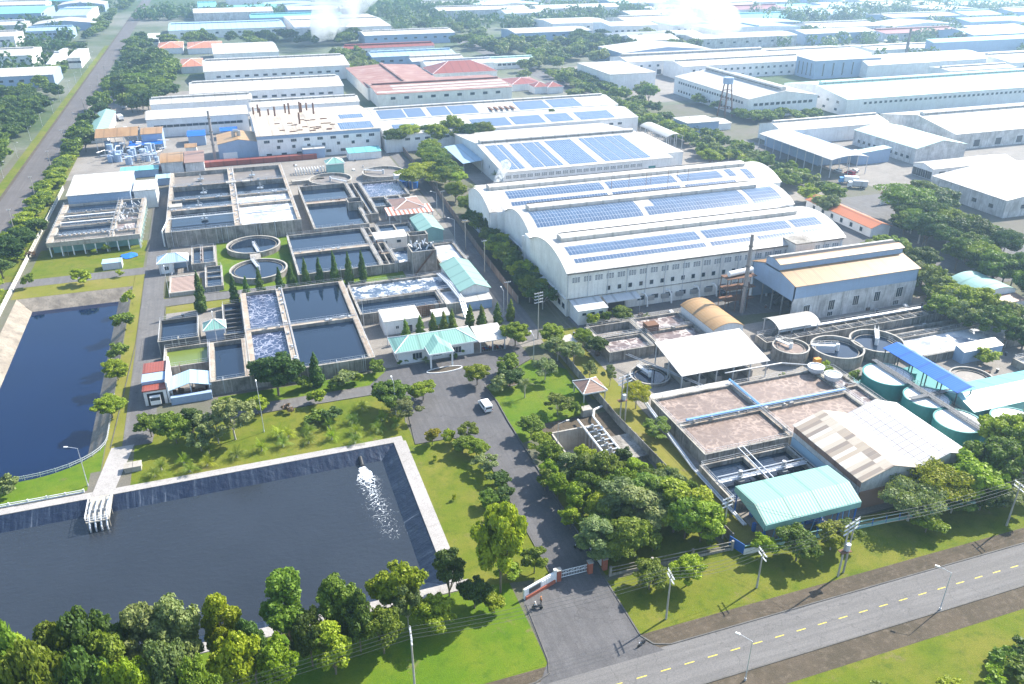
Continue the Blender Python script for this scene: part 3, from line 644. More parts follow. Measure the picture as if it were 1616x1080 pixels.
def person(x, y, z, rz, label, shirt='cloth_orange', trousers='cloth_dark', seated=False, hat=None, group=None):
    t = thing('person', label, 'person', (0, 0, 0), group)
    if seated:
        J = [(0, 0, .95), (0, .02, 1.15), (0, .06, 1.38), (0, .08, 1.50), (0, .10, 1.62), (-.18, .05, 1.40), (-.24, .22, 1.15), (-.22, .45, 1.08), (.18, .05, 1.40), (.24, .22, 1.15), (.22, .45, 1.08), (-.12, .0, .92), (-.18, .38, .88), (-.16, .32, .45), (-.16, .45, .40), (.12, .0, .92), (.18, .38, .88), (.16, .32, .45), (.16, .45, .40)]
    else:
        J = [(0, 0, .95), (0, 0, 1.15), (0, 0, 1.38), (0, 0, 1.50), (0, .02, 1.62), (-.18, 0, 1.40), (-.24, .02, 1.12), (-.22, .12, .88), (.18, 0, 1.40), (.24, -.02, 1.12), (.22, .06, .88), (-.10, 0, .90), (-.11, .08, .50), (-.11, .02, .09), (-.11, .16, .05), (.10, 0, .90), (.11, -.04, .50), (.11, -.12, .09), (.11, .02, .05)]
    E = [(0, 1), (1, 2), (2, 3), (3, 4), (2, 5), (5, 6), (6, 7), (2, 8), (8, 9), (9, 10), (0, 11), (11, 12), (12, 13), (13, 14), (0, 15), (15, 16), (16, 17), (17, 18)]
    Rr = [.14, .13, .15, .06, .10, .06, .045, .035, .06, .045, .035, .09, .065, .045, .04, .09, .065, .045, .04]
    skin_body('body', J, E, Rr, 'skin', t)
    skin_body('shirt', [J[i] for i in (0, 1, 2, 5, 6, 8, 9)], [(0, 1), (1, 2), (2, 3), (3, 4), (2, 5), (5, 6)], [.155, .15, .165, .08, .062, .08, .062], shirt, t)
    skin_body('trousers', [J[i] for i in (0, 11, 12, 13, 15, 16, 17)], [(0, 1), (1, 2), (2, 3), (0, 4), (4, 5), (5, 6)], [.15, .105, .08, .06, .105, .08, .06], trousers, t)
    hx, hy, hz = J[4]; m = MB(); m.ring(hx, hy-.01, .02, .115, hz+.03, hz+.12, 12); m.cyl(hx, hy-.01, .10, hz+.12, hz+.16, 12, .05); m.build('hat' if hat else 'hair', hat or 'cloth_dark', t)
    t.location = (x, y, z); t.rotation_euler = (0, 0, rz); return t
def motorbike(x, y, rz, label, paint='red_paint', group=None):
    t = thing('motorbike', label, 'motorbike', (0, 0, 0), group)
    for yy in (-.62, .62):
        w_ = MB(); w_.tube((-.045, yy, .3), (.045, yy, .3), .3, 14); w_.build('wheel', 'black_plastic', t)
    MB().ext([(-.75, .62), (-.1, .35), (.25, .4), (.35, .75), (.1, .6), (-.1, .62), (-.2, .78), (-.8, .82)], 'x', -.13, .13).build('body', paint, t)
    MB().box(-.14, .14, -.72, -.05, .80, .88).build('seat', 'black_plastic', t)
    MB().path([(0, .62, .3), (0, .42, .95), (-.3, .32, 1.02)], .03, 5).path([(0, .42, .95), (.3, .32, 1.02)], .03, 5).build('handlebar', 'steel', t)
    MB().cbox(0, .5, .78, .16, .1, .14).build('headlight', 'white_paint', t)
    t.location = (x, y, .03); t.rotation_euler = (0, 0, rz); return t
# ================================================================ THE SITE
# ---------------------------------------------------------------- ground sheet with the two pond openings
POND = (-120., 24.6, 103.9, 149.2); LP = (-66.9, -34.6, 158.6, 262.0); PIT = (58.2, 68.2, 127.5, 141.5)
HOLES = [POND, LP, PIT]
xs = sorted({-6000, 6000}|{h[k] for h in HOLES for k in (0, 1)}); ys = sorted({-3000, 9000}|{h[k] for h in HOLES for k in (2, 3)}); m = MB()
for i in range(len(xs)-1):
    for j in range(len(ys)-1):
        cx, cy = (xs[i]+xs[i+1])/2, (ys[j]+ys[j+1])/2
        if not any(h[0] < cx < h[1] and h[2] < cy < h[3] for h in HOLES): m.flat([(xs[i], ys[j]), (xs[i+1], ys[j]), (xs[i+1], ys[j+1]), (xs[i], ys[j+1])], 0)
structure(m.build('ground', 'far_land'))
def surf(name, mat, pts, z): 
    o = MB().flat(pts, z).build(name, mat, None, (pts[0][0], pts[0][1], z)); return structure(o)
def rsurf(name, mat, x0, x1, y0, y1, z): return surf(name, mat, [(x0, y0), (x1, y0), (x1, y1), (x0, y1)], z)
def holed(name, mat, rect, z, holes=HOLES):
    x0, x1, y0, y1 = rect; xs = sorted({x0, x1}|{min(max(h[k], x0), x1) for h in holes for k in (0, 1)}); ys = sorted({y0, y1}|{min(max(h[k], y0), y1) for h in holes for k in (2, 3)}); m = MB()
    for i in range(len(xs)-1):
        for j in range(len(ys)-1):
            cx, cy = (xs[i]+xs[i+1])/2, (ys[j]+ys[j+1])/2
            if not any(h[0] < cx < h[1] and h[2] < cy < h[3] for h in holes): m.flat([(xs[i], ys[j]), (xs[i+1], ys[j]), (xs[i+1], ys[j+1]), (xs[i], ys[j+1])], z)
    return structure(m.build(name, mat))
holed('plant_yard', 'ground', (-100, 330, 40, 470), .01)
rsurf('lawn', 'lawn', -130, 300, -80, 68.0, .02); rsurf('verge', 'soil', -130, 300, 67.4, 71.6, .03)
rsurf('lawn', 'lawn', 50.6, 210, 82.6, 95.6, .02); rsurf('lawn', 'lawn_fresh', -130, 34.6, 81.6, 101.6, .02)
rsurf('verge', 'soil', 49.5, 240, 79.6, 83.0, .035); rsurf('verge', 'soil', -130, 34.5, 79.6, 82.0, .035)
rsurf('main_road', 'road_asphalt', -160, 330, 71.5, 79.62, .045)
surf('gate_apron', 'asphalt', [(31.8, 79.0), (52.6, 79.0), (50.6, 81.6), (50.3, 97.2), (50.5, 99), (42.2, 99), (36, 97.8), (35.2, 95), (34.5, 82.6)], .055)
surf('access_road', 'asphalt', [(42.2, 98.5), (50.6, 98.5), (50.8, 149), (51.2, 158), (50.6, 166), (66.5, 176), (66.5, 191), (62, 183.5), (30.5, 183.0), (24.5, 176.3), (24.5, 171.2), (30.8, 164.5), (29.0, 147.2), (37.4, 147.0), (42.0, 142)], .05)
rsurf('lane', 'asphalt_old', -24.6, 25, 171.3, 175.6, .05); surf('lane', 'asphalt_old', [(-31.0, 166.3), (-25.0, 166.3), (-24.6, 171), (-24.6, 240), (-25.2, 252), (-25.2, 310), (-24.4, 372), (-31.9, 372), (-31.7, 310), (-31.2, 270)], .052)
rsurf('lane', 'asphalt_old', -74, -31, 271.4, 277.8, .05); rsurf('lane', 'asphalt_old', -25.3, 13, 242.2, 248.0, .05)
surf('lane', 'asphalt_old', [(69.0, 186), (74.5, 186), (76.3, 240), (80, 300), (81, 405), (75, 405), (74.5, 300), (70.5, 240)], .05)
surf('path', 'pale_concrete', [(-35.6, 149.5), (-31.5, 149.5), (-28.6, 166.9), (-33.2, 166.9)], .06)
surf('service_yard', 'asphalt_old', [(85, 186), (190, 176), (205, 196), (190, 200), (85, 196)], .04)
# lawns
rsurf('lawn', 'lawn', -28.5, 29, 150.6, 171, .02); surf('lawn', 'lawn', [(26.6, 102), (42.2, 99.4), (42, 142), (37.4, 147.0), (29, 147.2), (29, 152), (26.6, 152)], .022)
surf('lawn', 'lawn_fresh', [(50.8, 140), (57, 141.5), (57.5, 145), (71, 147), (73, 168), (66, 176), (51, 166)], .02); rsurf('lawn', 'lawn', 51, 74, 97, 127, .018)
rsurf('lawn', 'lawn_fresh', -130, -36.5, 152.4, 158.6, .02); rsurf('lawn', 'lawn_dry', -34.4, -31.1, 158.6, 271.4, .02); rsurf('lawn', 'lawn_dry', -68.5, -34.3, 262.0, 271.4, .02)
rsurf('lawn', 'lawn', -66.5, -32.2, 277.8, 306, .02); rsurf('lawn', 'lawn_dry', -25.2, -14, 248, 262, .021); rsurf('lawn', 'lawn_fresh', -9, 16, 248, 294, .02); rsurf('lawn', 'lawn_dry', -24.4, 13, 236.5, 242.2, .02)
rsurf('lawn', 'lawn_fresh', 13, 48, 241.6, 247.2, .021); rsurf('lawn', 'lawn_fresh', -11, 29, 176, 182, .021); rsurf('lawn', 'lawn_dry', 75.2, 82, 96.2, 152, .02); rsurf('lawn', 'lawn_dry', 73, 87, 152, 190, .02)
rsurf('paving', 'paving', 82.2, 215, 96, 176, .022); rsurf('paving', 'paving', -24, 74, 183.2, 400, .015)
holed('bare_soil', 'soil', (57.0, 74, 124, 146), .023)
m = MB()
arc = [(-34.6+0, 170.5)]+[(-34.6-15*(1-_c(t)), 170.5-8*_s(t)) for t in [math.pi/2*i/10 for i in range(1, 11)]]
arc = [(-34.6-(15-15*_c(t)), 170.5-10.5*_s(t)) for t in [math.pi/2*i/12 for i in range(13)]]
pts = [(-34.6, 158.6)]+arc+[(-66.9, 159.2), (-66.9, 158.6)]
structure(m.prism(pts, -6, .018).build('lawn', 'lawn_fresh', None, (-34.6, 158.6, 0)))
# near pond: sloping black liner, wrinkled; light coping; water
def liner(x0, x1, y0, y1, slope, depth, mats, name, step=1.1, rim=0., lip=0.):
    m = MB(); g = random.Random(3); path = [(x0, y1), (x1, y1), (x1, y0), (x0, y0)]
    sx = lambda x, k: min(max(x, x0+k), x1-k)
    nn = 7
    P0 = []
    def edge(a, b):
        L = math.hypot(b[0]-a[0], b[1]-a[1]); n = max(2, int(L/step)); return [(a[0]+(b[0]-a[0])*i/n, a[1]+(b[1]-a[1])*i/n) for i in range(n)]
    loop = edge((x0, y0), (x0, y1))+edge((x0, y1), (x1, y1))+edge((x1, y1), (x1, y0))+edge((x1, y0), (x0, y0)); N = len(loop)
    cx, cy = (x0+x1)/2, (y0+y1)/2; vs = []
    for k in range(nn):
        t = k/(nn-1)
        for q, (x, y) in enumerate(loop):
            w = g.uniform(-.06, .06)*math.sin(math.pi*min(1, t+.1)); ix = min(max(x, x0+slope*t), x1-slope*t); iy = min(max(y, y0+slope*t), y1-slope*t)
            vs.append((ix+w*.5, iy+w*.5, rim-(rim+depth)*t+w*1.1 if 0 < k < nn-1 else rim-(rim+depth)*t))
    m._add(vs, [(k*N+i, k*N+(i+1) % N, (k+1)*N+(i+1) % N, (k+1)*N+i) for k in range(nn-1) for i in range(N)])
    o = m.build(name, mats)
    if isinstance(mats, list):
        for f in o.data.polygons: f.material_index = 0 if abs(f.normal.y) > abs(f.normal.x) else 1
    return o
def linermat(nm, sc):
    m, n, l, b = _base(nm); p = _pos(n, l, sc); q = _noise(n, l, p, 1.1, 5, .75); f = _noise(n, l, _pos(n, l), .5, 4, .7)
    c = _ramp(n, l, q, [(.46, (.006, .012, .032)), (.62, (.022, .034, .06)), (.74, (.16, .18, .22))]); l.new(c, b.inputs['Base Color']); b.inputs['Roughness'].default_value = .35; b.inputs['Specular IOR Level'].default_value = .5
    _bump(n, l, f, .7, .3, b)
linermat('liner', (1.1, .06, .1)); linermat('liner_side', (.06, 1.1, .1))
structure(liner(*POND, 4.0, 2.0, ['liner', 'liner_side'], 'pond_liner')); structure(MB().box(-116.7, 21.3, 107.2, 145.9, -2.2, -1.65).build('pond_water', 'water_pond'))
m = MB(); m.box(-120, 26.8, 149.25, 151.3, 0, .12); m.box(24.65, 27.3, 104.0, 149.2, 0, .14); m.box(-120, 28.2, 101.7, 103.85, 0, .12); structure(m.build('pond_coping', 'pale_concrete'))
dirty('old_slope', (.30, .26, .21), (.10, .085, .07), .8)
structure(liner(*LP, 5.2, 3.6, 'old_slope', 'basin_slope')); structure(MB().box(-63.5, -38, 162.5, 258.5, -3.4, -2.9).build('basin_water', 'water_deep'))
# foam plume and inlet pipe on the near pond
def foam_fan(x, y, L, w1, z, label):
    m, n, l, b = _base('foam_white'); tc = n.new('ShaderNodeTexCoord').outputs['Object']; sp = n.new('ShaderNodeSeparateXYZ'); l.new(tc, sp.inputs[0])
    def mth(op, a, c=None, d=None):
        o = n.new('ShaderNodeMath'); o.operation = op; o.use_clamp = False
        for i, v in enumerate((a, c, d)):
            if v is None: continue
            if isinstance(v, (int, float)): o.inputs[i].default_value = v
            else: l.new(v, o.inputs[i])
        return o.outputs[0]
    t = mth('MULTIPLY', sp.outputs['Y'], -1/L); wid = mth('MULTIPLY_ADD', t, w1, .7); ax = mth('ABSOLUTE', mth('DIVIDE', mth('SUBTRACT', sp.outputs['X'], mth('MULTIPLY', t, 1.5)), wid))
    wp = n.new('ShaderNodeTexNoise'); wp.inputs['Scale'].default_value = .5; l.new(tc, wp.inputs['Vector']); vm = n.new('ShaderNodeVectorMath'); vm.operation = 'MULTIPLY_ADD'; l.new(wp.outputs['Color'], vm.inputs[0]); vm.inputs[1].default_value = (4, 4, 4); l.new(tc, vm.inputs[2])
    no = _noise(n, l, vm.outputs[0], 1.3, 7, .8); v = n.new('ShaderNodeTexVoronoi'); v.feature = 'DISTANCE_TO_EDGE'; v.inputs['Scale'].default_value = .8; l.new(vm.outputs[0], v.inputs['Vector'])
    line = mth('MAXIMUM', mth('SUBTRACT', .55, mth('MULTIPLY', v.outputs['Distance'], 5.0)), 0); core = mth('MAXIMUM', mth('SUBTRACT', .75, mth('MULTIPLY', t, 2.2)), 0)
    f = mth('SUBTRACT', mth('ADD', mth('ADD', mth('MULTIPLY', mth('SUBTRACT', no, .5), 1.6), line), core), mth('ADD', mth('MULTIPLY', ax, .65), mth('MULTIPLY', t, .38))); f = mth('MULTIPLY', mth('SUBTRACT', f, .05), 3.0); cl = n.new('ShaderNodeClamp'); l.new(f, cl.inputs[0])
    b.inputs['Base Color'].default_value = (.75, .8, .85, 1); b.inputs['Roughness'].default_value = .7; l.new(cl.outputs[0], b.inputs['Alpha'])
    k = MB(); k.poly([(x-.6, y, z), (x+.6, y, z), (x+w1+2.2, y-L, z), (x-w1+1, y-L, z)])
    return tag(k.build('foam', 'foam_white', None, (x, y, z)), label, 'foam', None, 'stuff')
fx, fy = P(571, 736, -1.6); foam_fan(fx, 145.0, 25, 9.0, -1.635, 'white foam trailing from the inlet pipe over the grey pond')
ix = P(569, 727, -1.2)[0]
m = MB(); m.tube((ix, 147.4, -.8), (ix, 145.0, -1.35), .42, 12); tag(m.build('inlet_pipe', 'black_plastic', None, (ix, 146.6, -1)), 'short black pipe pouring into the grey pond at its far wall', 'pipe')
# kerbs
m = MB()
m.wall_run([(330, 79.7), (54.0, 79.7), (51.6, 80.6), (50.4, 82.8), (50.45, 97)], .22, 0, .16); m.wall_run([(-160, 79.7), (31.5, 79.7), (34.0, 80.6), (34.8, 83), (35.6, 95)], .22, 0, .16); m.wall_run([(-160, 71.4), (330, 71.4)], .22, 0, .13)
m.wall_run([(42.0, 99.6), (42.0, 142), (37.4, 146.9), (29.0, 147.1), (30.7, 164.4)], .18, 0, .17); m.wall_run([(50.8, 99.5), (50.95, 149), (51.3, 158), (50.8, 166), (66.6, 176.3)], .22, 0, .3)
m.wall_run([(-24.5, 171.1), (25, 171.1)], .15, 0, .16); m.wall_run([(-31.3, 270), (-31.2, 219), (-33.4, 167)], .15, 0, .14); m.wall_run([(-24.3, 236), (-24.3, 241.5), (-20, 242.0), (12, 242.0)], .15, 0, .14); m.wall_run([(-24.9, 262), (-24.9, 249.5), (-23.5, 248.2), (-4, 248.2)], .15, 0, .14)
structure(m.build('kerb', 'concrete_dark'))
g = random.Random(2); m = MB(); x = -120.
while x < 320: m.flat([(x, 75.45), (x+1.7, 75.45), (x+1.7, 75.6), (x, 75.6)], .055); x += 4.05
structure(m.build('road_marking', 'yellow_paint'))
# left far road
rsurf('far_road', 'asphalt_brown', -91.2, -79.0, 240, 2600, .05); rsurf('verge', 'lawn', -96.5, -91.3, 240, 900, .04); rsurf('verge', 'soil', -92.6, -91.25, 240, 1500, .045); rsurf('verge', 'lawn', -78.9, -70, 235, 470, .03)
# haze
hz = MB().box(-7000, 7000, -3500, 9500, -60, 104).build('haze', 'black_plastic'); hz['kind'] = 'stuff'
hm = bpy.data.materials.new('haze_air'); hm.use_nodes = True; n = hm.node_tree.nodes; n.clear(); pv = n.new('ShaderNodeVolumePrincipled'); out = n.new('ShaderNodeOutputMaterial')
pv.inputs['Color'].default_value = (.50, .73, 1.0, 1); pv.inputs['Density'].default_value = .00025; pv.inputs['Anisotropy'].default_value = .55
hm.node_tree.links.new(pv.outputs[0], out.inputs['Volume']); hz.data.materials.clear(); hz.data.materials.append(hm)
# ================================================================ BUILDINGS OF THE PLANT
# three-bay arched warehouse
def warehouse():
    b = thing('warehouse', 'long white warehouse with three arched bays, ridge vents and rows of solar panels', 'warehouse', (132, 240, 0))
    bays = [(84.5, 179.5, 196.6, 227.6, 13.4, 4.1), (86.5, 186.5, 232.2, 257.6, 13.0, 3.7), (82, 201, 260, 288, 12.2, 3.9)]
    for k, (x0, x1, y0, y1, h, rs) in enumerate(bays):
        pr = profile('arch', y0, y1, h, rs, 16); MB().strip(pr, .14, 'x', x0, x1).build('roof', 'roof_white', b)
        i0, i1 = y0+(.6 if k == 0 else .01), y1-(.6 if k == 2 else .02)
        wp = [(i0, 0), (i1, 0), (i1, zat(pr, i1)-.04)]+[(u, z-.04) for u, z in reversed(pr) if i0+.05 < u < i1-.05]+[(i0, zat(pr, i0)-.04)]
        MB().ext(wp, 'x', x0+.5, x1-.5).build('wall', 'wall_cream' if k == 0 else 'wall_white', b)
        uc = (y0+y1)/2+.5; zr = h+rs
        m = MB(); m.ext([(uc-1.9, zr-.5), (uc+1.9, zr-.5), (uc+1.9, zr+1.3), (uc+1.2, zr+1.7), (uc-1.2, zr+1.7), (uc-1.9, zr+1.3)], 'x', x0+4, x1-9); v = m.build('ridge_vent', 'roof_white', b)
        m = MB(); m.box(x0+4.5, x1-9.5, uc+1.3, uc+1.98, zr+1.35, zr+1.8).box(x0+4.5, x1-9.5, uc-1.96, uc-1.5, zr-.15, zr+.1); m.build('vent_opening', 'shadow_gap', v)
        m = MB(); m.box(x0+.5, x1-.5, y1-.01, (232.2, 260)[k], 0, h+.25) if k < 2 else None; (m.build('valley_gutter', 'wall_white', b) if k < 2 else None)
        ranges = {0: [((88, 131), (203.0, 207.5)), ((133, 163.5), (203.0, 207.5)), ((165, 175), (203, 207.5)), ((88.5, 131), (199.6, 201.3)), ((133, 148), (199.6, 201.3)), ((149.5, 163), (199.6, 201.3)), ((166, 176), (199.6, 201.4))],
                  1: [((90, 128), (234.2, 243.2)), ((130, 134), (234.2, 238.5)), ((134, 169), (234.2, 243.2)), ((171, 183), (234.2, 243.2))],
                  2: [((91, 128), (265.2, 270.5)), ((130, 158), (265.2, 270.5)), ((160, 178), (265.2, 270.5)), ((91, 128), (261.6, 263.4)), ((130, 158), (261.6, 263.4)), ((160, 182), (261.6, 263.4)), ((181, 184), (265.5, 271)), ((188, 191), (263, 270))]}[k]
        for (a0, a1), (u0, u1) in ranges: solar_patch(b, pr, 'x', a0, a1, u0, u1)
    # front facade
    F = (85, 179, 197.2, 231)
    windows(b, F, 's', 10.3, 26, 2.3, 1.5, 'louvre', .01, .99); windows(b, F, 's', 6.6, 20, 1.1, 1.3, 'dark', .12, .86); windows(b, (85, 150, 197.2, 230), 's', 1.9, 8, 2.2, 1.3, 'dark', .33, .9)
    m = MB()
    for i in range(16): x = 85.2+i*6.2; m.tube((x, 197.05, .2), (x, 197.05, 13.2), .11, 6)
    m.build('downpipe', 'galvanised', b); MB().box(85, 179, 196.95, 197.19, 5.3, 5.5).box(84.9, 179, 196.7, 197.19, 12.95, 13.2).build('belt_course', 'concrete', b)
    for x0, x1, d in ((96, 107, 3.6), (150, 162, 3.6)):
        m = MB(); m.ext([(197.1, 4.9), (197.1, 5.05), (197.1-d, 4.35), (197.1-d, 4.2)], 'x', x0, x1); c = m.build('canopy', 'roof_grey', b)
        MB().tube((x0+.3, 197.2-d, 0), (x0+.3, 197.2-d, 4.3), .1).tube((x1-.3, 197.2-d, 0), (x1-.3, 197.2-d, 4.3), .1).build('canopy_post', 'galvanised', c)
        MB().box(x0+2, x1-3.5, 197.05, 197.19, .02, 3.6).build('doorway', 'dark_steel', b)
    MB().box(86, 94.5, 190.6, 197.1, 0, 4.3).build('annex', 'wall_white', b); MB().ext([(190.2, 4.35), (197.1, 5.1), (197.1, 5.25), (190.2, 4.5)], 'x', 85.6, 95).build('annex_roof', 'roof_grey', b)
    windows(b, (86, 94.5, 190.6, 197), 's', 2.9, 3, 1.2, .7, 'dark', .05, .95)
    for x in (109, 117, 126.5, 132.5, 143, 144.6, 146.2):
        MB().path([(x, 197.1, 4.0), (x+.5, 196.2, 4.2), (x+1.0, 195.6, 3.2), (x+1.2, 195.4, .3)], .24, 8).build('exhaust_duct', 'white_paint', b)
    for i in range(7): MB().box(110.6+i*4.9, 113+i*4.9, 196.5, 197.1, 1.6, 3.0).build('fan_housing', 'steel', b)
    # left end
    MB().ext([(84.9, 5.4), (84.9, 5.55), (81.2, 4.8), (81.2, 4.65)], 'y', 214, 225).build('side_canopy', 'roof_grey', b); MB().box(84.75, 84.98, 215, 221, .02, 3.8).build('side_door', 'dark_steel', b)
    m = MB(); m.box(84.6, 84.98, 197.2, 231, 5.3, 5.5).box(86.6, 86.98, 233, 258, 5.3, 5.5).box(82.1, 82.48, 261, 287, 5.3, 5.5)
    for y in (231.5, 233.2, 259, 261): m.box(82.0 if y > 260 else 84.4, 87.2, y-.15, y+.15, 0, 12.6)
    m.build('pilaster', 'wall_white', b)
    # stair tower on the east half of the front, rooftop rods
    MB().box(158, 165, 193, 199, 0, 14.8).build('stair_tower', 'wall_cream', b); MB().box(157.7, 165.3, 192.7, 199.3, 14.8, 15.1).build('tower_roof', 'concrete', b)
    m = MB()
    for x, y in ((129, 262), (137, 264), (143, 262), (147, 266), (152, 262), (157, 264), (161, 263), (131, 266)): m.tube((x, y, 14), (x, y, 19+(x % 3)), .07, 5)
    m.build('lightning_rod', 'rust', b)
    windows(b, F, 'w', 1.8, 2, 2.0, 1.6, 'dark', .02, .2)
warehouse()
# tall chimney with ladder, pipes and collar beside the warehouse
def chimney(name, label, x, y, h, r0, r1, mat='chimney_steel', z0=0, cat='chimney', group=None, ring=True):
    t = thing(name, label, cat, (x, y, 0), group); MB().cyl(x, y, r0, z0, h, 16, r1).build('stack', mat, t)
    if ring:
        m = MB()
        for k in (.35, .6, .85): m.ring(x, y, r1, r0+.12, h*k, h*k+.25, 16)
        m.build('collar', 'concrete_dark', t)
        m = MB()
        for s in (-.2, .2): m.tube((x+s, y-r0-.2, z0), (x+s, y-r1-.2, h-1), .03, 4)
        for i in range(int((h-z0)/.6)): z = z0+.6*i; rr = r0+(r1-r0)*z/h; m.tube((x-.2, y-rr-.2, z), (x+.2, y-rr-.2, z), .025, 4)
        m.build('ladder', 'steel', t)
    return t
c = chimney('chimney', 'tall grey steel chimney with a ladder in front of the solar warehouse', 134.6, 183.2, 24, .68, .45)
MB().tube((130.5, 186, 11.5), (139, 187.2, 11.5), .8, 14).tube((139, 187.2, 11.5), (139, 186.5, 3), .5, 8).build('flue_drum', 'white_paint', c)
m = MB()
for x in (129.5, 133, 137): m.tube((x, 184.6, 0), (x, 184.6, 10.5), .12, 5); m.tube((x, 188, 0), (x, 188, 10.5), .12, 5)
for z in (3.5, 7, 10.4): m.box(129.3, 139.2, 184.4, 188.2, z, z+.12)
m.build('support_tower', 'rust', c)
# boiler house
def boiler_house():
    x0, x1, y0, y1 = 143.4, 186.5, 172.6, 193.0; h = 11.2; b = thing('boiler_house', 'tall boiler house with rusty tan roof, raised monitor and pale blue upper walls', 'industrial building', ((x0+x1)/2, (y0+y1)/2, 0))
    ya, yb = 180.2, 187.0
    MB().strip([(y0-.5, h), (ya, 13.1)], .14, 'x', x0-.3, x1+.3).build('roof', 'roof_tan', b); MB().strip([(yb, 13.1), (y1+.5, h)], .14, 'x', x0-.3, x1+.3).build('roof', 'roof_tan', b)
    mo = MB().ext([(ya, 12.6), (yb, 12.6), (yb, 14.9), (yb-1.6, 15.6), (ya+1.6, 15.6), (ya, 14.9)], 'x', x0, x1).build('monitor', 'wall_blue', b)
    MB().strip([(ya-.3, 14.9), (ya+1.8, 15.65), (ya+2.6, 15.65)], .12, 'x', x0-.4, x1+.4).build('monitor_roof', 'roof_tan', mo); MB().strip([(yb-2.2, 15.65), (yb-1.4, 15.65), (yb+.3, 14.9)], .12, 'x', x0-.4, x1+.4).build('monitor_roof', 'roof_white', mo)
    MB().box(x0, x1, ya+2.7, yb-2.3, 15.6, 15.68).build('vent_slot', 'shadow_gap', mo)
    g = [(y0, 6.6), (y1, 6.6), (y1, h-.05), (yb, 13.0), (ya, 13.0), (y0, h-.05)]
    m = MB(); m.box(x0, x1, y0, y0+.3, 7.4, h-.03); m.box(x0, x1, y1-.3, y1, 0, h-.03); m.build('upper_wall', 'wall_blue', b)
    m = MB(); m._add([(x0, u, z) for u, z in g]+[(x0+.25, u, z) for u, z in g], [tuple(range(6)), tuple(range(11, 5, -1))]+[(i, (i+1) % 6, 6+(i+1) % 6, 6+i) for i in range(6)]); m.build('gable_wall', 'wall_blue', b)
    m = MB(); m._add([(x1-.25, u, z if z > 7 else 0) for u, z in g]+[(x1, u, z if z > 7 else 0) for u, z in g], [tuple(range(6)), tuple(range(11, 5, -1))]+[(i, (i+1) % 6, 6+(i+1) % 6, 6+i) for i in range(6)]); m.build('gable_wall', 'wall_white', b)
    m = MB(); m.box(x0, x1, y0+.08, y0+.4, 0, 7.4)
    for i in range(6): x = x0+.2+i*(x1-x0-.4)/5; m.box(x-.2, x+.2, y0-.05, y0+.08, 0, 7.35)
    m.build('front_wall', 'wall_old', b)
    for x, z, w, hh in ((148.5, 2.6, 2.0, 2.2), (157.0, 2.2, 2.0, 3.0), (165.5, 2.4, 2.0, 3.0), (173, 2.6, 2.0, 3.0), (181, 2.9, 2.2, 3.0), (157, .3, 1.8, 1.3), (180.5, .4, 2, 1.4)):
        c = bpy.data.objects.new('window', winmesh(w, hh, 'bar')); SC.collection.objects.link(c); c.parent = b; c.location = (x-b.location.x, y0+.08-b.location.y, z)
    m = MB()
    for i in range(5): y = y0+.5+i*4.8; m.cbox(x0+.6, y, 0, .3, .3, 9)
    for i in range(4): m.box(x0+6+i*9, x0+6.3+i*9, y0+6, y0+6.3, 0, 11)
    m.build('column', 'steel', b)
    g_ = random.Random(8); m = MB()
    for i in range(12): m.tube((x0+2+g_.random()*16, y0+3+g_.random()*14, .4), (x0+3+g_.random()*16, y0+3+g_.random()*14, 3+g_.random()*3), .3+g_.random()*.8, 8)
    m.build('boiler', 'dark_steel', b)
boiler_house()
B = bld
B('shed', 'small white shed with curved mint roof east of the boiler house', (202, 215, 162, 175.5), 4.6, 1.6, 'arch', 'y', 'roof_mint_y', 'wall_white', .4, wins=[('w', .2, 3, 1.8, 3.2, 'door'), ('s', 1.5, 2, 1.4, 1.2, 'bar')])
B('lean_to', 'low dirty grey lean-to below the mint arched shed', (202.5, 214, 157.5, 162), 3.4, .5, 'shed', 'x', 'roof_brown', 'wall_old', .3)
B('canopy', 'small white sheet canopy over pumps before the boiler house', (132.6, 146, 163.2, 170.8), 3.8, 1.3, 'arch', 'x', 'roof_white', open_=True, posts=(4, 2))
B('hut', 'barrel roofed hut with rusty tan roof beside foaming brown basins', (114.2, 123.8, 166.4, 184), 5.0, 1.5, 'arch', 'y', 'roof_tan_y', 'wall_white', .25)
B('canopy', 'wide white open-sided roof over filter presses by the brown tanks', (94.2, 119, 147.8, 162), 4.6, 2.4, 'shed', 'x', 'roof_white', open_=True, posts=(6, 3))
g = random.Random(4); t = thing('filter_press', 'row of grey filter press frames under the wide white roof', 'machine', (106, 155, 0)); m = MB()
for i in range(5): m.box(96.5+i*4.4, 98+i*4.4, 149.5, 160, .1, 1.7)
m.build('press_body', 'concrete_light', t); m = MB()
for i in range(5): m.box(96.7+i*4.4, 97.8+i*4.4, 149.7, 159.7, 1.7, 1.78)
m.build('press_top', 'dark_steel', t)
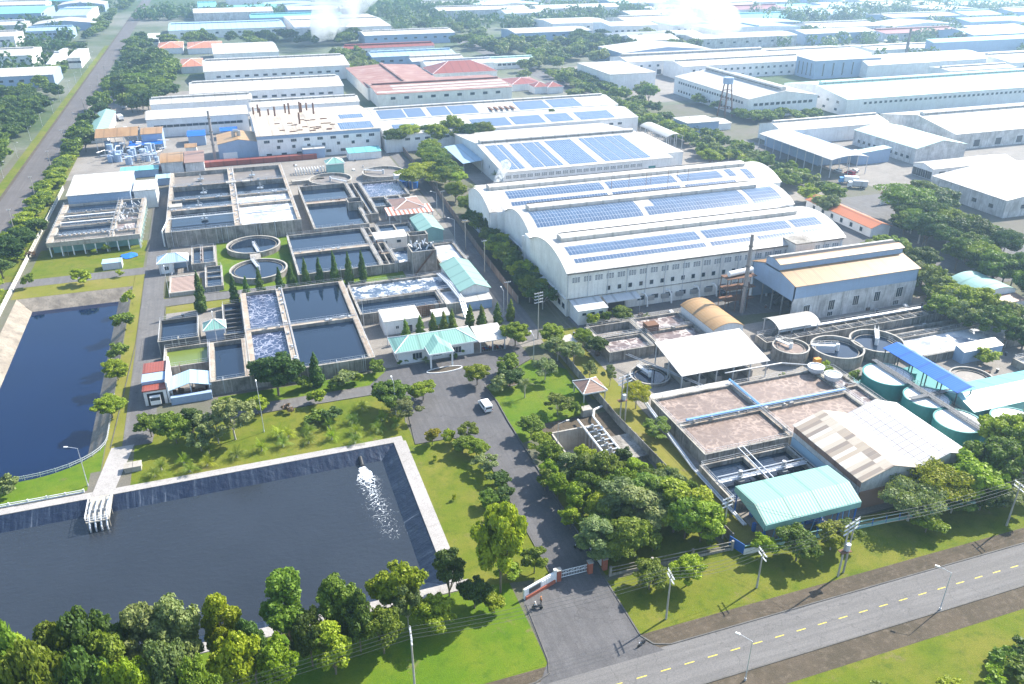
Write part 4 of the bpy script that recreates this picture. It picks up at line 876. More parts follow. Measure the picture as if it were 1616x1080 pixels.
# corrugated twin-gable shed lower right
def twin_shed():
    x0, x1, y0, y1 = 103.8, 130.8, 97.3, 118.6; b = thing('storage_shed', 'large shed with two white gables and patchwork rusty sheets', 'shed', (117, 108, 0)); xm = 117.4
    for a, c, nm in ((x0, xm, 'roof_patch'), (xm, x1, 'roof_patch2')):
        pr = [(a, 6.6), ((a+c)/2+.3, 8.9), (c, 6.9)]; MB().strip(pr, .12, 'y', y0, y1).build('roof', nm, b)
        MB().ext([(a+.3, 0), (c-.01, 0), (c-.01, 6.8), ((a+c)/2+.3, 8.8), (a+.3, 6.55)], 'y', y0+.4, y1-.4).build('wall', 'wall_old', b)
    MB().box(x0+.2, x0+.32, y0+.4, y1-.4, 5.2, 6.5).build('open_band', 'roof_brown', b); MB().box(x0+.1, x0+.19, y0+.4, y1-.4, .3, 4.0).build('cladding', 'roof_paleblue', b)
    MB().box(x0+.32, x1-.5, y0+.2, y0+.38, .02, 4.2).build('cladding', 'roof_brown', b)
def patchmat(name, cols):
    m, n, l, b = _base(name); p = _pos(n, l); t = n.new('ShaderNodeTexBrick'); l.new(p, t.inputs['Vector']); t.offset = 0; lines = name == 'roof_patch2'; t.inputs['Scale'].default_value = 1; t.inputs['Brick Width'].default_value = 6.8; t.inputs['Row Height'].default_value = 1.05; t.inputs['Mortar Size'].default_value = .07 if lines else .03; t.inputs['Brick Width'].default_value = 2.2 if lines else 6.8; t.inputs['Row Height'].default_value = 1.5 if lines else 1.05
    t.inputs['Color1'].default_value = (0, 0, 0, 1); t.inputs['Color2'].default_value = (1, 1, 1, 1); t.inputs['Mortar'].default_value = (.3, .3, .3, 1); t.inputs['Bias'].default_value = 0
    c = _ramp(n, l, t.outputs['Color'], cols); n[c.node.name].color_ramp.interpolation = 'CONSTANT' if False else 'LINEAR'
    q = _noise(n, l, _pos(n, l, (.2, 2.5, 1)), 1., 4, .7); c = _mix(n, l, _ramp(n, l, q, [(.45, (0, 0, 0)), (.8, (.5,)*3)]), c, (.38, .26, .18)); l.new(c, b.inputs['Base Color']); b.inputs['Roughness'].default_value = .55
patchmat('roof_patch', [(.1, (.22, .18, .15)), (.3, (.40, .33, .25)), (.5, (.62, .60, .56)), (.8, (.46, .40, .32))]); patchmat('roof_patch2', [(.0, (.5, .48, .48)), (.29, (.52, .5, .5)), (.3, (.18, .17, .18)), (.32, (.50, .49, .48)), (.9, (.62, .60, .60))])
twin_shed()
# mint canopy at the southern fence, steep side skirt
t = thing('canopy', 'large mint green canopy over blue machinery at the roadside fence', 'canopy', (91.3, 99.6, 0))
MB().strip([(94.6, 4.8), (98.4, 6.6), (104.6, 6.2)], .12, 'x', 80.9, 101.8).build('roof', 'roof_mint', t); MB().box(80.9, 101.8, 94.45, 94.58, 3.6, 4.85).build('fascia', 'wall_green', t); MB()._add([(80.85, 94.6, 3.6), (80.85, 104.6, 5.2), (80.85, 104.6, 6.25), (80.85, 98.4, 6.65), (80.85, 94.6, 4.85)], [(0, 1, 2, 3, 4)]).build('side_skirt', 'wall_green', t)
m = MB()
for i in range(6):
    x = 81.3+i*4.0
    for y, z in ((94.9, 4.7), (104.2, 6.1)): MB().cbox(x, y, 0, .22, .22, z).build('post', 'blue_paint', t)
g = random.Random(6); t = thing('machinery', 'blue pumps and pipework under the mint green canopy', 'machine', (91, 99, 0)); m = MB()
for i in range(26): x, y = 81.8+g.random()*18, 95.6+g.random()*7; MB().cbox(x, y, .02, .5+g.random(), .5+g.random(), .6+g.random()*1.6).build('pump', 'blue_paint', t)
for i in range(14): x = 82+i*1.4; m.tube((x, 95.1, .2), (x+g.uniform(-1, 1), 95.3, 3.4), .08, 5)
m.build('pipe', 'sky_blue_paint', t)
# office with mint hip roof, porch, motorbike shed
b, _, _ = B('office', 'single-storey office with pale mint hipped roof at the car park', (32.2, 54.2, 183.1, 192.4), 4.0, 2.1, 'hip', 'x', 'roof_mint', 'wall_white', .9, wins=[('s', 1.0, 3, 2.4, 1.7, 'bar', .12, .9), ('w', 1.0, 2, 1.5, 1.4, 'bar')])
MB().box(33.3, 33.5, 184, 191, .05, .3).build('plinth', 'concrete', b)
m = MB(); m._add([(40.2, 179.0, 4.3), (46.6, 179.0, 4.3), (46.6, 185, 4.3), (40.2, 185, 4.3), (43.4, 182.2, 5.7), (43.4, 187.6, 5.9), (40.2, 187.6, 4.3), (46.6, 187.6, 4.3)], [(0, 1, 4), (1, 2, 7, 5, 4), (0, 4, 5, 6, 3)]); p_ = m.build('porch_roof', 'roof_mint', b)
m = MB(); m.box(40.1, 46.7, 178.9, 179.1, 3.9, 4.28).box(40.1, 40.3, 179.1, 184, 3.9, 4.28).box(46.5, 46.7, 179.1, 184, 3.9, 4.28); m.build('porch_beam', 'white_paint', p_)
for x in (40.6, 46.2):
    MB().cbox(x, 179.4, 0, .4, .4, 3.9).build('porch_column', 'white_paint', b)
MB().ring(43.4, 178.6, 5.2, 5.5, 0, .35, 40).build('planter_kerb', 'white_paint', b) if False else None
B('shelter', 'white lean-to shelter for motorbikes against the office', (54.6, 62.3, 183.3, 191.5), 3.2, .9, 'shed', 'x', 'roof_white', open_=True, posts=(3, 2))
t = thing('planting_island', 'oval kerbed planting island in front of the office porch', 'planter', (43.4, 177.6, 0)); m = MB(); pts = [(43.6+4.6*_c(a), 177.6+1.3*_s(a)) for a in [i*math.pi/12 for i in range(24)]]; m.wall_run(pts+[pts[0]], .2, 0, .25); m.build('kerb', 'white_paint', t); MB().flat(pts, .12).build('bed', 'soil', t)
t = thing('planting_island', 'round kerbed tree bed in the middle of the car park', 'planter', (49.5, 171.5, 0)); pts = [(P(805, 603)[0]+2.2*_c(a), P(805, 603)[1]+2.2*_s(a)) for a in [i*math.pi/10 for i in range(20)]]; m = MB(); m.wall_run(pts+[pts[0]], .2, 0, .25); m.build('kerb', 'concrete', t); MB().flat(pts, .12).build('bed', 'soil', t)
B('hut', 'white box hut behind the office with plain white roof', (33, 43.6, 201.8, 209.8), 4.0, .3, 'shed', 'x', 'roof_white', 'wall_white', .15, wins=[('s', .1, 1, 1.1, 2.1, 'door', .6, .8), ('s', 1.6, 1, .8, .8, 'bar', .2, .5)])
B('hut', 'low white roofed pump hut behind the row of cypresses', (47.5, 52.5, 203.5, 208), 2.6, .4, 'shed', 'x', 'roof_white', 'wall_green', .2)
B('shed', 'gabled shed with mint and white roof beside the inner lane', (58, 67.8, 214, 237.8), 4.6, 1.9, 'gable', 'y', 'roof_mint_y', 'wall_white', .5, wins=[('w', .8, 6, 1.8, 1.4, 'bar'), ('s', .1, 1, 3, 2.6, 'door')])
B('lean_to', 'low cream lean-to with blue tarpaulin at the end of the mint shed', (58.8, 67, 210.2, 214), 2.7, .5, 'shed', 'x', 'roof_white', 'wall_blue', .2)
b, _, _ = B('garage', 'tall garage with two rust red roofs and a truck inside', (-27.2, -21.9, 182.9, 195.6), 4.1, .2, 'flat', 'x', 'roof_red', 'wall_white', .2); MB().box(-27.3, -21.8, 186.0, 190.2, 4.12, 4.9).build('parapet', 'wall_blue', b); MB().box(-26.3, -22.8, 183.02, 183.09, .02, 3.2).build('doorway', 'shadow_gap', b); MB().box(-27.25, -21.85, 190.3, 195.7, 4.2, 5.0).build('rear_roof', 'roof_red', b)
MB().box(-21.9, -21.5, 183, 196.5, 0, 5.6).build('party_wall', 'wall_white', b)
vehicle('truck', -24.6, 186.0, math.pi, 'small white truck parked inside the red roofed garage')
B('canopy', 'pale blue gabled canopy beside the red roofed garage', (-21.4, -12.0, 183.2, 190.2), 3.0, 1.3, 'gable', 'y', 'roof_paleblue', open_=True, posts=(3, 2)); t = tag(MB().box(-21.3, -12.2, 181.6, 182.9, .0, 1.9).build('low_wall', 'wall_blue', None, (-16.7, 182, 0)), 'pale blue sheet wall in front of the pale blue canopy', 'wall')
g = random.Random(9); m = MB()
for i in range(40): m.cbox(-21+g.random()*8.5, 183.6+g.random()*4, .02, .4+g.random()*.7, .4+g.random()*.7, .3+g.random()*1.2)
tag(m.build('scrap_heap', 'rust', None, (-17, 185, 0)), 'heap of scrap and barrels under the pale blue canopy', 'scrap', None, 'stuff')
b, _, _ = B('pump_house', 'small white pump house with pale blue pyramid roof by the lane', (-27.2, -17.6, 268.8, 275.8), 3.9, 1.9, 'hip', 'x', 'roof_paleblue', 'wall_white', .6, open_=True, posts=(3, 2)); MB().box(-26.4, -22.6, 269.6, 273.5, 0, 3.4).build('room', 'wall_white', b); windows(b, (-26.4, -22.6, 269.6, 273.5), 's', 1.2, 1, 1.3, 1.2, 'bar'); MB().box(-22.5, -18.4, 273.4, 274.9, 0, 3.0).build('panel_wall', 'wall_blue', b)
B('pump_house', 'pump house with white pyramid roof beside the dark settling tank', (-13.6, -7.6, 213.2, 218.6), 3.6, 1.8, 'hip', 'x', 'roof_mint', 'wall_blue', .5)
B('pump_house', 'pump house with white pyramid roof behind the round settling tanks', (40.6, 49, 372.8, 380), 4.9, 1.9, 'hip', 'x', 'roof_mint', 'wall_green', .5)
b, _, _ = B('gazebo', 'square gazebo with weathered brown tiled pyramid roof', (70.0, 76.2, 150.6, 157.2), 2.9, 1.8, 'hip', 'x', 'roof_brown', None, .4, open_=True, posts=(2, 2))
B('shed', 'small shed with pink brown hipped roof among the far tanks', (56.4, 68.2, 298.2, 313.2), 4.4, 1.6, 'hip', 'y', 'roof_brown', 'wall_old', .4)
B('canopy', 'rust and white striped canopy beside the pink brown roof', (53, 70.6, 294, 302), 3.6, .8, 'shed', 'x', 'roof_stripe' if 'roof_stripe' in MATS else 'roof_brown', open_=True, posts=(5, 2))
B('shed', 'mint and white gabled shed south of the striped canopy', (59.4, 68.2, 269.6, 286.8), 4.4, 1.7, 'gable', 'y', 'roof_mint_y', 'wall_green', .4)
B('hut', 'white control hut above the foaming basin', (43.3, 54.8, 268.4, 275.4), 4.0, .3, 'shed', 'x', 'roof_white', 'wall_cream', .2, wins=[('s', 2.2, 2, 1.4, .9, 'dark')])
for lab, r, h in (('tall open concrete tower beside the white control hut', (53.4, 59.8, 259.6, 263.6), 7.2), ('larger concrete tower topped by silver filter pipes', (50.6, 58.6, 243, 250.6), 7.6), ('square concrete tower over the far twin tank', (40.6, 46.4, 309.6, 315.6), 5.6)):
    t = tank(lab, r, h, .35, wl=h-1.2, mats='water_dark', rails=False, name='concrete_tower', cat='tower')
    if h == 7.6:
        g = random.Random(3); m = MB()
        for i in range(16): x, y = 51.5+g.random()*6, 244+g.random()*5.5; MB().tube((x, y, h), (x+g.uniform(-1.5, 1.5), y+g.uniform(-1, 1), h+.8+g.random()*1.2), .22, 8).build('filter_pipe', 'galvanised', t)
        m = MB(); m._add([(51.2, 242.9, .3), (51.2, 241.8, .3), (57.6, 241.8, 7.6), (57.6, 242.9, 7.6)], [(0, 1, 2, 3)]); m.rail([(51.2, 241.8, .3), (57.6, 241.8, 7.6)], 1, .04, 1.5); m.build('staircase', 'rust', t)
# elevated bioreactor building at the left, open undercroft
t = tank('raised concrete basin block on open posts left of the main lane', (-62.6, -33.4, 297.4, 343), 5.2, .7, xd=[(-42.5, 1.4), (-52.0, .01+.6)][:1], yd=[(304, 1.4), (314.5, .8), (322.5, .8), (330, .8)], wl=4.4, mats='water_dark', per={(1, 1): 'water_brownfoam', (1, 2): 'water_brownfoam', (1, 0): 'water_sludge', (0, 0): 'water_sludge'}, base=3.6, wall='concrete_light', wx=1.6, name='basin_block')
m = MB()
for i in range(9): x = -62+i*(28/8); MB().cbox(x, 297.9, 0, .35, .35, 3.7).build('post', 'white_paint', t)
for i in range(10): y = 299+i*4.8; MB().cbox(-33.8, y, 0, .35, .35, 3.7).build('post', 'white_paint', t)
MB().box(-61.8, -34.2, 302, 342.4, 0, 3.58).build('lower_wall', 'wall_green', t)
m = MB()
for yy in (318.5, 326.4): m.box(-60.8, -43.4, yy-.35, yy+.35, 5.3, 5.5)
m.build('walkway', 'white_paint', t); m = MB(); g = random.Random(12)
for i in range(26): x, y = -41.2+g.random()*6, 305+g.random()*34; m.tube((x, y, 4.6), (x+g.uniform(-.8, .8), y+g.uniform(-.8, .8), 5.9), .22, 6)
for i in range(14): x = -59+i*1.5; m.cbox(x, 303.8+g.uniform(-.4, .4), 5.2, .7, .5, .5)
m.build('pipework', 'galvanised', t)
b, _, _ = B('shed', 'white roofed building behind the raised basin block', (-61.5, -38.5, 343.4, 372), 8.2, .8, 'shed', 'x', 'roof_white', 'wall_blue', .4); B('shed', 'small flat white roofed room beside the raised basin block', (-38.2, -29.5, 346, 362), 7.4, .2, 'flat', 'x', 'roof_white', 'wall_white', .3)
B('equipment_cabin', 'low grey metal cabin on the lawn by the horizontal lane', (P(163, 425)[0], P(197, 410)[0], 279.0, 283.2), 2.2, .1, 'shed', 'x', 'roof_paleblue', 'roof_grey', .1, cat='cabin')
g = random.Random(3); px_, py_ = P(206, 404); m = MB(); pts = [(px_+3.1*_c(a)*g.uniform(.6, 1.1), py_+3.4*_s(a)*g.uniform(.6, 1.1)) for a in [i*.52 for i in range(12)]]
cc = [(px_, py_, .7)]+[(x, y, g.uniform(.05, .35)) for x, y in pts]; m._add(cc, [(0, i+1, (i+1) % 12+1) for i in range(12)]); tag(m.build('tarpaulin', 'tarp_blue', None, (px_, py_, 0)), 'crumpled bright blue tarpaulin lying on the grass beside the cabin', 'tarpaulin')
# ---------------------------------------------------------------- tanks, left plant
t = tank('largest aeration block with six sludge basins and two foam-covered basins', (-25.0, 21.2, 294.6, 376.5), 5.6, .6, xd=[(-.6, 2.6)], yd=[(307.5 if False else 320.5, 2.2), (333.5, 1.0), (353.5, 1.0)], wl=4.7, wx=1.3, mats='water_dark',
         per={(0, 3): 'water_sludge', (1, 3): 'water_sludge', (1, 0): 'water_whitefoam', (1, 1): 'water_whitefoam', (0, 2): 'water_dark', (1, 2): 'water_dark'}, lv={(0, 0): 4.2, (0, 2): 3.6, (1, 2): 3.6, (0, 3): 3.9, (1, 3): 3.9})
m = MB(); m.box(-24, -2, 308.8, 309.6, 5.7, 5.95).box(.8, 20, 311, 311.5, 5.5, 5.8); m.rail([(-24, 308.8, 5.9), (-2, 308.8, 5.9)], 1, .04, 2); m.rail([(.8, 311, 5.8), (20, 311, 5.8)], 1, .04, 2); m.build('walkway', 'white_paint', t)
for x, y in ((-12, 309.2), (-14, 327), (8, 365), (-12, 344), (10, 344), (-13, 366)):
    m = MB(); m.cyl(x, y, 1.3, 4.6, 5.0, 12).cyl(x, y, .3, 5, 6.9, 8).tube((x, y, 6.4), (x+1.6, y, 5.4), .1, 5); m.build('surface_aerator', 'steel', t)
m = MB(); m.tube((-24.4, 308, 6.2), (-1, 308, 6.2), .22, 8); m.path([(-26, 296, .2), (-26, 296, 5.8), (-24.4, 308, 6.2)], .25, 8); m.build('pipe', 'white_paint', t)
m = MB(); m.cbox(-22, 324, 5.6, 4.5, 4.5, .9).cbox(-1, 352, 5.6, 4, 3, .7).cbox(5, 352, 5.6, 3, 2, .6); m.build('distribution_box', 'concrete_light', t)
tank('rectangular twin tank with a walkway between two dark basins', (14.9, 41.2, 246.4, 285.4), 3.2, .6, yd=[(266.5, 2.4)], wl=2.3, mats='water_dark')
t = tank('narrow channel tank with three walkways beside the dark twin tank', (41.5, 46.4, 246.6, 285.4), 3.1, .6, xd=[(43.9, .4)], yd=[(257, 1), (268, 1), (276, 1)], wl=1.4, mats='water_dark'); tank('small foaming basin below the white control hut', (46.7, 53, 247, 261), 3.0, .5, wl=1.9, mats='water_foam', lv={}); tank('pair of small clear basins behind the white control hut', (46.7, 58.8, 276, 286.4), 3.0, .5, xd=[(53, .5)], wl=2.4, mats='water_dark')
tank('small tank with white foam left of the inner lane', (60, 69, 242.5, 262), 2.6, .5, wl=1.9, mats='water_whitefoam')
tank('far twin tank with a brown walkway across it', (25, 44.8, 288.6, 345.8), 3.4, .7, yd=[(321, 3.0)], wl=2.2, mats='water_dark', lv={(0, 1): 1.6}); tank('thin channel tank between the far twin tank and the swirling basin', (45, 50.4, 300, 345), 3.2, .6, xd=[(47.6, .4)], wl=1.6, mats='water_dark')
tank('square tank of swirling pale blue foam among the far tanks', (50.6, 67.4, 322, 344.6), 3.0, .6, wl=2.3, mats='water_swirl'); tank('two small basins in front of the swirling square tank', (50.6, 63, 309, 321.8), 3.0, .6, xd=[(57, 1)], wl=1.8, mats='water_dark')
round_tank('round settling tank with grey water at the far left of a pair', P(512, 272)[0], 357, 9.2, 2.6, 1.6, 'water_sludge', bridge=-.9); round_tank('round settling tank with grey water at the far right of a pair', P(595, 266)[0], 361, 9.4, 2.6, 1.6, 'water_sludge', bridge=2.6)
tag(MB().box(24, 38, 361, 363, 0, 1.6).box(24, 38, 365, 366, 0, 1.2).build('channel', 'concrete_light', None, (31, 363, 0)), 'low pale concrete channel behind the left grey round tank', 'channel')
t = thing('water_tank', 'pair of blue plastic water tanks by the back boundary wall', 'water tank', (70, 345, 0)); MB().cyl(69.6, 343, 1.9, 0, 2.8, 18).cyl(73.2, 340, 1.9, 0, 2.8, 18).build('tank_body', 'blue_paint', t); MB().cbox(69, 348, 0, 5, 4, 4.4).build('tank_house', 'wall_white', t)
round_tank('round clarifier with a bridge, the farther of two on the bright lawn', 3.4, 283.6, 9.0, 1.9, 1.35, bridge=-1.45); round_tank('round clarifier with a bridge, the nearer of two on the bright lawn', 3.6, 259.6, 9.0, 1.9, 1.35, bridge=1.75)
t = tag(MB().cbox(3.3, 271.4, 0, 3.4, 5.6, 1.8).build('valve_chamber', 'concrete', None, (3.3, 271.4, 0)), 'low concrete chamber linking the two round clarifiers', 'chamber')
tank('small two-part basin by the pyramid roofed pump house', (-16.8, -9.4, 269, 285), 2.4, .5, xd=[(-13.6, .8)], wl=1.6, mats='water_dark'); tank('small four-part basin south of the pyramid roofed pump house', (-12.8, -7.6, 249.5, 267.5), 1.6, .5, xd=[], yd=[(257.5, .5), (262, .5)], wl=1.1, mats='water_dark', per={(0, 2): 'water_pond'})
t = thing('sludge_bed', 'slotted concrete bed with pale red brown slats on the dry lawn', 'concrete bed', (-19, 255, 0)); MB().ring(0, 0, .1, .2, 0, .01, 4) if False else None
m = MB(); gridmesh(m, [-23.4, -22.9, -15.4, -14.9], [248.9, 249.4, 262.2, 262.7], lambda i, j: .25 if (i, j) == (1, 1) else 1.3); m.build('bed_wall', 'concrete_light', t); m = MB()
for i in range(12): y = 249.9+i*1.03; m.box(-22.9, -15.4, y, y+.5, 1.0, 1.22)
m.build('slat', 'red_brick_pale', t); MB().box(-22.85, -15.45, 249.45, 262.15, .28, .34).build('bed_gap_shade', 'shadow_gap', t)  # near-black sheet over the bed bottom paints the shade between slats
t = tank('big six-basin pool block with pale walkways and swirling aeration lanes', (-2.9, 27.2, 183.6, 236.8), 3.5, .7, xd=[(8.1, 2.0)], yd=[(209.4, 1.5)], wl=2.6, mats='water_dark', per={(0, 0): 'water_swirl', (0, 1): 'water_swirl'}, wx=1.5)
tank('dark rectangular basin in front of the pyramid roofed pump house', (-12.2, -3.0, 183.6, 205.6), 3.5, .6, wl=2.3, mats='water_dark', wx=1.2)
tank('shallow row of narrow dark filter cells beside the pump house', (-8.4, -3.0, 212.6, 234), 1.8, .5, yd=[(217, .4), (220, .4), (223, .4), (226, .4), (229, .4)], wl=1.1, mats='water_dark', wall='concrete_dark')
tank('algae green basin north of the red roofed garage', (-23.2, -12.3, 196.4, 207.8), 2.6, .5, wl=1.7, mats='water_green')
tank('dark steel settling tank beside the lane', (-24.6, -14.6, 209.2, 223), 4.0, .4, wl=3.0, mats='water_dark', wall='concrete_dark')
tank('long foam-covered basin ending in a pipe bridge', (28.2, 58.2, 221.2, 233.6), 3.1, .6, wl=2.4, mats='water_foam'); tank('dark calm basin in front of the foam-covered basin', (28.2, 52.6, 211, 220.9), 3.1, .6, wl=2.1, mats='water_dark', xd=[])
t = tank('square foam basin with silver pipes right of the foam-covered basin', (52.8, 58.2, 209.6, 221), 3.3, .6, wl=2.5, mats='water_whitefoam'); m = MB()
for k in range(3): m.path([(56+k*.7, 233, 3.4), (56.4+k*.7, 222, 4.4), (57+k*.6, 211, 4.0), (57+k*.6, 205, .3)], .25, 8)
m.build('pipe', 'galvanised', t)
t = thing('scaffold', 'rusty ladder rack standing before the dark calm basin', 'rack', (46, 210, 0)); m = MB()
for i in range(10): m.tube((44+i*.6, 210.4, 0), (44+i*.6, 210.4, 3.6), .07, 4)
for i in range(6): m.tube((44, 210.4, .4+i*.6), (49.4, 210.4, .4+i*.6), .08, 4)
m.build('frame', 'rust', t)
# ---------------------------------------------------------------- tanks, right plant
t = tank('big brown sludge tank in four bays crossed by a blue pipe', (83.6, 128.0, 119.2, 142.8), 3.3, .5, xd=[(104.8, 1.0)], yd=[(130.9, 1.2)], wl=2.75, mats='water_brown')
MB().path([(86, 131.2, 4.0), (128, 131.2, 4.0)], .32, 8).path([(105, 131.2, 3.9), (105, 144, 3.9)], .30, 8).build('blue_pipe', 'sky_blue_paint', t); m = MB()
for i in range(7): m.cbox(88+i*6.3, 131.2, 3.3, .3, .9, .5)
m.build('pipe_saddle', 'dark_steel', t); MB().box(84, 105.6, 143.0, 145.2, 2.9, 3.05).build('walkway_slab', 'roof_white', t)
tank('narrow brown tank bay beside the steel hoppers', (128.3, 133.4, 122, 142), 3.2, .5, yd=[(133, .8)], wl=2.5, mats='water_brownfoam')
for x, y, l_ in ((127.5, 141.2, 'far'), (128.8, 136.6, 'near')):
    t = thing('hopper', f'round grey steel hopper, the {"farther" if l_ == "far" else "nearer"} of two on the brown tank', 'hopper', (x, y, 0)); MB().cyl(x, y, 1.2, 3.3, 4.0, 20, 1.9).cyl(x, y, 1.9, 4.0, 4.9, 20).ring(x, y, 1.75, 2.05, 4.9, 5.05, 20).build('drum', 'galvanised', t); MB().cyl(x, y, 1.7, 4.9, 5.0, 20, 1.3).build('lid', 'steel', t)
tag(MB().cbox(129.6, 143.6, 3.0, 1.6, 1.2, 2.6).build('control_box', 'orange_paint', None, (129.6, 143.6, 3)), 'orange yellow box standing behind the grey steel hoppers', 'box')
t = tank('lower twin tank with dark water and two aerator bridges', (81.4, 102.4, 104.9, 117.6), 2.3, .4, xd=[(91.8, .7)], yd=[], wl=1.3, mats='water_dark', wx=.4); m = MB()
for y in (110.6, 111.9): m.tube((82, y, 3.1), (102.2, y, 3.1), .12, 6)
for x in (91.2, 92.4): m.tube((x, 105, 3.0), (x, 119, 3.6), .12, 6)
m.box(82, 102.2, 110.7, 111.8, 2.35, 2.5); m.rail([(82, 110.7, 2.5), (102.2, 110.7, 2.5)], 1, .04, 1.6); m.build('walkway', 'galvanised', t)
for x in (86.8, 97): MB().cyl(x, 111.2, 1.0, 1.3, 2.0, 12).cyl(x, 111.2, .45, 2.5, 4.0, 10).build('surface_aerator', 'steel', t)
tank('small walled strip of dark water east of the lower twin tank', (102.6, 103.5, 104.9, 117.6), 2.2, .2, wl=1.2, rails=False)
tank('brown basin with thin foam lines left of the white roof', (84.8, 97.6, 167.6, 175.4), 2.9, .5, wl=2.1, mats='water_brownfoam', wall='concrete'); tank('empty brown basin with stained walls at the corner of the plant', (85, 98.4, 176.0, 183.6), 2.9, .6, wl=.8, mats='water_sludge')
t = tank('wide foaming brown basin beside the barrel roofed hut', (98.9, 114, 167.2, 184.4), 2.9, .6, yd=[(175.5, .8)], wl=2.2, mats='water_brownfoam'); MB().cbox(101.2, 176.6, 2.9, 3.4, 2.8, 1.8).build('splitter_box', 'rust', t)
t = round_tank('sunken round tank with a white bridge on the dry ground', 91.0, 157.2, 5.0, .9, .3, 'water_dark', bridge=1.75, bm='white_paint')
round_tank('small round tank with rusty sludge and a pale bridge', 130.2, 154.6, 4.6, 3.6, 3.0, 'water_brown', bridge=1.9, bm='white_paint')
round_tank('round concrete tank with a radial bridge, middle of three', 141.6, 150.6, 6.6, 3.4, 2.4, bridge=2.7, bm='white_paint'); round_tank('round concrete tank with a white drive bridge, behind the blue canopy', 153.8, 150.2, 6.8, 3.4, 2.2, bridge=.9, bm='white_paint')
t = tank('long low channel tank with cross beams before the boiler house', (127, 191, 160.4, 165.4), 2.3, .4, xd=[(133+i*4.4, .3) for i in range(13)], yd=[(163, .3)], wl=1.0, mats='water_brownfoam'); MB().tube((134, 164.4, 2.7), (189, 164.4, 2.7), .35, 8).build('pipe', 'galvanised', t)
for k in range(2): tag(MB().box(126, 196, 156.6-k*2.4, 157.1-k*2.4, 0, 1.6).build('channel_wall', 'concrete', None, (160, 156.6-k*2.4, 0)), ['long grey channel wall just south of the beamed channel tank', 'long grey channel wall beside the three round tanks'][k], 'wall')
tank('long basin churning with white foam at the right edge', (158.5, 215, 140.8, 151.5), 2.2, .6, wl=1.5, mats='water_whitefoam'); tank('second foamy dark basin at the far right edge', (182, 230, 121, 133), 2.0, .6, wl=1.3, mats='water_foam')
B('shed', 'small white lean-to shed beside the white foam basin', (170.2, 183.4, 137.4, 140.6), 3.3, .8, 'shed', 'x', 'roof_white', 'wall_blue', .1); round_tank('empty round tank with a beige floor near the cyan roof', 165, 129.4, 5.0, 1.6, 1.1, 'water_sludge', bridge=None)
for x, y, r, l_ in ((141.4, 132.6, 5.6, 'farthest of the row beneath the dark walkway'), (142.2, 121.0, 5.0, 'middle of the row beneath the dark walkway'), (141.2, 110.8, 5.0, 'nearest of the row beneath the dark walkway'), (153.4, 107.2, 5.0, 'set apart right of the dark walkway')):
    round_tank(f'teal steel tank with white cover, {l_}', x, y, r, 4.8, 4.2, wall='teal_paint', bridge=None, cov='wall_white', name='steel_tank', group=None)
t = thing('walkway', 'dark steel walkway running over the teal tanks', 'walkway', (142.6, 120, 0)); m = MB(); m.box(141.9, 143.3, 105, 139, 5.3, 5.45); m.box(143.3, 149, 120.4, 121.6, 5.3, 5.45); m.box(137.4, 141.9, 120.4, 121.6, 5.3, 5.45); m.build('deck', 'dark_steel', t); m = MB()
for x in (141.95, 143.25): m.rail([(x, 105, 5.45), (x, 139, 5.45)], 1.1, .03, 2.2)
m.build('handrail', 'dark_steel', t); m = MB()
for y in (106, 116, 126, 138): MB().cbox(142.6, y, 4.3 if y in (106,) else 0, .3, .3, 5.3 if y != 106 else 1).build('support', 'teal_paint', t)
t = thing('walkway', 'blue railed walkway reaching the teal tank on the right', 'walkway', (150, 105, 0)); m = MB(); m.box(143.4, 158, 103.8, 105.2, 4.9, 5.05); m.rail([(143.4, 103.8, 5.05), (158, 103.8, 5.05)], 1.1, .05, 1.2); m.rail([(143.4, 105.2, 5.05), (158, 105.2, 5.05)], 1.1, .05, 1.2); m.build('deck', 'sky_blue_paint', t)
t = thing('canopy', 'bright blue narrow canopy over teal machinery', 'canopy', (148.8, 128, 0)); MB().strip([(146.1, 7.3), (150.0, 8.2), (150.9, 8.0)], .12, 'y', 116.8, 140.3).build('roof', 'roof_blue', t); m = MB()
for i in range(6):
    for x in (146.5, 150.5): MB().cbox(x, 117.2+i*4.5, 0, .2, .2, 7.3).build('post', 'dark_steel', t)
g = random.Random(16); t = thing('machinery', 'teal pumps and vessels below the bright blue canopy', 'machine', (147.5, 126, 0)); m = MB()
for i in range(22): x, y = 145.4+g.random()*5, 116+g.random()*22; MB().cyl(x, y, .4+g.random()*.6, .02, 1.5+g.random()*2.4, 10).build('vessel', 'teal_paint', t)
B('shed', 'shed with a cyan and cream gabled roof at the right edge', (147.2, 175, 112.4, 123.6), 4.6, 1.6, 'gable', 'x', 'roof_cyan', 'wall_green', .4)
tag(MB().box(133.8, 160, 103, 140, .03, .5).build('bund', 'teal_paint', None, (146, 120, 0)), 'low teal painted bund floor around the teal tanks', 'bund')
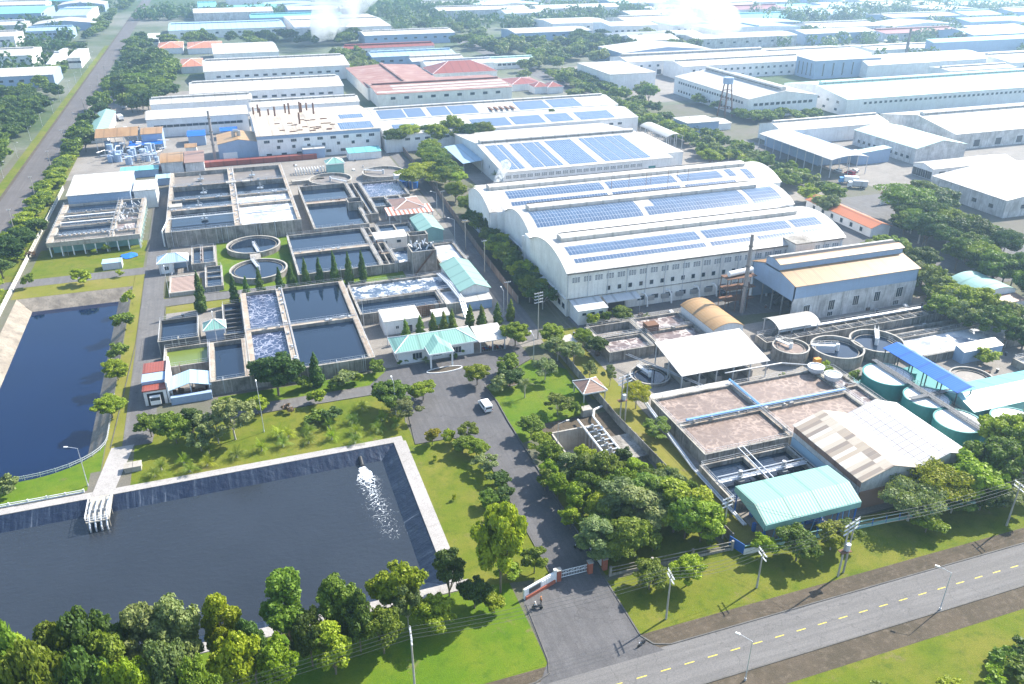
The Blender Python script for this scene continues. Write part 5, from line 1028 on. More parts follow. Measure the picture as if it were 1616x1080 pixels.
# pump pit beside the drive
t = thing('pump_pit', 'deep square concrete pit with pump pipes beside the drive', 'pit', (63, 134.5, 0)); m = MB(); x0, x1, y0, y1 = PIT
gridmesh(m, [x0, x0+.4, x1-.4, x1], [y0, y0+.4, y1-.4, y1], lambda i, j: -5 if (i, j) == (1, 1) else .35, 0); m.build('pit_wall', 'concrete_light', t); m = MB()
for i in range(7): y = 128.5+i*1.9; m.path([(66.2, y, -4), (66.2, y, .9), (69.4, y, .9)], .22, 8); m.cyl(67.6, y, .3, .6, 1.5, 8)
m.build('pump', 'steel', t); m = MB()
for x in (65.6, 69.4): m.tube((x, 127, 1.0), (x, 143.5, 1.0), .24, 8)
m.path([(69.4, 143.5, 1), (71, 146.5, .8), (73.4, 147.4, .8)], .26, 8); m.build('header_pipe', 'white_paint', t)
tag(MB().box(69.8, 76.0, 126.5, 135.5, 0, .5).build('concrete_slab', 'concrete', None, (73, 131, 0)), 'rough concrete slab next to the pump pit', 'slab'); tag(MB().cbox(68.9, 146.4, 0, 2.4, 2.0, 1.8).build('pump_box', 'concrete_light', None, (69, 146.4, 0)), 'small pale concrete box beside the white header pipe', 'box')
# intake structure on the grey pond
t = thing('intake_platform', 'concrete pump platform with white bent pipes standing in the grey pond', 'platform', (-33.6, 145, 0)); m = MB(); m.box(-35.6, -31.5, 141.2, 149.4, -.05, .2); m.build('deck', 'concrete_light', t); m = MB()
for x in (-35.4, -31.7):
    for y in (141.4, 145.3): m.cbox(x, y, -3.4, .3, .3, 3.35)
m.build('post', 'concrete', t)
for i in range(4): x = -35+i*1.0; MB().path([(x, 148, .5), (x, 144.5, 1.1), (x, 142, .8), (x, 140.6, -.8), (x, 140.6, -2.0)], .17, 8).cbox(x, 144.6, .2, .5, .7, .7).build('pump', 'galvanised', t)
m = MB(); m.rail([(-35.6, 149.3, .2), (-35.6, 141.2, .2), (-31.5, 141.2, .2), (-31.5, 149.3, .2)], 1.1, .05, 1.5); m.build('railing', 'white_paint', t)
x, y = P(211, 741); tag(MB().box(x-1.6, x+1.6, y-1, y+1, 0, 1.1).box(x-1.7, x-.05, y-1.1, y+1.1, 1.1, 1.25).box(x+.05, x+1.7, y-1.1, y+1.1, 1.1, 1.25).build('concrete_chamber', 'concrete_light', None, (x, y, 0)), 'pale square chamber with two lids on the palm lawn', 'chamber')
# small clutter around the right plant
t = thing('yard_pipes', 'pair of grey pipes running along the edge of the lower tanks', 'pipe', (80, 110, 0)); m = MB()
for dx in (0, .8): m.path([(80.6+dx*.6, 100, .7), (80.8+dx*.6, 119, .7), (82+dx*.6, 143, 2.6)], .2, 7)
m.build('pipe', 'galvanised', t)
t = tag(MB().box(72.8, 74.6, 103.6, 107.4, 0, .9).build('crate', 'orange_paint', None, (73.7, 105.5, 0)), 'orange slatted crate beside the tree belt and the lower wall', 'crate')
t = thing('pipe_rack', 'blue grey pipe rack crossing to the white open-sided roof', 'pipe', (100, 146, 0)); m = MB()
for dx in (0, .7): m.path([(88+dx, 165, 3.2), (97.5+dx, 144, 3.6)], .1, 6)
m.path([(106, 147.6, 3.6), (122, 147.2, 3.8), (128, 144.4, 3.6)], .2, 7); m.build('pipe', 'steel', t)
B('awning', 'small pale roof over a bench at the brown basin corner', (76.5, 79.5, 176, 181), 2.4, .4, 'shed', 'y', 'roof_white', open_=True, posts=(2, 2))

g = random.Random(44)
def place_ok(x, y): return not any(i_[0]-1 < x < i_[1]+1 and i_[2]-1 < y < i_[3]+1 for i_ in OCC)
OCC = [list(o['_ins']) for o in SC.objects if '_ins' in o.keys()]
for o in SC.objects:
    if o.get('category') in ('tank', 'tower', 'machine', 'chimney', 'office', 'hut') and '_ins' not in o.keys() and o.children:
        vs = [c.data for c in o.children if c.type == 'MESH']; bb = [Vector(v)+o.location for c in o.children if c.type == 'MESH' for v in c.bound_box]
        OCC.append([min(v.x for v in bb), max(v.x for v in bb), min(v.y for v in bb), max(v.y for v in bb)])
k = 0
for _ in range(900):
    if k >= 70: break
    x, y = (g.uniform(76, 200), g.uniform(120, 194)) if g.random() < .55 else (g.uniform(-24, 72), g.uniform(200, 395))
    if not place_ok(x, y) or (x < 83 and y < 170): continue
    k += 1; q = g.random()
    if q < .5:
        t = thing('drum', 'small drum left standing in the plant yard', 'drum', (x, y), 'drums in the plant yards'); MB().cyl(x, y, .32, .02, .95, 12).build('drum_body', g.choice(['blue_paint', 'rust', 'dark_steel', 'galvanised']), t); MB().ring(x, y, .05, .33, .95, .98, 12).build('rim', 'steel', t)
    elif q < .8:
        t = thing('pallet_stack', 'stack of weathered pallets lying in the plant yard', 'pallet stack', (x, y), 'pallets in the plant yards'); m = MB()
        for j in range(g.randint(3, 7)): m.box(x-.6, x+.6, y-.5, y+.5, .03+j*.15, .10+j*.15)
        m.build('boards', 'rust', t); m = MB()
        for j in range(3): m.box(x-.6+j*.52, x-.45+j*.52, y-.5, y+.5, .10, .9)
        m.build('bearers', 'bark', t)
    else:
        t = thing('sack_pile', 'pile of pale sacks dumped in the plant yard', 'sacks', (x, y), 'sack piles in the plant yards')
        for j in range(4): MB().tube((x-.5+g.uniform(-.1, .1), y-.4+j*.3, .25+.2*(j % 2)), (x+.5, y-.4+j*.3, .25+.2*(j % 2)), .24, 8).build('sack', 'wall_white', t)
# ================================================================ FENCES, GATE, POLES, VEHICLES, PEOPLE
def fence(label, pts, h, step, panel=None, post='concrete_light', rails=(.3, .95), pm='concrete_light', name='fence', pw=.28, rw=.1):
    t = thing(name, label, 'fence' if name == 'fence' else 'wall', pts[0]); rm = MB()
    for (x0, y0), (x1, y1) in zip(pts, pts[1:]):
        L = math.hypot(x1-x0, y1-y0); n = max(1, int(L/step))
        for i in range(n+1):
            q = i/n; x, y = x0+(x1-x0)*q, y0+(y1-y0)*q
            if i < n or (x1, y1) == pts[-1]: MB().cbox(x, y, 0, pw, pw, h+.12).build('post', post, t)
        if panel: rm.wall_run([(x0, y0), (x1, y1)], .14, 0, panel)
        for f in rails: rm.wall_run([(x0, y0), (x1, y1)], rw, h*f-.08, h*f+.08)
        if not panel:
            k = int(L/.8)
            for i in range(k): q = (i+.5)/k; x, y = x0+(x1-x0)*q, y0+(y1-y0)*q; rm.tube((x, y, .2), (x, y, h*.95), .035, 4)
    rm.build('rail' if not panel else 'panel', pm, t); return t
fence('grey concrete rail fence between the gate and the blue railing', [(51.6, 96.6), (75.2, 95.5)], 2.0, 7.5, .55, 'concrete', (.55, .95), 'concrete', pw=.4)
fence('long low wall with bright blue bars south of the mint canopy', [(76.6, 94.0), (140, 91.0), (215, 88)], 1.7, 3.0, .75, 'blue_paint', (.97,), 'wall_green', pw=.16)
t = thing('gate', 'narrow blue side gate at the corner of the blue railing', 'gate', (75.6, 95)); MB().wall_run([(75.4, 96.8), (76.5, 93.8)], .1, .1, 2.2).build('gate_leaf', 'blue_paint', t); MB().wall_run([(76.5, 93.8), (83, 93.5)], .3, 0, 1.1).build('wall', 'wall_cream', t)
fence('white rail fence along the left edge of the plant', [(-69.3, 236), (-69.2, 300), (-69.0, 385)], 1.7, 3.2, .45, 'wall_cream', (.6, .95), 'wall_cream')
fence('grey boundary wall between the tree belt and the brown tanks', [(74.2, 183), (74.0, 140), (76.2, 97)], 2.3, 5, 2.2, 'concrete', (.98,), 'concrete', 'boundary_wall', .3)
fence('long brown boundary wall behind the inner lane', [(74.8, 210), (76.5, 255), (80.5, 330), (82.5, 405)], 2.6, 5, 2.5, 'concrete', (.98,), 'wall_brownish', 'boundary_wall', .3)
fence('thin white guard rail on the bend of the deep blue pond', [(-34.2, 190)]+[(-34.2-(14.6-14.6*_c(a)), 170.5-10.2*_s(a)) for a in [i*math.pi/16 for i in range(9)]]+[(-66, 160.0)], 1.0, 4, None, 'galvanised', (.5, .95), 'galvanised', pw=.1, rw=.06)
fence('low white rail along the left part of the pond coping', [(-70, 151.9), (-37, 151.9)], .7, 3.2, .3, 'white_paint', (.9,), 'wall_white', pw=.25)
t = thing('entrance_wall', 'curved white name wall with a dark plaque beside the gate', 'wall', (38, 98)); MB().wall_run([(35.6, 96.2), (42.2, 98.5)], .35, 0, 2.2).build('panel', 'wall_white', t); MB().wall_run([(35.9, 96.0), (42.0, 98.15)], .3, 0, .7).build('base_course', 'red_brick', t)
MB().wall_run([(36.6, 96.3), (38.9, 97.12)], .12, .95, 1.95).build('plaque', 'dark_steel', t); m = MB()
for i in range(5): q = 39.2+i*.5; m.wall_run([(q, 97.22+i*.18), (q+.32, 97.34+i*.18)], .1, 1.0, 1.9)
m.build('slat', 'white_paint', t); MB().cbox(42.0, 98.4, 0, .5, .5, 2.8).build('end_post', 'white_paint', t)
t = thing('gate', 'white sliding steel gate between brick pillars', 'gate', (45.5, 98.8)); m = MB()
for z in (.25, 1.0, 1.7): m.tube((42.6, 98.8, z), (48.3, 98.8, z), .06, 5)
for i in range(20): m.tube((42.6+i*.3, 98.8, .25), (42.6+i*.3, 98.8, 1.7), .03, 4)
for i in range(5): m.tube((42.6+i*1.14, 98.8, 1.0), (43.74+i*1.14, 98.8, 1.7), .03, 4)
m.build('gate_frame', 'white_paint', t)
for x, l_ in ((42.7, 'left'), (48.6, 'middle'), (51.4, 'right')): t = thing('gate_pillar', f'red brick gate pillar, {l_} one of three', 'pillar', (x, 98.5)); MB().cbox(x, 98.5, 0, .8, .8, 2.4).build('shaft', 'red_brick', t); MB().cbox(x, 98.5, 2.4, 1.0, 1.0, .15).build('cap', 'concrete_light', t)
t = thing('side_wall', 'short white wall running back from the right gate pillar', 'wall', (50.9, 103)); MB().wall_run([(51.2, 99.4), (51.0, 108)], .2, 0, 1.5).build('panel', 'wall_white', t)
# roadside poles and cables
def pole_h(bx, by, tx, ty): x, y = P(bx, by); return x, y, top_at(tx, ty, y)[1]
U = []
for (bx, by, tx, ty, lab, kw) in ((655, 1092, 650, 998, 'grey concrete utility pole on the grass left of the entrance apron', {}), (1051, 977, 1058, 905, 'concrete utility pole on the lawn right of the entrance apron', {}), (1194, 928, 1204, 870, 'utility pole standing by the small lime green tree at the fence', {}),
        (1322, 910, 1342, 826, 'twin utility pole carrying a transformer by the road', dict(twin=True, transformer=True, arms=3)), (1588, 830, 1604, 765, 'rightmost roadside utility pole on the lawn', {})):
    x, y, h = pole_h(bx, by, tx, ty); utility_pole(x, y, h, lab, ang=1.45 if not kw else .3, arms=kw.pop('arms', 2), **kw); U.append((x, y, h))
x, y, h = pole_h(1140, 850, 1148, 785); utility_pole(x, y, h, 'utility pole with angled braces at the left end of the mint canopy', ang=.2, arms=3); U2 = (x, y, h)
x, y, h = pole_h(978, 668, 968, 596); utility_pole(x, y, h, 'twin pole with a platform transformer beside the pump pit', ang=.3, arms=3, twin=True, transformer=True); U3 = (x, y, h)
x, y, h = pole_h(849, 535, 847, 462); utility_pole(x, y, h, 'lattice-armed utility pole at the corner of the arched warehouse', ang=.2, arms=4); U4 = (x, y, h)
for bx, by, tx, ty in ((735, 395, 736, 334), (765, 430, 765, 366), (801, 500, 801, 410), (745, 320, 744, 300), (700, 345, 690, 290)): x, y, h = pole_h(bx, by, tx, ty); utility_pole(x, y, min(h, 11), 'slim utility pole rising from the dark tree belt beside the warehouse', arms=1, group='poles in the tree belt', awide=1.8)
for a, b in zip([(-160, 82, 9.5)]+U, U+[(215, 90, 10)]):
    for k in (-.9, -.3, .3, .9): wire((a[0]+k*.2, a[1]+k*1.2, a[2]), (b[0]+k*.2, b[1]+k*1.2, b[2]), 1.1 if b[0]-a[0] < 60 else 2.5)
for k in (-.6, .6): wire((U2[0]+k, U2[1], U2[2]), (U3[0]+k, U3[1], U3[2]), 1.5, 'power cable strung between the twin transformer pole and the canopy pole'); wire((U3[0]+k, U3[1], U3[2]), (U4[0]+k, U4[1], U4[2]), 1.8, 'power cable running from the pump pit towards the warehouse'); wire((U2[0]+k, U2[1], U2[2]), (U[3][0]+k, U[3][1], U[3][2]), 1.2, 'power cable from the canopy pole to the roadside twin pole')
for bx, by, h, ang, lab in ((1176, 1074, 8.0, 2.3, 'street lamp at the near edge of the main road, the left of two'), (1483, 963, 8.0, 2.3, 'street lamp at the near edge of the main road, the right of two'), (139, 767, 9.0, 2.9, 'pale lamp post between the deep blue pond and the grey pond'), (417, 682, 11.5, 1.6, 'tall lamp post on the palm lawn near the big round tree'),
        (625, 655, 8.5, 1.6, 'lamp post beside the car park edge of the palm lawn'), (344, 548, 9.0, 1.6, 'lamp post next to the pump house by the dark settling tank'), (268, 470, 9.0, 1.6, 'lamp post at the slotted concrete bed'), (842, 575, 8, 1.6, 'lamp post on the car park near the warehouse corner'), (575, 520, 9, .5, 'lamp post at the edge of the foam-covered basin'), (612, 545, 9, 1.6, 'lamp post in front of the white box hut'), (795, 500, 8, 1.6, 'lamp post by the inner lane behind the office'), (880, 700, 5, 0, 'short lamp post inside the pump pit'), (690, 340, 9, 2.6, 'lamp post on the inner lane by the striped canopy'), (718, 385, 9, 2.6, 'lamp post on the inner lane by the mint shed')): street_lamp(bx, by, h, lab, ang)
# vehicles and people
x, y = P(769, 652); vehicle('van', x+.2, y+2.2, .05, 'white minivan parked in the car park', 'white_paint')
for px_, py_, kd, pt, lab, rz in ((216, 168, 'truck', 'red_paint', 'red truck parked beside the long white factory roofs', 0), (229, 165, 'truck', 'red_paint', 'second red truck close to the white factory wall', 0), (190, 190, 'truck', 'red_paint', 'red truck cab behind the tan roofed sheds', .3), (205, 163, 'car', 'galvanised', 'grey car parked between trees and the red trucks', 0), (197, 172, 'truck', 'white_paint', 'white lorry parked by the mint roofed shed', 0), (1352, 297, 'truck', 'white_paint', 'white truck standing at the end of the open-sided white shed', 1.0), (1338, 290, 'truck', 'sky_blue_paint', 'pale blue truck tucked against the open-sided white shed', 1.0), (222, 140, 'car', 'dark_steel', 'dark car under the trees by the far road', 0), (60, 300, 'car', 'dark_steel', 'dark car driving on the long left road', .1)): x, y = P(px_, py_); vehicle(kd, x, y, rz, lab, pt)
x, y = P(1012, 1019); motorbike(x, y, 1.9, 'motorbike parked at the kerb corner of the main road', 'dark_steel'); x, y = P(912, 868); motorbike(x, y, .6, 'motorbike standing in tree shade on the entrance drive', 'dark_steel')
x, y = P(848, 961); motorbike(x, y, 1.2, 'motorbike carrying two riders near the name wall', 'dark_steel'); person(x-.35, y-.12, .05, 1.2, 'rider in a white top seated on the motorbike at the entrance', 'cloth_white', 'cloth_dark', True, 'cloth_white'); person(x+.9, y+.7, .03, -1.3, 'person in an orange top standing beside the motorbike', 'cloth_orange', 'cloth_dark', False, 'cloth_orange')
g = random.Random(5)
for i in range(11): motorbike(55.6+i*.62, 184.6+g.uniform(-.2, .3), g.uniform(-.2, .2), 'motorbike parked in the row under the white shelter', ['dark_steel', 'red_paint', 'blue_paint'][i % 3], 'motorbikes under the shelter')
# ================================================================ NEIGHBOURING FACTORIES (surveyed)
def dye_house():
    r = (13.2, 72.8, 409.0, 471.5); b, pr, ins = B('factory', 'tall white factory with stained flat roof, chimneys and three rows of windows', r, 11.4, 2.6, 'gable', 'x', 'roof_stained', 'wall_white', .3, band=(9.8, 11.3, 'wall_blue'), wins=[('s', 7.9, 9, 2.6, 1.3, 'bar', .02, .98), ('s', 4.9, 7, 1.5, 1.4, 'dark', .1, .95), ('s', 1.6, 8, 2.4, 1.3, 'dark', .02, .98)])
    for u in ((53.5, 70, 410.8, 422), (56, 68, 429, 436)): solar_patch(b, pr, 'x', u[0], u[1], u[2], u[3])
    g = random.Random(3)
    for i in range(12):
        x, y = (15+g.random()*12 if i < 5 else 30+g.random()*18), 424+g.random()*40; z = zat(pr, y); MB().cyl(x, y, .45, z-.3, z+3+g.random()*3, 8).build('roof_stack', 'rust', b)
    m = MB()
    for i in range(26): x, y = 22+g.random()*30, 411.5+g.random()*20; z = zat(pr, y); m.box(x-1.3, x+1.3, y-.25, y+.25, z+.13, z+.45)
    m.build('roof_vent', 'rust', b)
dye_house()
b, pr, _ = B('factory', 'low wide factory with two long roofs and many solar panels behind the trees', (74, 213, 404, 439), 8.6, 2.4, 'gable', 'x', 'roof_white', 'wall_white', .3, wins=[('s', 5.5, 24, 2.4, 1.2, 'bar')])
for a in ((80, 92), (121, 141), (143, 160), (163, 176), (180, 200)): solar_patch(b, pr, 'x', a[0], a[1], 406, 418)
b, pr, _ = B('factory', 'second long roof with solar panels, farther back than the first', (76, 218, 439.5, 476), 8.8, 2.4, 'gable', 'x', 'roof_white', 'wall_white', .3, vent=(2, 1.2))
for a in ((79, 93), (94, 104), (107, 118), (119, 134), (158, 176), (178, 196)): solar_patch(b, pr, 'x', a[0], a[1], 441, 455)
m = MB()
for i in range(5): x = 141+i*3.2; m.box(x, x+1.5, 441, 456, 10.0, 10.25)
m.build('rust_strip', 'rust', b)
b, pr, _ = B('factory', 'white factory whose big sloping roof carries wide solar arrays, just behind the arched warehouse', (108.4, 190, 324.6, 410) if False else (108.4, 190, 324.6, 402.6), 7.4, 3.8, 'gable', 'x', 'roof_white', 'wall_white', .4, vent=(3.2, 1.6), wins=[('s', 4.6, 20, 2.4, 1.3, 'louvre', .01, .82), ('w', 4.5, 2, .8, 1.2, 'dark', .1, .3)])
for a0, a1 in ((111.4, 116.4), (117, 119.7), (123.2, 128.5), (129.2, 134.5), (135.1, 137.5), (140.4, 153.6), (157.6, 160), (160.4, 165.3), (165.7, 171), (171.5, 175), (175.4, 180)): solar_patch(b, pr, 'x', a0, a1, 327, 359)
MB().box(178, 181.5, 324.9, 325.1, .02, 4.4).build('doorway', 'teal_paint', b)
B('annex', 'plain white flat-roofed annex at the east end of the solar factory', (186.5, 199, 331, 372), 7.8, .3, 'shed', 'x', 'roof_white', 'wall_white', .2); x0, y0 = P(754, 257, 5); B('canopy', 'pale blue sheet canopy on the west wall of the solar factory', (x0-7, 108.6, y0, y0+34), 5.0, .9, 'shed', 'y', 'roof_paleblue', open_=True)
B('hut', 'cream flat-roofed hut with a smoking vent beside the tree belt', R2(4, (732, 300), (738, 276)) if False else (93.5, 105.5, 300.5, 321), 4.2, .3, 'flat', 'y', 'roof_white', 'wall_cream', .3, wins=[('w', 1.4, 3, 1.2, 1.0, 'dark')])
def BX(name, label, z, a, c, rise=1.5, roof='gable', axis='x', rm='roof_white', wm='wall_white', **k):
    if name in ('factory', 'warehouse') and roof == 'gable' and 'vent' not in k: k['vent'] = (2.4, 1.3)
    r = R2(z, a, c); return B(name, label, r, z, rise, roof, axis, rm, wm, k.pop('over', .4), **k)
BX('open_shed', 'open-sided grey shed with a curved white roof beside the avenue', 7, (1052, 218), (1035, 197), 1.6, 'arch', 'y', wm='wall_blue', open_=True, posts=(3, 6))
B('bungalow', 'low bungalow with a long orange tiled roof between warehouse and avenue', (215, 224.5, 224, 262), 3.4, 1.6, 'gable', 'y', 'roof_orange', 'wall_white', .5, wins=[('w', .8, 6, 1.4, 1.6, 'dark')])
BX('gatehouse', 'small gatehouse with a red tiled roof across the avenue', 4, (1393, 309), (1425, 303), 1.2, 'gable', 'x', 'roof_red', 'wall_cream')
# right-hand estate
W5 = [('w', 7.4, 26, 1.8, 1.4, 'dark'), ('w', 2.0, 22, 1.8, 1.4, 'dark'), ('s', 7.0, 11, 2.6, 1.5, 'dark'), ('s', 1.8, 9, 1.8, 1.0, 'dark')]
BX('factory', 'long two-storey white factory running away beside the avenue, gable facing the camera', 11, (1064, 121), (1292, 150), 3.5, 'gable', 'y', 'roof_white_y', vent=(3.5, 2.5), wins=W5, over=.3)
x0, y0 = P(1338, 157, 10); y1 = P(1292, 127, 10)[1]; b, _, _ = B('factory', 'very long two-storey factory with pale green roof sheets at the right edge', (x0, x0+190, y0, y1), 9.5, 4, 'gable', 'x', 'roof_palegreen', 'wall_white', .3, vent=(3, 2), wins=[('s', 6.3, 44, 2.0, 1.3, 'dark'), ('w', 6.2, 6, 2.4, 1.4, 'dark'), ('w', 1.8, 5, 2.4, 1.4, 'dark')])
BX('factory', 'white factory with an arcade of dark openings at the top of the avenue', 10, (991, 99), (1185, 79), 2.5, 'gable', 'x', vent=(4, 2), wins=[('s', 6, 16, 2, 1.5, 'dark'), ('s', .4, 9, 3.6, 3.4, 'door'), ('w', 6, 6, 2, 1.5, 'dark')]); BX('factory', 'white factory wing with two window rows joined to the arcade building', 10, (1078, 106), (1240, 87), 2, 'gable', 'x', wins=[('s', 6, 18, 2, 1.5, 'dark'), ('s', 1.5, 14, 2, 1.5, 'dark')]); BX('stair_block', 'blank white stair block at the left end of the arcade building', 11, (963, 118), (979, 96), .2, 'flat', wm='wall_white')
BX('warehouse', 'white gabled warehouse in front of the two-storey factory gable', 7.5, (1234, 208), (1362, 182), 2.6, 'gable', 'x', vent=(2, 1), wins=[('w', 2, 4, 2, 1.3, 'dark')])
BX('open_shed', 'long open-sided shed with a blank white roof beside the avenue trees', 8, (1313, 253.5), (1252, 207), 1.3, 'arch', 'y', 'roof_white_y', wm='wall_blue', open_=True, posts=(3, 10))
b = MB().box(*R2(0, (1290, 262), (1262, 225)), .02, 5).build('stacked_goods', 'wall_blue', None, (*P(1290, 262), 0)); tag(b, 'dark blue stack of goods stored inside the open-sided shed', 'goods')
x0, y0 = P(1447, 234, 8); x1 = P(1513, 222, 8)[0]; y1 = P(1332, 205, 8)[1]; B('warehouse', 'mint white gabled warehouse with stained gable near the pale lean-to', (x0, x1, y0, y1), 7.5, 3, 'gable', 'y', 'roof_palegreen', 'wall_old', .4, wins=[('w', 2, 10, 1.8, 1.4, 'dark')]); B('lean_to', 'pale mint lean-to roof left of the stained gable warehouse', (x0-26, x0-7, y0+8, y1-30), 5.4, 1.4, 'shed', 'y', 'roof_palegreen', 'wall_blue', .3)
x0, y0 = P(1509, 213, 8); y1 = P(1427, 177, 8)[1]; B('warehouse', 'very wide white warehouse roof at the right edge above the stained gable', (x0, x0+130, y0, y1), 8, 4.5, 'gable', 'x', 'roof_white', 'wall_old', .3, vent=(3, 1.6), wins=[('s', 1, 8, 4, 3.5, 'door')])
BX('canteen', 'white-columned single-storey block with white roof on the right yard', 5, (1473, 268), (1568, 244), 1.5, 'gable', 'x', wm='wall_white', wins=[('s', .2, 8, 3.6, 3.4, 'door'), ('w', .2, 4, 3.6, 3.4, 'door')])
x0, y0 = P(1505, 318); B('warehouse', 'old stained warehouse with white roof at the right edge below the yard', (x0, x0+70, y0-24, y0+14), 7, 4, 'gable', 'y', 'roof_white_y', 'wall_old', .4, wins=[('s', 3, 6, 2.4, 1.6, 'dark'), ('w', 2.5, 4, 2.2, 1.5, 'dark'), ('s', .1, 2, 4, 4, 'door')])
BX('factory', 'white block with tall dark slit windows below the far tree line', 13, (1287, 97), (1360, 85), 1, 'shed', 'x', wm='wall_blue', wins=[('s', 2, 6, 1.2, 9, 'dark'), ('w', 2, 4, 1.2, 9, 'dark')]); BX('factory', 'two white roofs stepping up left of the block with slit windows', 9, (1238, 92), (1310, 72), 2, 'gable', 'x')
BX('warehouse', 'white arched roof warehouse behind the far slim chimney', 9, (1430, 100), (1500, 83), 4, 'arch', 'x'); BX('warehouse', 'white arched roof warehouse left of the far slim chimney', 9, (1370, 104), (1420, 88), 4, 'arch', 'x'); BX('warehouse', 'plain white flat warehouse in front of the far right tree belt', 8, (1380, 80), (1440, 67), 1, 'gable', 'x'); BX('warehouse', 'white warehouse with a pink strip near the right edge', 8, (1500, 113), (1568, 100), 1, 'gable', 'x')
BX('hangar', 'long teal roofed hangar at the far right edge', 14, (1460, 66), (1760, 54), 2, 'shed', 'x', 'roof_cyan', 'wall_blue')
x, y = P(1425, 108); chimney('chimney', 'slim grey chimney standing among the far white roofs on the right', x, y, 30, 1.4, .9, 'concrete_dark', ring=False)
x, y = P(1143, 184); t = thing('water_tower', 'water tower on rusty lattice legs beside the long two-storey factory', 'water tower', (x, y)); MB().cyl(x, y, 3, 19, 22.5, 14).build('tank_body', 'wall_blue', t); m = MB()
for a in range(6): q = a*math.pi/3; m.tube((x+5*_c(q), y+5*_s(q), 0), (x+2.4*_c(q), y+2.4*_s(q), 19), .3, 5)
for z in (5, 10, 15): m.ring(x, y, 4.6-z*.13, 4.9-z*.13, z, z+.3, 12)
m.build('leg_frame', 'rust', t); BX('block', 'blank pale blue block beside the water tower', 7, (1085, 195), (1112, 182), .3, 'flat', wm='wall_blue'); BX('hut', 'small white hut among the trees below the water tower', 3.5, (1125, 197), (1132, 186), .8, 'gable', 'x')
# red brown complex and blue roofs in the middle distance
b, pr, i_ = BX('factory', 'factory with red brown striped roof and cream walls in the middle distance', 8, (595, 150), (770, 118), 1.6, 'gable', 'x', 'roof_redstripe', 'wall_cream', wins=[('s', 4.5, 9, 3, 1.6, 'dark')])
for f_ in (.06, .2, .34):
    u_ = i_[2]+(i_[3]-i_[2])*f_; MB().strip([(u_, zat(pr, u_)+.16), (u_+3.4, zat(pr, u_+3.4)+.16)], .08, 'x', i_[0]+(12 if f_ > .1 else .5), i_[1]-.5).build('skylight_strip', 'roof_white', b)
BX('factory', 'factory wing with red and white patched roof left of the cream walled one', 8, (579, 139), (655, 102), 1.5, 'gable', 'y', 'roof_redstripe', 'wall_cream'); BX('hall', 'hall with a dark red pyramid roof behind the striped roof', 9, (683, 117), (765, 102), 6, 'hip', 'x', 'roof_red', 'wall_cream')
for lab, z, a, c, rm, wm in (('long sky blue roof building behind the red brown factory', 9, (587, 91), (705, 78), 'roof_paleblue', 'wall_blue'), ('white roofed building with blue walls right of the long sky blue roof', 9, (650, 98), (722, 88), 'roof_white', 'wall_blue'), ('white walled block with windows behind the red pyramid roof', 9, (672, 104), (768, 93), 'roof_grey', 'wall_white'), ('long pink roofed building in the smoke', 8, (543, 78), (680, 69), 'roof_red', 'wall_white'), ('wide white roofed factory above the pink roof', 9, (575, 57), (702, 45), 'roof_white', 'wall_blue'), ('white factory half hidden by the big smoke plume', 10, (466, 46), (580, 22), 'roof_white', 'wall_white'), ('small white house with mint roof right of the red pyramid', 5, (780, 100), (830, 89), 'roof_palegreen', 'wall_white')): BX('factory', lab, z, a, c, 1.8, 'gable', 'x', rm, wm, wins=[('s', z*.55, 8, 3, 1.5, 'dark')])
for a, c in (((808, 134), (836, 122)), ((843, 138), (860, 132)), ((864, 138), (880, 132))): BX('house', 'small house with a red tiled roof at the near end of the wooded belt', 4.5, a, c, 2.5, 'hip', 'x', 'roof_red', 'wall_white', group='red roofed houses')
# big white roofs on the left
for lab, a, c, rs, vt in (('broad white factory roof nearest to the tan sheds', (229, 190), (388, 166), 2.2, None), ('second broad white factory roof behind the nearest', (236, 166), (396, 150), 2.2, (2, 1)), ('narrow white roof behind the stained flat roof', (394, 171), (560, 152), 2.0, (2, 1)), ('blank white roof left of the avenue of small trees', (299, 149), (527, 119), 3.0, (2.4, 1.2)), ('long white roof with a row of small dormers', (321, 114), (533, 86), 3.4, (2.4, 1.4)), ('thin white roof with rust streaks left of the smoke', (336, 86), (430, 66), 2, None)): BX('factory', lab, 9.5, a, c, rs, 'gable', 'x', 'roof_white', 'wall_white', vent=vt, wins=[('s', 5, 14, 3, 1.3, 'dark')])
BX('shed', 'shed with mint and white roof beside the far road trees', 5, (137, 212), (183, 176), 1.8, 'gable', 'y', 'roof_mint_y', 'wall_white')
BX('shed', 'open shed with a wide tan gable roof', 8, (149, 219), (221, 201), 2.4, 'gable', 'x', 'roof_tan', 'wall_blue', open_=True); BX('shed', 'blue walled shed joined to the wide tan roof', 8, (221, 213), (258, 200), 1.2, 'gable', 'x', 'roof_tan', 'wall_blue'); BX('canopy', 'bright blue flat canopy below the wide tan roof', 4, (203, 231), (257, 221), .5, 'shed', 'x', 'roof_blue', open_=True); BX('shed', 'teal sheet roof behind the white roofed building at the left', 3.2, (189, 272), (251, 262), .5, 'shed', 'x', 'roof_cyan', 'wall_blue')
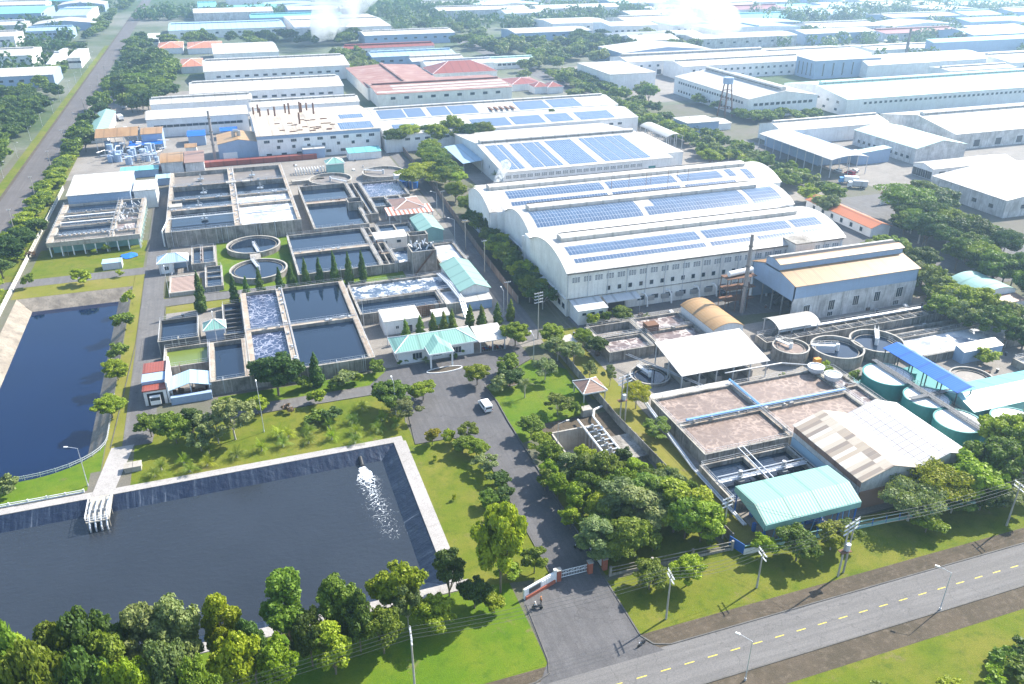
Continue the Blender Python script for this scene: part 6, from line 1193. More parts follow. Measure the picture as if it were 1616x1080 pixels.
BX('shed', 'pale tan gabled shed north of the largest aeration block', 5.5, (252, 258), (290, 240), 1.2, 'arch', 'x', 'roof_tan', 'wall_old'); BX('shed', 'darker tan lean-to next to the pale tan shed', 5, (290, 258), (322, 240), .8, 'shed', 'x', 'roof_brown', 'wall_old'); BX('hut', 'tiny tan roofed hut behind the tan sheds', 4, (291, 234), (311, 226), .8, 'gable', 'x', 'roof_tan', 'wall_cream'); BX('hut', 'blue roofed hut left of the steel chimney', 5, (295, 216), (324, 205), .8, 'gable', 'x', 'roof_blue', 'wall_blue'); BX('hut', 'cyan roofed hut right of the steel chimney', 4.5, (347, 208), (374, 200), .6, 'gable', 'x', 'roof_blue', 'wall_blue'); BX('hut', 'low pale blue roof at the corner of the largest aeration block', 3, (245, 283), (273, 275), .3, 'shed', 'x', 'roof_paleblue', 'wall_blue')
x0, y0 = P(347, 256); x1 = P(414, 251)[0]; b, _, _ = B('workshop', 'grey blue workshop with rusty tan roof and a bent duct', (x0, x1, y0, y0+22), 8.2, 1.8, 'gable', 'y', 'roof_tan_y', 'wall_blue', .2); m = MB(); m.path([(x0+8, y0+8, 8), (x0+8, y0+8, 12.5), (x0+10.5, y0+8, 12.5), (x0+10.5, y0+8, 9)], .9, 10); m.build('duct', 'steel', b); MB().box(x0+2, x0+8.5, y0-.25, y0, .5, 4.2).build('panel', 'white_paint', b)
x, y = P(345, 256); chimney('chimney', 'slender steel chimney at the corner of the grey blue workshop', x-1.2, y-1, top_at(335, 174, y)[1], .75, .5)
tag(MB().box(x0-30, 40, y0-9, y0-5, .02, 2.4).build('lean_to_roof', 'roof_red', None, (0, y0-7, 0)), 'long low dark red roof strip behind the largest aeration block', 'lean-to')
g = random.Random(21); t = thing('machinery', 'tangle of pipes, frames and vessels north of the left basin block', 'machine', P(220, 250)); v = MB(); f = MB()
for i in range(30): x, y = P(170+g.random()*85, 238+g.random()*22); MB().cyl(x, y, .5+g.random()*1.2, .02, 1.5+g.random()*4, 8).build('vessel', 'wall_blue', t)
for i in range(46): x, y = P(165+g.random()*90, 236+g.random()*26); z = 1+g.random()*5; f.tube((x, y, z), (x+g.uniform(-6, 6), y+g.uniform(-5, 5), z+g.uniform(-1, 1)), .15+g.random()*.2, 5); f.tube((x, y, 0), (x, y, z), .1, 4)
f.build('pipework', 'galvanised', t)
t = thing('pipe_rack', 'row of white inverted-U pipes by the pump house with green walls', 'pipe', P(480, 275)); m = MB()
for i in range(11): x, y = P(468+i*4.4, 277-i*.4); m.path([(x, y, 0), (x, y, 2.2), (x, y+4, 2.2), (x, y+4, 0)], .2, 6)
m.build('pipe', 'white_paint', t)
B('hut', 'white sheet roof hut in front of the tall white factory', (*[P(476, 245)[0], P(511, 243)[0]], P(476, 252)[1], P(476, 252)[1]+8), 4.6, 1.0, 'shed', 'x', 'roof_white', 'wall_blue', .2); B('hut', 'pale blue long hut right of the white sheet roof hut', (P(548, 250)[0], P(600, 246)[0], P(575, 252)[1], P(575, 252)[1]+8), 3.4, .8, 'shed', 'x', 'roof_cyan', 'wall_white', .2)
# left of the far road
for nm, lab, z, a, c, rm, wm, rf in (('factory', 'white arched factory left of the long road', 8, (-90, 126), (97, 105), 'roof_white', 'wall_blue', 'arch'), ('factory', 'white and grey factory roof behind the white arched one', 9, (-90, 93), (66, 74), 'roof_white', 'wall_white', 'gable'), ('factory', 'grey roofed block with a white curved corner by the long road', 9, (72, 102), (108, 76), 'roof_grey', 'wall_white', 'gable'), ('factory', 'white box factory in the top left behind grey roofs', 9, (-80, 61), (37, 49), 'roof_white', 'wall_white', 'gable'), ('factory', 'blue roofed factory in the top left', 8, (40, 50), (120, 43), 'roof_paleblue', 'wall_blue', 'gable'), ('hangar', 'huge teal roofed hangar in the top left corner', 12, (-60, 24), (86, 9), 'roof_cyan', 'wall_blue', 'gable'), ('factory', 'white walled factory with stepped blue roofs in the top left', 10, (82, 26), (155, 10), 'roof_paleblue', 'wall_white', 'gable'), ('factory', 'small white office block left of the long road', 8, (105, 92), (140, 76), 'roof_white', 'wall_white', 'flat'),
        ('factory', 'long cyan and white roofed factory at the top', 8, (265, 49), (440, 31), 'roof_paleblue', 'wall_white', 'gable'), ('factory', 'bright cyan roofed block in the far trees', 10, (312, 12), (340, 2), 'roof_cyan', 'wall_blue', 'gable'), ('house', 'white flat roofed house among trees right of the long road', 6, (229, 62), (253, 52), 'roof_white', 'wall_white', 'flat')): BX(nm, lab, z, a, c, 2.2, rf, 'x', rm, wm, wins=[('s', z*.5, 9, 3, 1.6, 'dark')])
for a, c in (((248, 77), (290, 66)), ((295, 77), (350, 65)), ((284, 106), (320, 92))): BX('house', 'villa with orange tiled hipped roof among the trees', 5, a, c, 3, 'hip', 'x', 'roof_orange', 'wall_white', group='orange roofed villas')
t = thing('yard', 'x', 'x', (0, 0)); bpy.data.objects.remove(t)
surf('yard', 'paving', [P(1120, 330), P(1300, 255), P(1616, 235), P(1616, 300), P(1500, 330), P(1340, 400), P(1335, 330)], .03) if False else rsurf('yard', 'paving', 262, 420, 268, 360, .035)
rsurf('avenue_road', 'asphalt_old', 226, 242, 300, 900, .04); rsurf('yard', 'road_asphalt', 246, 262.2, 330, 372, .036); rsurf('yard', 'asphalt_old', 205, 262, 196, 268, .038); rsurf('yard', 'paving', 204, 236, 240, 420, .03); rsurf('yard', 'paving', 262, 380, 480, 640, .03); rsurf('yard', 'asphalt_old', 195, 262, 176, 268, .025)
rsurf('yard', 'paving', -80, 76, 400, 620, .012); rsurf('yard', 'paving', 100, 205, 290, 410, .012)
# ---------------------------------------------------------------- far estate beyond the survey
USED = []
for o in SC.objects:
    if '_ins' in o.keys(): i_ = o['_ins']; USED.append((i_[0]-6, i_[1]+6, i_[2]-6, i_[3]+6))
def px_of(x, y, z=0): d = np.array([x, y, z-H]); w = d@FW; return 808+F_*(d@RT)/w, 540-F_*(d@UP)/w
g = random.Random(77); NF = 0; y = 500.
cols = ['roof_white']*6+['roof_paleblue']*2+['roof_grey', 'roof_palegreen', 'roof_cyan', 'roof_red']
while y < 2300 and NF < 260:
    d = 34+g.random()*26; x = -300.
    while x < 2200:
        w = 45+g.random()*80; px_, py_ = px_of(x+w/2, y); r = (x, x+w, y, y+d)
        ok = -60 < px_ < 1690 and py_ > -25 and not any(x < u[1] and x+w > u[0] and y < u[3] and y+d > u[2] for u in USED) and not (-112 < x+w and x < -62) and not (x < 268 and x+w > 205) and y > 480
        if ok and g.random() < .84:
            h = 6+g.random()*5; rm = g.choice(cols); wn = {'roof_white': 'white', 'roof_paleblue': 'pale blue', 'roof_grey': 'grey', 'roof_palegreen': 'pale green', 'roof_cyan': 'cyan', 'roof_red': 'dull red'}[rm]
            B('factory', f'far factory with a {wn} roof fading into the haze', r, h, 1.5+g.random()*2, 'gable' if g.random() < .8 else 'arch', 'x' if g.random() < .75 else 'y', rm, g.choice(['wall_white', 'wall_blue', 'wall_old']), .3, group=f'distant {wn} roofed factories', wins=[('s', h*.5, 7, 3, 1.5, 'dark')] if y < 900 else (), vent=(3, 1.5) if g.random() < .4 else None); NF += 1; USED.append((x-2, x+w+2, y-2, y+d+2))
        x += w+6+g.random()*16
    y += d+9+g.random()*12

for i in range(9): x, y = -78.5, 330+i*46; utility_pole(x, y, 9, 'slim pole on the right verge of the long left road', arms=1, group='poles along the long road', awide=1.4)
g = random.Random(31)
for i in range(14): x, y = -97+g.uniform(-.5, .5), 300+i*38; street_lamp(*px_of(x, y), 7, 'small lamp post on the left verge of the long left road', 0, 1.2, 'lamps along the long road')
for i in range(12): x, y = g.choice([(-66, 505), (200, 310), (270, 300), (300, 330), (256, 352), (130, 192), (-57, 500), (320, 300), (268, 520), (290, 560)]); vehicle(g.choice(['car', 'van', 'car']), x+g.uniform(-6, 6), y+g.uniform(-5, 5), g.uniform(-.3, .3), 'small vehicle parked in a far factory yard', g.choice(['white_paint', 'galvanised', 'dark_steel', 'red_paint']), 'vehicles in the far yards')
# ================================================================ VEGETATION
def tp(kind, bx, by, h, r, label, leaf='leaf_mid', **k):
    x, y = P(bx, by)
    if kind in ('broad', 'open', 'small', 'flat', 'tall') and y < 240 and 'wood' not in label: h *= 1.16; r *= 1.3
    return tree(kind, x, y, h, r, label, leaf, **k)
# row along the near edge of the grey pond
for px_, py_, y, r, kd, lf, lab in ((12, 985, 93, 3.4, 'tall', 'leaf_lime', 'leftmost bright green tree of the bottom row'), (68, 975, 94, 3.2, 'tall', 'leaf_mid', 'green tree second from the left in the bottom row'), (128, 966, 94, 3.6, 'broad', 'leaf_dark', 'dark tree third from the left in the bottom row'), (205, 945, 95.5, 3.0, 'tall', 'leaf_olive', 'grey green tree fourth from the left in the bottom row'), (262, 938, 96, 3.4, 'tall', 'leaf_olive', 'tall grey green tree beside the pond wall, fifth from the left'),
        (335, 922, 97, 2.6, 'tall', 'leaf_lime', 'slim yellow green tree with bare twigs on the pond bank'), (440, 893, 98, 3.5, 'tall', 'leaf_mid', 'full rounded tree standing in front of the pond wall'), (526, 908, 97, 3.0, 'tall', 'leaf_mid', 'creeper-hung tree in the middle of the bottom row'), (622, 893, 99, 3.5, 'broad', 'leaf_lime', 'bright crowned tree with a visible trunk by the pond wall'), (706, 860, 101, 2.6, 'tall', 'leaf_dark', 'dark upright tree at the pond corner'),
        (30, 1020, 86, 3.0, 'broad', 'leaf_mid', 'lower green tree at the bottom left corner'), (100, 1025, 87, 2.8, 'broad', 'leaf_dark', 'low dark tree at the bottom left'), (175, 1030, 86, 2.7, 'broad', 'leaf_lime', 'low bright tree at the bottom, below the grey green ones'), (250, 1020, 88, 2.8, 'broad', 'leaf_olive', 'low olive tree below the tall grey green tree'), (355, 1005, 89, 3.0, 'broad', 'leaf_lime', 'low yellow green tree below the slim one'), (430, 1008, 89, 2.8, 'broad', 'leaf_lime', 'low bright tree left of the bottom pole'), (300, 1050, 84, 2.4, 'broad', 'leaf_mid', 'bushy tree cut by the bottom edge of the photo'),
        (520, 985, 91, 2.6, 'tall', 'leaf_lime', 'hanging vine tree below the creeper-hung tree'), (600, 965, 92.5, 2.6, 'broad', 'leaf_mid', 'low green tree left of the bottom utility pole'), (682, 950, 94, 2.8, 'broad', 'leaf_lime', 'low yellowish tree right of the bottom utility pole'), (748, 915, 97, 2.3, 'broad', 'leaf_dark', 'low dark tree near the entrance lawn'), (640, 925, 96, 2.2, 'open', 'leaf_olive', 'thin olive sapling behind the low yellowish tree'), (780, 940, 95, 1.8, 'small', 'leaf_lime', 'small bright bush tree beside the name wall'), (560, 940, 94, 2.2, 'broad', 'leaf_dark', 'dark undergrowth tree between the vine trees'), (480, 960, 93.5, 2.3, 'broad', 'leaf_dark', 'dark small tree between the full rounded and creeper-hung trees'), (150, 990, 91, 2.8, 'tall', 'leaf_mid', 'mid green tree squeezed behind the low bright one'), (-15, 1000, 90, 3, 'broad', 'leaf_mid', 'tree partly outside the left edge of the bottom row'), (385, 975, 93, 2.2, 'tall', 'leaf_dark', 'narrow dark tree left of the full rounded tree')):
    tree_top(kd, px_, py_, y, r*(1.18 if kd == 'broad' else 1.1), lab, lf)
x, y = P(790, 935); tree('broad', x, y, top_at(805, 797, y)[1], 4.3, 'largest bright green tree standing between the pond and the drive', 'leaf_lime'); tp('small', 843, 905, 4.4, 1.9, 'small green tree tucked beside the largest bright tree', 'leaf_mid'); tp('small', 800, 915, 3, 1.8, 'low shrub tree at the foot of the largest bright tree', 'leaf_lime')
# car park and drive side
for bx, by, h, r, kd, lf, lab in ((618, 648, 6, 3.3, 'broad', 'leaf_mid', 'dense green tree at the left side of the car park entrance'), (640, 668, 4.8, 2.6, 'open', 'leaf_olive', 'olive bush tree just below the dense green one'), (668, 632, 4.6, 2.5, 'broad', 'leaf_lime', 'bright rounded tree at the top left of the car park'), (753, 608, 4.6, 2.3, 'broad', 'leaf_lime', 'rounded tree in the kerbed bed of the car park'), (803, 592, 4.8, 2.4, 'broad', 'leaf_mid', 'rounded tree right of the kerbed bed'), (597, 590, 3.4, 1.7, 'small', 'leaf_mid', 'small round tree at the corner of the pool block'), (813, 546, 5.4, 2.9, 'broad', 'leaf_lime', 'bright tree at the right end of the motorbike shelter'),
        (682, 702, 3.6, 1.5, 'small', 'leaf_yellow', 'yellow leaved small tree at the lower car park kerb'), (709, 700, 3, 1.2, 'small', 'leaf_lime', 'tiny tree right of the yellow leaved one'), (741, 695, 4, 2.0, 'open', 'leaf_mid', 'tree at the lower right of the car park'), (730, 715, 3.6, 2.0, 'small', 'leaf_mid', 'leafy tree on the kerb below the car park'), (752, 722, 3.8, 2.2, 'broad', 'leaf_lime', 'leafy tree beside the drive above the dark bush'), (765, 745, 3.6, 2.2, 'open', 'leaf_olive', 'thin tree leaning over the lawn beside the drive'), (788, 770, 3.0, 1.9, 'small', 'leaf_dark', 'dark bush at the edge of the drive'), (798, 790, 2.6, 1.6, 'small', 'leaf_dark', 'low dark bush on the drive kerb'), (770, 800, 3, 1.7, 'small', 'leaf_mid', 'low green bush on the dry lawn by the drive'), (688, 728, 1.4, .7, 'bush', 'leaf_lime', 'tiny shrub on the lawn right of the pond'), (717, 790, 1.6, .5, 'bush', 'leaf_lime', 'thin sapling alone on the lawn right of the pond'), (812, 850, 4.2, 2.2, 'small', 'leaf_lime', 'young tree close behind the largest bright tree'),
        (440, 624, 9.6, 4.8, 'broad', 'leaf_dark', 'big dark dome-shaped tree in front of the pool block'), (545, 610, 3.6, 2.4, 'open', 'leaf_olive', 'grey green bush tree against the pool block wall'), (563, 606, 2.6, 1.4, 'small', 'leaf_lime', 'small bright bush at the pool block wall'), (530, 615, 2.4, 1.5, 'small', 'leaf_mid', 'low green bush near the cypress by the pool block'), (480, 615, 3.2, 1.7, 'small', 'leaf_mid', 'green bush between dome tree and cypress'), (500, 640, 3.4, 2.0, 'small', 'leaf_lime', 'bright low tree on the lawn edge below the cypress'), (456, 650, 2.2, 1.6, 'bush', 'leaf_dry', 'pinkish dry shrub beside the lane'), (408, 655, 4.0, 2.0, 'small', 'leaf_lime', 'bright yellow green tree by the tall lamp post'),
        (240, 690, 4.8, 2.6, 'small', 'leaf_mid', 'green tree at the head of the pale footpath'), (279, 700, 6.4, 2.6, 'broad', 'leaf_mid', 'green tree second from the left on the lawn'), (306, 690, 6.6, 2.2, 'tall', 'leaf_dark', 'dark conifer-like tree behind the lawn trees'), (345, 700, 6.6, 3.0, 'open', 'leaf_olive', 'airy tree left of the widest lawn tree'), (372, 694, 8.2, 4.2, 'open', 'leaf_olive', 'widest airy tree on the palm lawn'), (318, 712, 4.5, 2.2, 'open', 'leaf_olive', 'small airy tree at the front of the lawn group'), (500, 668, 2.6, 2.0, 'small', 'leaf_mid', 'round bush on the palm lawn'), (522, 664, 2.6, 1.9, 'small', 'leaf_dark', 'darker round bush on the palm lawn'), (20, 778, 3.2, 1.9, 'small', 'leaf_olive', 'lone small tree between the two ponds'),
        (178, 660, 4.6, 2.8, 'broad', 'leaf_lime', 'large willow-like tree at the right bank of the deep blue pond'), (187, 600, 4.6, 2.4, 'broad', 'leaf_lime', 'willow-like tree second along the pond bank'), (189, 570, 4.2, 2.2, 'broad', 'leaf_mid', 'willow-like tree third along the pond bank'), (196, 520, 4.6, 2.4, 'broad', 'leaf_mid', 'willow-like tree fourth along the pond bank'), (205, 482, 4.4, 2.3, 'open', 'leaf_lime', 'airy tree at the top of the pond bank'), (47, 455, 4.6, 2.2, 'open', 'leaf_mid', 'small tree at the left end of the horizontal lane'), (132, 448, 4.8, 3.4, 'flat', 'leaf_lime', 'spreading tree on the dry lawn above the deep blue pond'), (190, 437, 2.4, 1.2, 'small', 'leaf_lime', 'little leaning tree on the dry lawn'), (168, 398, 3, 1.6, 'small', 'leaf_lime', 'small shrub tree in front of the raised basin block'), (148, 402, 2, 1.2, 'bush', 'leaf_lime', 'tiny shrub left of the small shrub tree'), (50, 408, 2.4, 1.8, 'bush', 'leaf_dry', 'purple brown shrub at the white fence')):
    tp(kd, bx, by, h, r, lab, lf)
# palms on the lawn
for bx, by in ((245, 752), (291, 733), (327, 735), (374, 722), (413, 712), (447, 705), (487, 700), (524, 694), (562, 684), (597, 680), (628, 672), (455, 690), (487, 684), (520, 676), (556, 668), (603, 664), (330, 715), (440, 690), (572, 646), (625, 650), (560, 700), (300, 745), (255, 742)): tp('palm', bx, by, 4.2+random.random()*1.1, 2.6+random.random()*.6, 'young palm with arching fronds on the lawn above the grey pond', random.choice(['leaf_mid', 'leaf_lime']), group='young palms on the lawn')
for i, (bx, by, h) in enumerate(((320, 488, 9), (372, 477, 7), (392, 473, 6), (412, 462, 6.5), (443, 458, 6), (462, 452, 6.5), (484, 450, 7), (506, 448, 7), (529, 445, 8), (552, 443, 7.5), (573, 441, 7.5))): tp('cyp', bx, by+4, h*1.35, 1.4 if h < 9 else 1.8, 'dark column-shaped cypress in the row behind the pool block' if i else 'tallest lone cypress beside the small four-part basin', 'leaf_cypress', group='cypresses behind the pool block' if i else None)
for bx, by in ((641, 536), (664, 530), (684, 525), (701, 523), (714, 520), (742, 512), (760, 512), (785, 508), (806, 503), (763, 525)): tp('cyp', bx, by+3, 6.4, 1.4, 'bright column-shaped cypress in the row behind the office', 'leaf_mid', group='cypresses behind the office')
tp('cyp', 500, 608, 8.6, 1.9, 'lone tall cypress beside the big dome-shaped tree', 'leaf_cypress')
for bx, by in ((640, 572), (655, 570), (668, 568), (716, 566), (727, 560), (630, 575)): tp('bush', bx, by, 1.6, 1.1, 'small clipped shrub along the front of the office', 'leaf_mid', group='shrubs in front of the office')
tp('palm', 672, 572, 3.2, 1.8, 'grey leaved palm by the office porch', 'leaf_olive')
# garden right of the car park
for bx, by, h, r, kd, lf, lab in ((828, 628, 6.0, 2.8, 'bigpalm', 'leaf_olive', 'big feathery palm in the walled garden'), (880, 655, 4.2, 2.7, 'open', 'leaf_mid', 'widest shrub tree in the walled garden'), (906, 655, 3.0, 1.5, 'small', 'leaf_mid', 'small tree right of the widest garden shrub'), (922, 650, 2, 1, 'bush', 'leaf_mid', 'tiny garden shrub near the gazebo'), (850, 665, 1.6, 1.1, 'bush', 'leaf_mid', 'tiny shrub on the garden grass'), (866, 690, 1.4, .9, 'bush', 'leaf_lime', 'tiny bright shrub above the pump pit'), (838, 690, 4.2, 2.3, 'broad', 'leaf_mid', 'leafy tree between the drive and the pump pit'), (855, 715, 4.0, 2.2, 'open', 'leaf_lime', 'thin stemmed tree at the corner of the pump pit'), (805, 610, 4.2, 2.5, 'broad', 'leaf_dark', 'dark tree at the upper left of the walled garden'), (790, 620, 3.6, 2.2, 'open', 'leaf_olive', 'olive tree at the left edge of the walled garden'), (860, 600, 5.0, 2.6, 'open', 'leaf_olive', 'grey olive tree at the top of the walled garden'), (880, 570, 5.6, 3.0, 'open', 'leaf_olive', 'grey brown tree by the warehouse corner road'), (905, 575, 5.6, 2.6, 'open', 'leaf_olive', 'bushy tree next to the stained basin corner'), (870, 545, 5.4, 2.6, 'broad', 'leaf_lime', 'bright tree in front of the warehouse corner'), (920, 548, 4.4, 2.0, 'flat', 'leaf_lime', 'feathery bright tree beside the empty brown basin'), (940, 562, 4.6, 2.2, 'broad', 'leaf_dark', 'dark tree overhanging the empty brown basin'),
        (980, 510, 4.6, 2.5, 'broad', 'leaf_mid', 'round tree in front of the warehouse doorway'), (955, 512, 3.4, 1.5, 'small', 'leaf_mid', 'small tree left of the warehouse doorway'), (936, 516, 3.6, 1.6, 'small', 'leaf_lime', 'small bright tree at the warehouse annex'), (1020, 505, 2.2, 1.1, 'bush', 'leaf_lime', 'tiny bright shrub on the basin edge'), (1003, 645, 5.6, 2.6, 'flat', 'leaf_yellow', 'flat-topped yellow green tree between transformer pole and tank'), (1035, 692, 3.6, 2.6, 'open', 'leaf_mid', 'round bush tree against the big brown tank'), (962, 610, 5, 1.4, 'open', 'leaf_olive', 'thin bare-stemmed tree on the dry strip'), (930, 600, 4.4, 1.6, 'open', 'leaf_olive', 'thin tree beside the gazebo'),
        (1298, 598, 4.0, 1.7, 'small', 'leaf_lime', 'bright tree between the three round tanks'), (1235, 600, 2, 1.1, 'bush', 'leaf_lime', 'small bush below the rusty round tank'), (1555, 575, 3.6, 2.6, 'flat', 'leaf_lime', 'flat bright tree near the right white basin'), (1345, 610, 3.6, 1.6, 'open', 'leaf_mid', 'thin green creeper tree between tank and walkway')):
    tp(kd, bx, by, h, r, lab, lf)
# woodland between the drive and the plant wall
WL = [(870, 745, 6, 'broad', 'leaf_mid'), (893, 760, 6, 'tall', 'leaf_olive'), (925, 770, 7, 'tall', 'leaf_mid'), (955, 775, 7.5, 'broad', 'leaf_mid'), (985, 740, 4.5, 'small', 'leaf_dark'), (880, 790, 5, 'broad', 'leaf_lime'), (910, 810, 6, 'broad', 'leaf_lime'), (945, 825, 6.5, 'broad', 'leaf_lime'), (975, 830, 9.5, 'tall', 'leaf_olive'), (1005, 845, 10, 'tall', 'leaf_olive'), (940, 860, 6, 'broad', 'leaf_mid'), (1035, 820, 8.5, 'tall', 'leaf_mid'), (1062, 840, 9.5, 'tall', 'leaf_lime'), (1080, 850, 8.5, 'broad', 'leaf_mid'), (1105, 855, 8.0, 'tall', 'leaf_lime'), (985, 800, 7, 'broad', 'leaf_lime'), (1020, 790, 6.5, 'broad', 'leaf_mid'), (1050, 800, 7, 'broad', 'leaf_olive'), (965, 870, 6, 'tall', 'leaf_olive'), (1120, 862, 4, 'small', 'leaf_mid'), (900, 835, 4.5, 'small', 'leaf_lime'), (1000, 770, 6, 'broad', 'leaf_lime'), (1075, 800, 6, 'broad', 'leaf_mid'), (920, 745, 5, 'broad', 'leaf_lime'), (1045, 760, 3.5, 'small', 'leaf_lime'), (860, 775, 4.2, 'small', 'leaf_mid'), (1095, 820, 6, 'tall', 'leaf_mid'), (1030, 870, 4.5, 'small', 'leaf_mid'), (955, 845, 6.5, 'tall', 'leaf_mid'), (938, 885, 8, 'tall', 'leaf_olive'), (975, 885, 8.5, 'tall', 'leaf_mid'), (930, 800, 7, 'broad', 'leaf_mid'), (1010, 810, 8, 'tall', 'leaf_mid'), (1090, 840, 8.5, 'tall', 'leaf_lime'), (870, 765, 5, 'broad', 'leaf_lime'), (1125, 845, 5, 'broad', 'leaf_lime'), (1000, 880, 6.5, 'broad', 'leaf_mid')]
for i, (bx, by, h, kd, lf) in enumerate(WL): tp(kd, bx, by, h*1.18, h*.46 if kd != 'small' else h*.5, f'{ {"leaf_mid": "green", "leaf_olive": "grey green", "leaf_lime": "bright green", "leaf_dark": "dark"}[lf] } tree in the dense wood between the drive and the plant wall', lf, group='trees of the wood beside the drive')
# trees along the south fence and the right edge
for bx, by, h, r, kd, lf, lab in ((1024, 930, 4.6, 2.4, 'broad', 'leaf_mid', 'rounded tree on the lawn, first right of the gate'), (1083, 925, 5.0, 2.2, 'broad', 'leaf_lime', 'bright tree on the lawn, second right of the gate'), (1203, 878, 4.2, 1.9, 'small', 'leaf_lime', 'small lime tree by the corner of the mint canopy'), (1256, 885, 5.6, 3.0, 'broad', 'leaf_mid', 'dark green tree in front of the mint canopy'), (1310, 868, 5.4, 2.5, 'open', 'leaf_lime', 'slim leaning tree right of the dark green one'), (1330, 862, 4.6, 2.0, 'open', 'leaf_mid', 'thin tree behind the twin transformer pole'), (1432, 822, 7, 4.2, 'flat', 'leaf_olive', 'wide grey green tree in front of the patchwork shed'), (1478, 800, 8, 4.6, 'flat', 'leaf_yellow', 'wide yellow tipped tree right of the patchwork shed'), (1460, 840, 3.6, 2.4, 'small', 'leaf_lime', 'low bright tree under the wide grey green one'), (1520, 790, 9, 4.4, 'broad', 'leaf_lime', 'tall bright tree before the teal tanks'), (1560, 775, 10, 4.2, 'broad', 'leaf_mid', 'tall green tree at the right edge, left of two'), (1604, 760, 11, 4.4, 'broad', 'leaf_mid', 'tall green tree at the right edge, right of two'), (1545, 805, 7, 3.8, 'broad', 'leaf_dark', 'dark tree under the tall right edge trees'), (1500, 810, 6, 3.2, 'open', 'leaf_mid', 'airy tree between the yellow tipped and tall bright trees'), (1640, 760, 10, 4.5, 'broad', 'leaf_mid', 'tree mostly beyond the right edge'), (1585, 800, 6, 3.6, 'broad', 'leaf_olive', 'lower olive tree at the right edge'), (1575, 730, 9, 4, 'broad', 'leaf_lime', 'bright tree behind the tall right edge trees'), (1620, 715, 9, 4, 'broad', 'leaf_mid', 'green tree near the cyan roof at the right edge')):
    tp(kd, bx, by, h, r, lab, lf)
for bx, by, h, r, lf in ((1585, 1050, 2.6, 2.8, 'leaf_mid'), (1610, 1030, 2.4, 2.6, 'leaf_dark'), (1560, 1070, 2.2, 2.4, 'leaf_lime'), (1500, 1085, 1.2, 2, 'leaf_lime'), (1620, 1075, 2.6, 3, 'leaf_mid'), (1390, 1092, 1.2, 1.6, 'leaf_mid')): tp('bush', bx, by, h, r, 'wild bush on the rough grass south of the road', lf, group='bushes south of the road')
def grove(n, box, kinds, hr, rr, leaves, label, group, seed, name=None, avoid=True):
    g = random.Random(seed); k = 0; tries = 0
    while k < n and tries < n*30:
        tries += 1; q = g.random(); (x0, y0), (x1, y1), wd = box if len(box) == 3 else (box[0], box[1], 0)
        if wd: x, y = x0+(x1-x0)*q+g.uniform(-wd, wd), y0+(y1-y0)*q+g.uniform(-2, 2)
        else: x, y = g.uniform(x0, x1), g.uniform(y0, y1)
        if avoid and any(u[0]+4 < x < u[1]-4 and u[2]+4 < y < u[3]-4 for u in USED): continue
        px_, py_ = px_of(x, y, 4)
        if not (-90 < px_ < 1710 and -40 < py_ < 1150): continue
        tree(g.choice(kinds), x, y, g.uniform(*hr), g.uniform(*rr), label, g.choice(leaves), group=group); k += 1
# tree belt between inner lane and warehouse
grove(40, ((79.8, 204), (84.5, 300), 1.8), ['broad', 'open', 'flat'], (6, 9), (3.2, 4.4), ['leaf_dark', 'leaf_dark', 'leaf_mid', 'leaf_lime'], 'tree in the dark belt between the inner lane and the warehouse', 'trees beside the warehouse', 1)
grove(12, ((85.5, 300), (90, 392), 2.5), ['broad', 'flat'], (8, 11), (4.5, 6), ['leaf_dark', 'leaf_mid', 'leaf_lime'], 'spreading tree of the belt behind the cream hut', 'trees behind the cream hut', 2)
for bx, by, h in ((625, 240, 12), (645, 236, 13), (668, 232, 12), (690, 234, 12), (718, 230, 15), (742, 232, 13), (765, 228, 12)): tp('flat' if bx % 2 else 'broad', bx, by, h, 6.0, 'big tree in front of the long low solar factory', random.choice(['leaf_mid', 'leaf_dark', 'leaf_lime']), group='trees before the solar factory')
for bx, by, h, r in ((651, 300, 9, 6.5), (668, 288, 9, 6.5), (690, 300, 8, 5)): tp('flat', bx, by, h, r, 'wide bright flat-crowned tree beside the brown boundary wall', 'leaf_lime', group='flat-crowned trees by the boundary wall')
tp('tall', 874, 208, 13, 4, 'tall dark tree standing before the solar factory roofs', 'leaf_dark')
for bx, by in ((932, 200), (965, 202), (1000, 198), (1012, 202)): tp('broad', bx, by, 7, 4.5, 'tree in the gap between the two solar factories', 'leaf_mid', group='trees between the solar factories')
for bx, by in ((745, 312), (783, 292), (850, 285), (815, 292)): tp('bigpalm', bx, by, 6.5, 4, 'palm rising behind the arched warehouse', 'leaf_olive', group='palms behind the warehouse')
# avenue
grove(78, ((220, 248), (238, 600), 2.4), ['broad', 'far'], (5.5, 8), (4, 5.2), ['leaf_mid', 'leaf_mid', 'leaf_olive', 'leaf_lime'], 'leafy tree in the long left row of the avenue', 'left row of the avenue', 3, avoid=False)
grove(78, ((231.5, 262), (254, 600), 2.4), ['broad', 'far'], (5.5, 8), (4, 5.2), ['leaf_mid', 'leaf_dark', 'leaf_olive'], 'leafy tree in the long right row of the avenue', 'right row of the avenue', 4, avoid=False)
grove(40, ((210, 480), (262, 1000)), ['far'], (8, 12), (6, 8), ['leaf_mid', 'leaf_olive', 'leaf_dark'], 'tree in the wooded belt at the top of the avenue', 'wooded belt beyond the avenue', 5)
for bx, by, h, r, lf in ((1120, 265, 9, 6, 'leaf_lime'), (1105, 250, 8, 5, 'leaf_mid'), (1420, 350, 12, 8, 'leaf_mid'), (1470, 340, 10, 6.5, 'leaf_dark'), (1450, 320, 9, 6, 'leaf_mid')): tp('flat' if r > 7 else 'broad', bx, by, h, r, 'large spreading tree at the edge of the right yard' if bx > 1200 else 'bushy tree behind the arched warehouse by the avenue', lf, group='yard trees' if bx > 1200 else 'trees behind the warehouse')
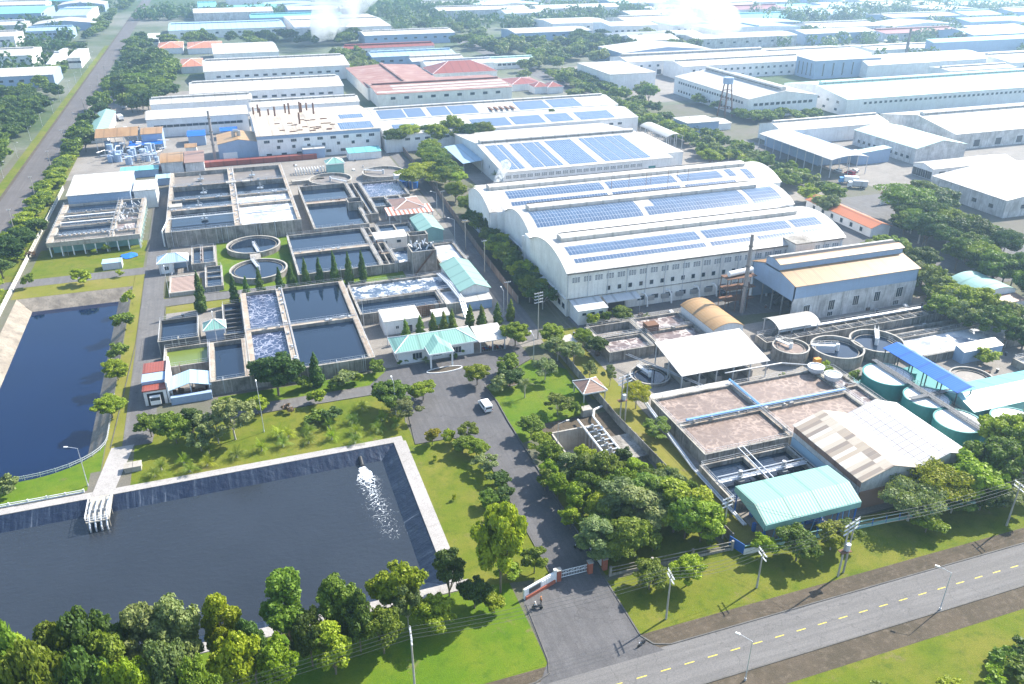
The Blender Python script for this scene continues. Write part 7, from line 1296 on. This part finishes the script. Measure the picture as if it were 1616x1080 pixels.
for bx, by in ((1148, 262), (1162, 258), (1170, 266), (1180, 250)): tp('bigpalm', bx, by, 8, 3.6, 'palm near the arched warehouse roof end', 'leaf_lime', group='palms by the avenue')
grove(44, (P(1365, 400), P(1600, 560), 9), ['broad', 'open'], (6, 10), (3.6, 5.4), ['leaf_mid', 'leaf_lime', 'leaf_olive', 'leaf_dark'], 'tree in the thick belt right of the boiler house', 'belt right of the boiler house', 6)
grove(36, (P(1430, 350), P(1640, 480), 12), ['broad', 'flat'], (8, 12), (4.5, 6.5), ['leaf_dark', 'leaf_mid', 'leaf_dark'], 'dark tree in the shaded wood at the right edge', 'shaded wood on the right', 7)
# left side
grove(74, ((-75.8, 262), (-73.5, 445), 2.8), ['small', 'broad'], (3, 5), (2.8, 4), ['leaf_lime', 'leaf_mid'], 'bushy tree between the white fence and the left road', 'bushes by the left fence', 8)
for bx, by, h, r in ((40, 400, 9, 5), (22, 410, 8, 5), (5, 440, 7, 4.5), (60, 372, 7, 4)): tp('broad', bx, by, h, r, 'dark tall tree at the left end of the white fence', 'leaf_dark', group='dark trees at the fence end')
grove(46, ((-70, 440), (-66, 900), 3), ['far'], (7, 11), (5, 6.5), ['leaf_dark', 'leaf_mid'], 'roadside tree on the right of the long road', 'right roadside trees', 9)
grove(52, ((-62, 545), (-30, 760)), ['far', 'flat'], (10, 15), (7, 9), ['leaf_dark', 'leaf_mid'], 'big tree in the park between long road and white roofs', 'park trees', 10)
grove(95, ((-140, 400), (-101, 640)), ['far', 'broad'], (7, 10), (5, 7), ['leaf_dark', 'leaf_mid', 'leaf_dark'], 'tree in the wood left of the long road', 'wood left of the long road', 11)
grove(34, ((-118, 640), (-106, 1400), 4), ['far'], (8, 12), (6, 8), ['leaf_dark', 'leaf_mid'], 'tree lining the left side of the long road', 'left roadside trees', 12)
grove(46, ((-70, 830), (140, 900)), ['far'], (9, 13), (7, 9), ['leaf_dark', 'leaf_mid'], 'tree in the grey green row above the villas', 'row above the villas', 13)
grove(34, ((95, 600), (118, 740)), ['far'], (8, 11), (5, 7), ['leaf_mid', 'leaf_olive'], 'tree in the strip left of the red brown factory', 'strip by the red brown factory', 14)
grove(60, ((225, 640), (420, 800)), ['far'], (9, 13), (7, 9), ['leaf_mid', 'leaf_dark', 'leaf_olive'], 'tree in the dense park behind the arcade building', 'park behind the arcade building', 15)
grove(26, ((285, 400), (330, 470)), ['broad'], (5, 7), (3.5, 4.5), ['leaf_mid'], 'tree in the courtyard of the right-hand estate', 'courtyard trees', 16)
def wood(label, x0, x1, y0, y1, n, seed, hr=(8, 14)):
    g = np.random.default_rng(seed); cl = []
    for i in range(n):
        x, y = g.uniform(x0, x1), g.uniform(y0, y1)
        if any(u[0] < x < u[1] and u[2] < y < u[3] for u in USED): continue
        r = g.uniform(5, 9); h = g.uniform(*hr); cl.append((x-x0, y-y0, h*.55, r, r, h*.45))
    me = leafmesh('woodland', cl, len(cl)*60, 2.6, seed=seed); me.materials.append(MATS['leaf_dark']); o = bpy.data.objects.new('woodland', me); SC.collection.objects.link(o); o.location = (x0, y0, 0); tag(o, label, 'woodland', None, 'stuff')
wood('far wooded band crossing the upper left below the haze', -80, 420, 1130, 1240, 300, 1); wood('long blue wooded ridge across the top right', 560, 1250, 830, 980, 420, 2, (12, 20)); wood('far wooded land near the top edge of the photo', -200, 1900, 1500, 1800, 700, 3); wood('scattered far trees between the middle factories', 120, 560, 900, 1120, 240, 4); wood('hazy trees between the far right factories', 420, 1200, 1050, 1450, 420, 5); wood('scattered trees filling the far left estate', -330, -125, 640, 1500, 320, 6)
wood('trees between the far right blocks', 500, 900, 560, 830, 200, 8)
# smoke plumes
def smoke(label, a, b, r0, r1, dens, seed):
    a, b = Vector(a), Vector(b); m = MB(); n = 9; c = (a+b)/2; mm = bpy.data.materials.new('smoke_air'); mm.use_nodes = True; nn = mm.node_tree.nodes; nn.clear(); l = mm.node_tree.links
    g = random.Random(seed); axis = (b-a).normalized(); q = axis.orthogonal().normalized(); w = axis.cross(q); rings = []
    for i in range(n+1):
        t = i/n; r = (r0+(r1-r0)*t)*(1 if 0 < i < n else .35); ctr = a.lerp(b, t); rings.append([ctr+(q*_c(k*math.pi/6)+w*_s(k*math.pi/6))*r*g.uniform(.8, 1.15) for k in range(12)])
    vs = [tuple(v) for R_ in rings for v in R_]; fs = [(i*12+k, i*12+(k+1) % 12, (i+1)*12+(k+1) % 12, (i+1)*12+k) for i in range(n) for k in range(12)]+[tuple(range(12)), tuple(range(n*12+11, n*12-1, -1))]
    m._add(vs, fs); o = m.build('smoke', 'black_plastic', None, tuple(a)); o.data.materials.clear()
    pv = nn.new('ShaderNodeVolumePrincipled'); out = nn.new('ShaderNodeOutputMaterial'); pv.inputs['Color'].default_value = (.92, .96, 1, 1); pv.inputs['Anisotropy'].default_value = .3
    no = nn.new('ShaderNodeTexNoise'); no.inputs['Scale'].default_value = 2.2/r1; no.inputs['Detail'].default_value = 4; tc = nn.new('ShaderNodeTexCoord'); l.new(tc.outputs['Object'], no.inputs['Vector'])
    mr = nn.new('ShaderNodeMapRange'); mr.inputs['From Min'].default_value = .42; mr.inputs['From Max'].default_value = .7; mr.inputs['To Max'].default_value = dens; l.new(no.outputs['Fac'], mr.inputs['Value']); l.new(mr.outputs[0], pv.inputs['Density']); l.new(pv.outputs[0], out.inputs['Volume'])
    o.data.materials.append(mm); tag(o, label, 'smoke', None, 'stuff')
x, y = P(500, 84); smoke('white smoke plume drifting over the middle factories', (x, y, 12), (x+70, y+130, 75), 10, 42, .11, 1)
x, y = P(1165, 75); smoke('bright smoke drifting up in the far upper right', (x, y, 12), (x-60, y+120, 80), 14, 46, .09, 2)
x, y = 98.0, 309; smoke('white vapour blowing from the cream hut roof', (x, y, 4.6), (x+11, y+10, 14), .6, 2.6, 1.6, 3)
# ---------------------------------------------------------------- the 285 broadleaf trees that show largest stay individuals, the many small far ones become one woodland
TREES.sort(key=lambda q: -q[0]); rest = TREES[285:]; VS = []; MI = []; off = 0; leafs = sorted({q[5] for q in rest})
base = {}
for k in range(3):
    me = PROTO[f'far{k}'][2]; a = np.empty(len(me.vertices)*3, np.float32); me.vertices.foreach_get('co', a); base[k] = a.reshape(-1, 3)
for i, (s_, x, y, h, r, lf, rz, obs) in enumerate(rest):
    a = base[i % 3]; hh, rr = PROTO['far0'][0], PROTO['far0'][1]; c_, n_ = _c(rz), _s(rz); q = np.empty_like(a)
    q[:, 0] = (a[:, 0]*c_-a[:, 1]*n_)*r/rr+x; q[:, 1] = (a[:, 0]*n_+a[:, 1]*c_)*r/rr+y; q[:, 2] = a[:, 2]*h/hh; VS.append(q); MI.append(np.full(len(a)//4, leafs.index(lf), np.int32))
    for o in obs: bpy.data.objects.remove(o)
V = np.concatenate(VS); n = len(V)//4; me = bpy.data.meshes.new('woodland'); me.vertices.add(4*n); me.vertices.foreach_set('co', V.ravel()); me.loops.add(4*n); me.loops.foreach_set('vertex_index', np.arange(4*n, dtype=np.int32))
me.polygons.add(n); me.polygons.foreach_set('loop_start', np.arange(0, 4*n, 4, dtype=np.int32)); me.polygons.foreach_set('loop_total', np.full(n, 4, np.int32))
for lf in leafs: me.materials.append(MATS[lf])
me.polygons.foreach_set('material_index', np.concatenate(MI)); me.update(calc_edges=True); o = bpy.data.objects.new('woodland', me); SC.collection.objects.link(o); tag(o, 'the many small far trees of avenues, belts and parks beyond the plant', 'woodland', None, 'stuff')
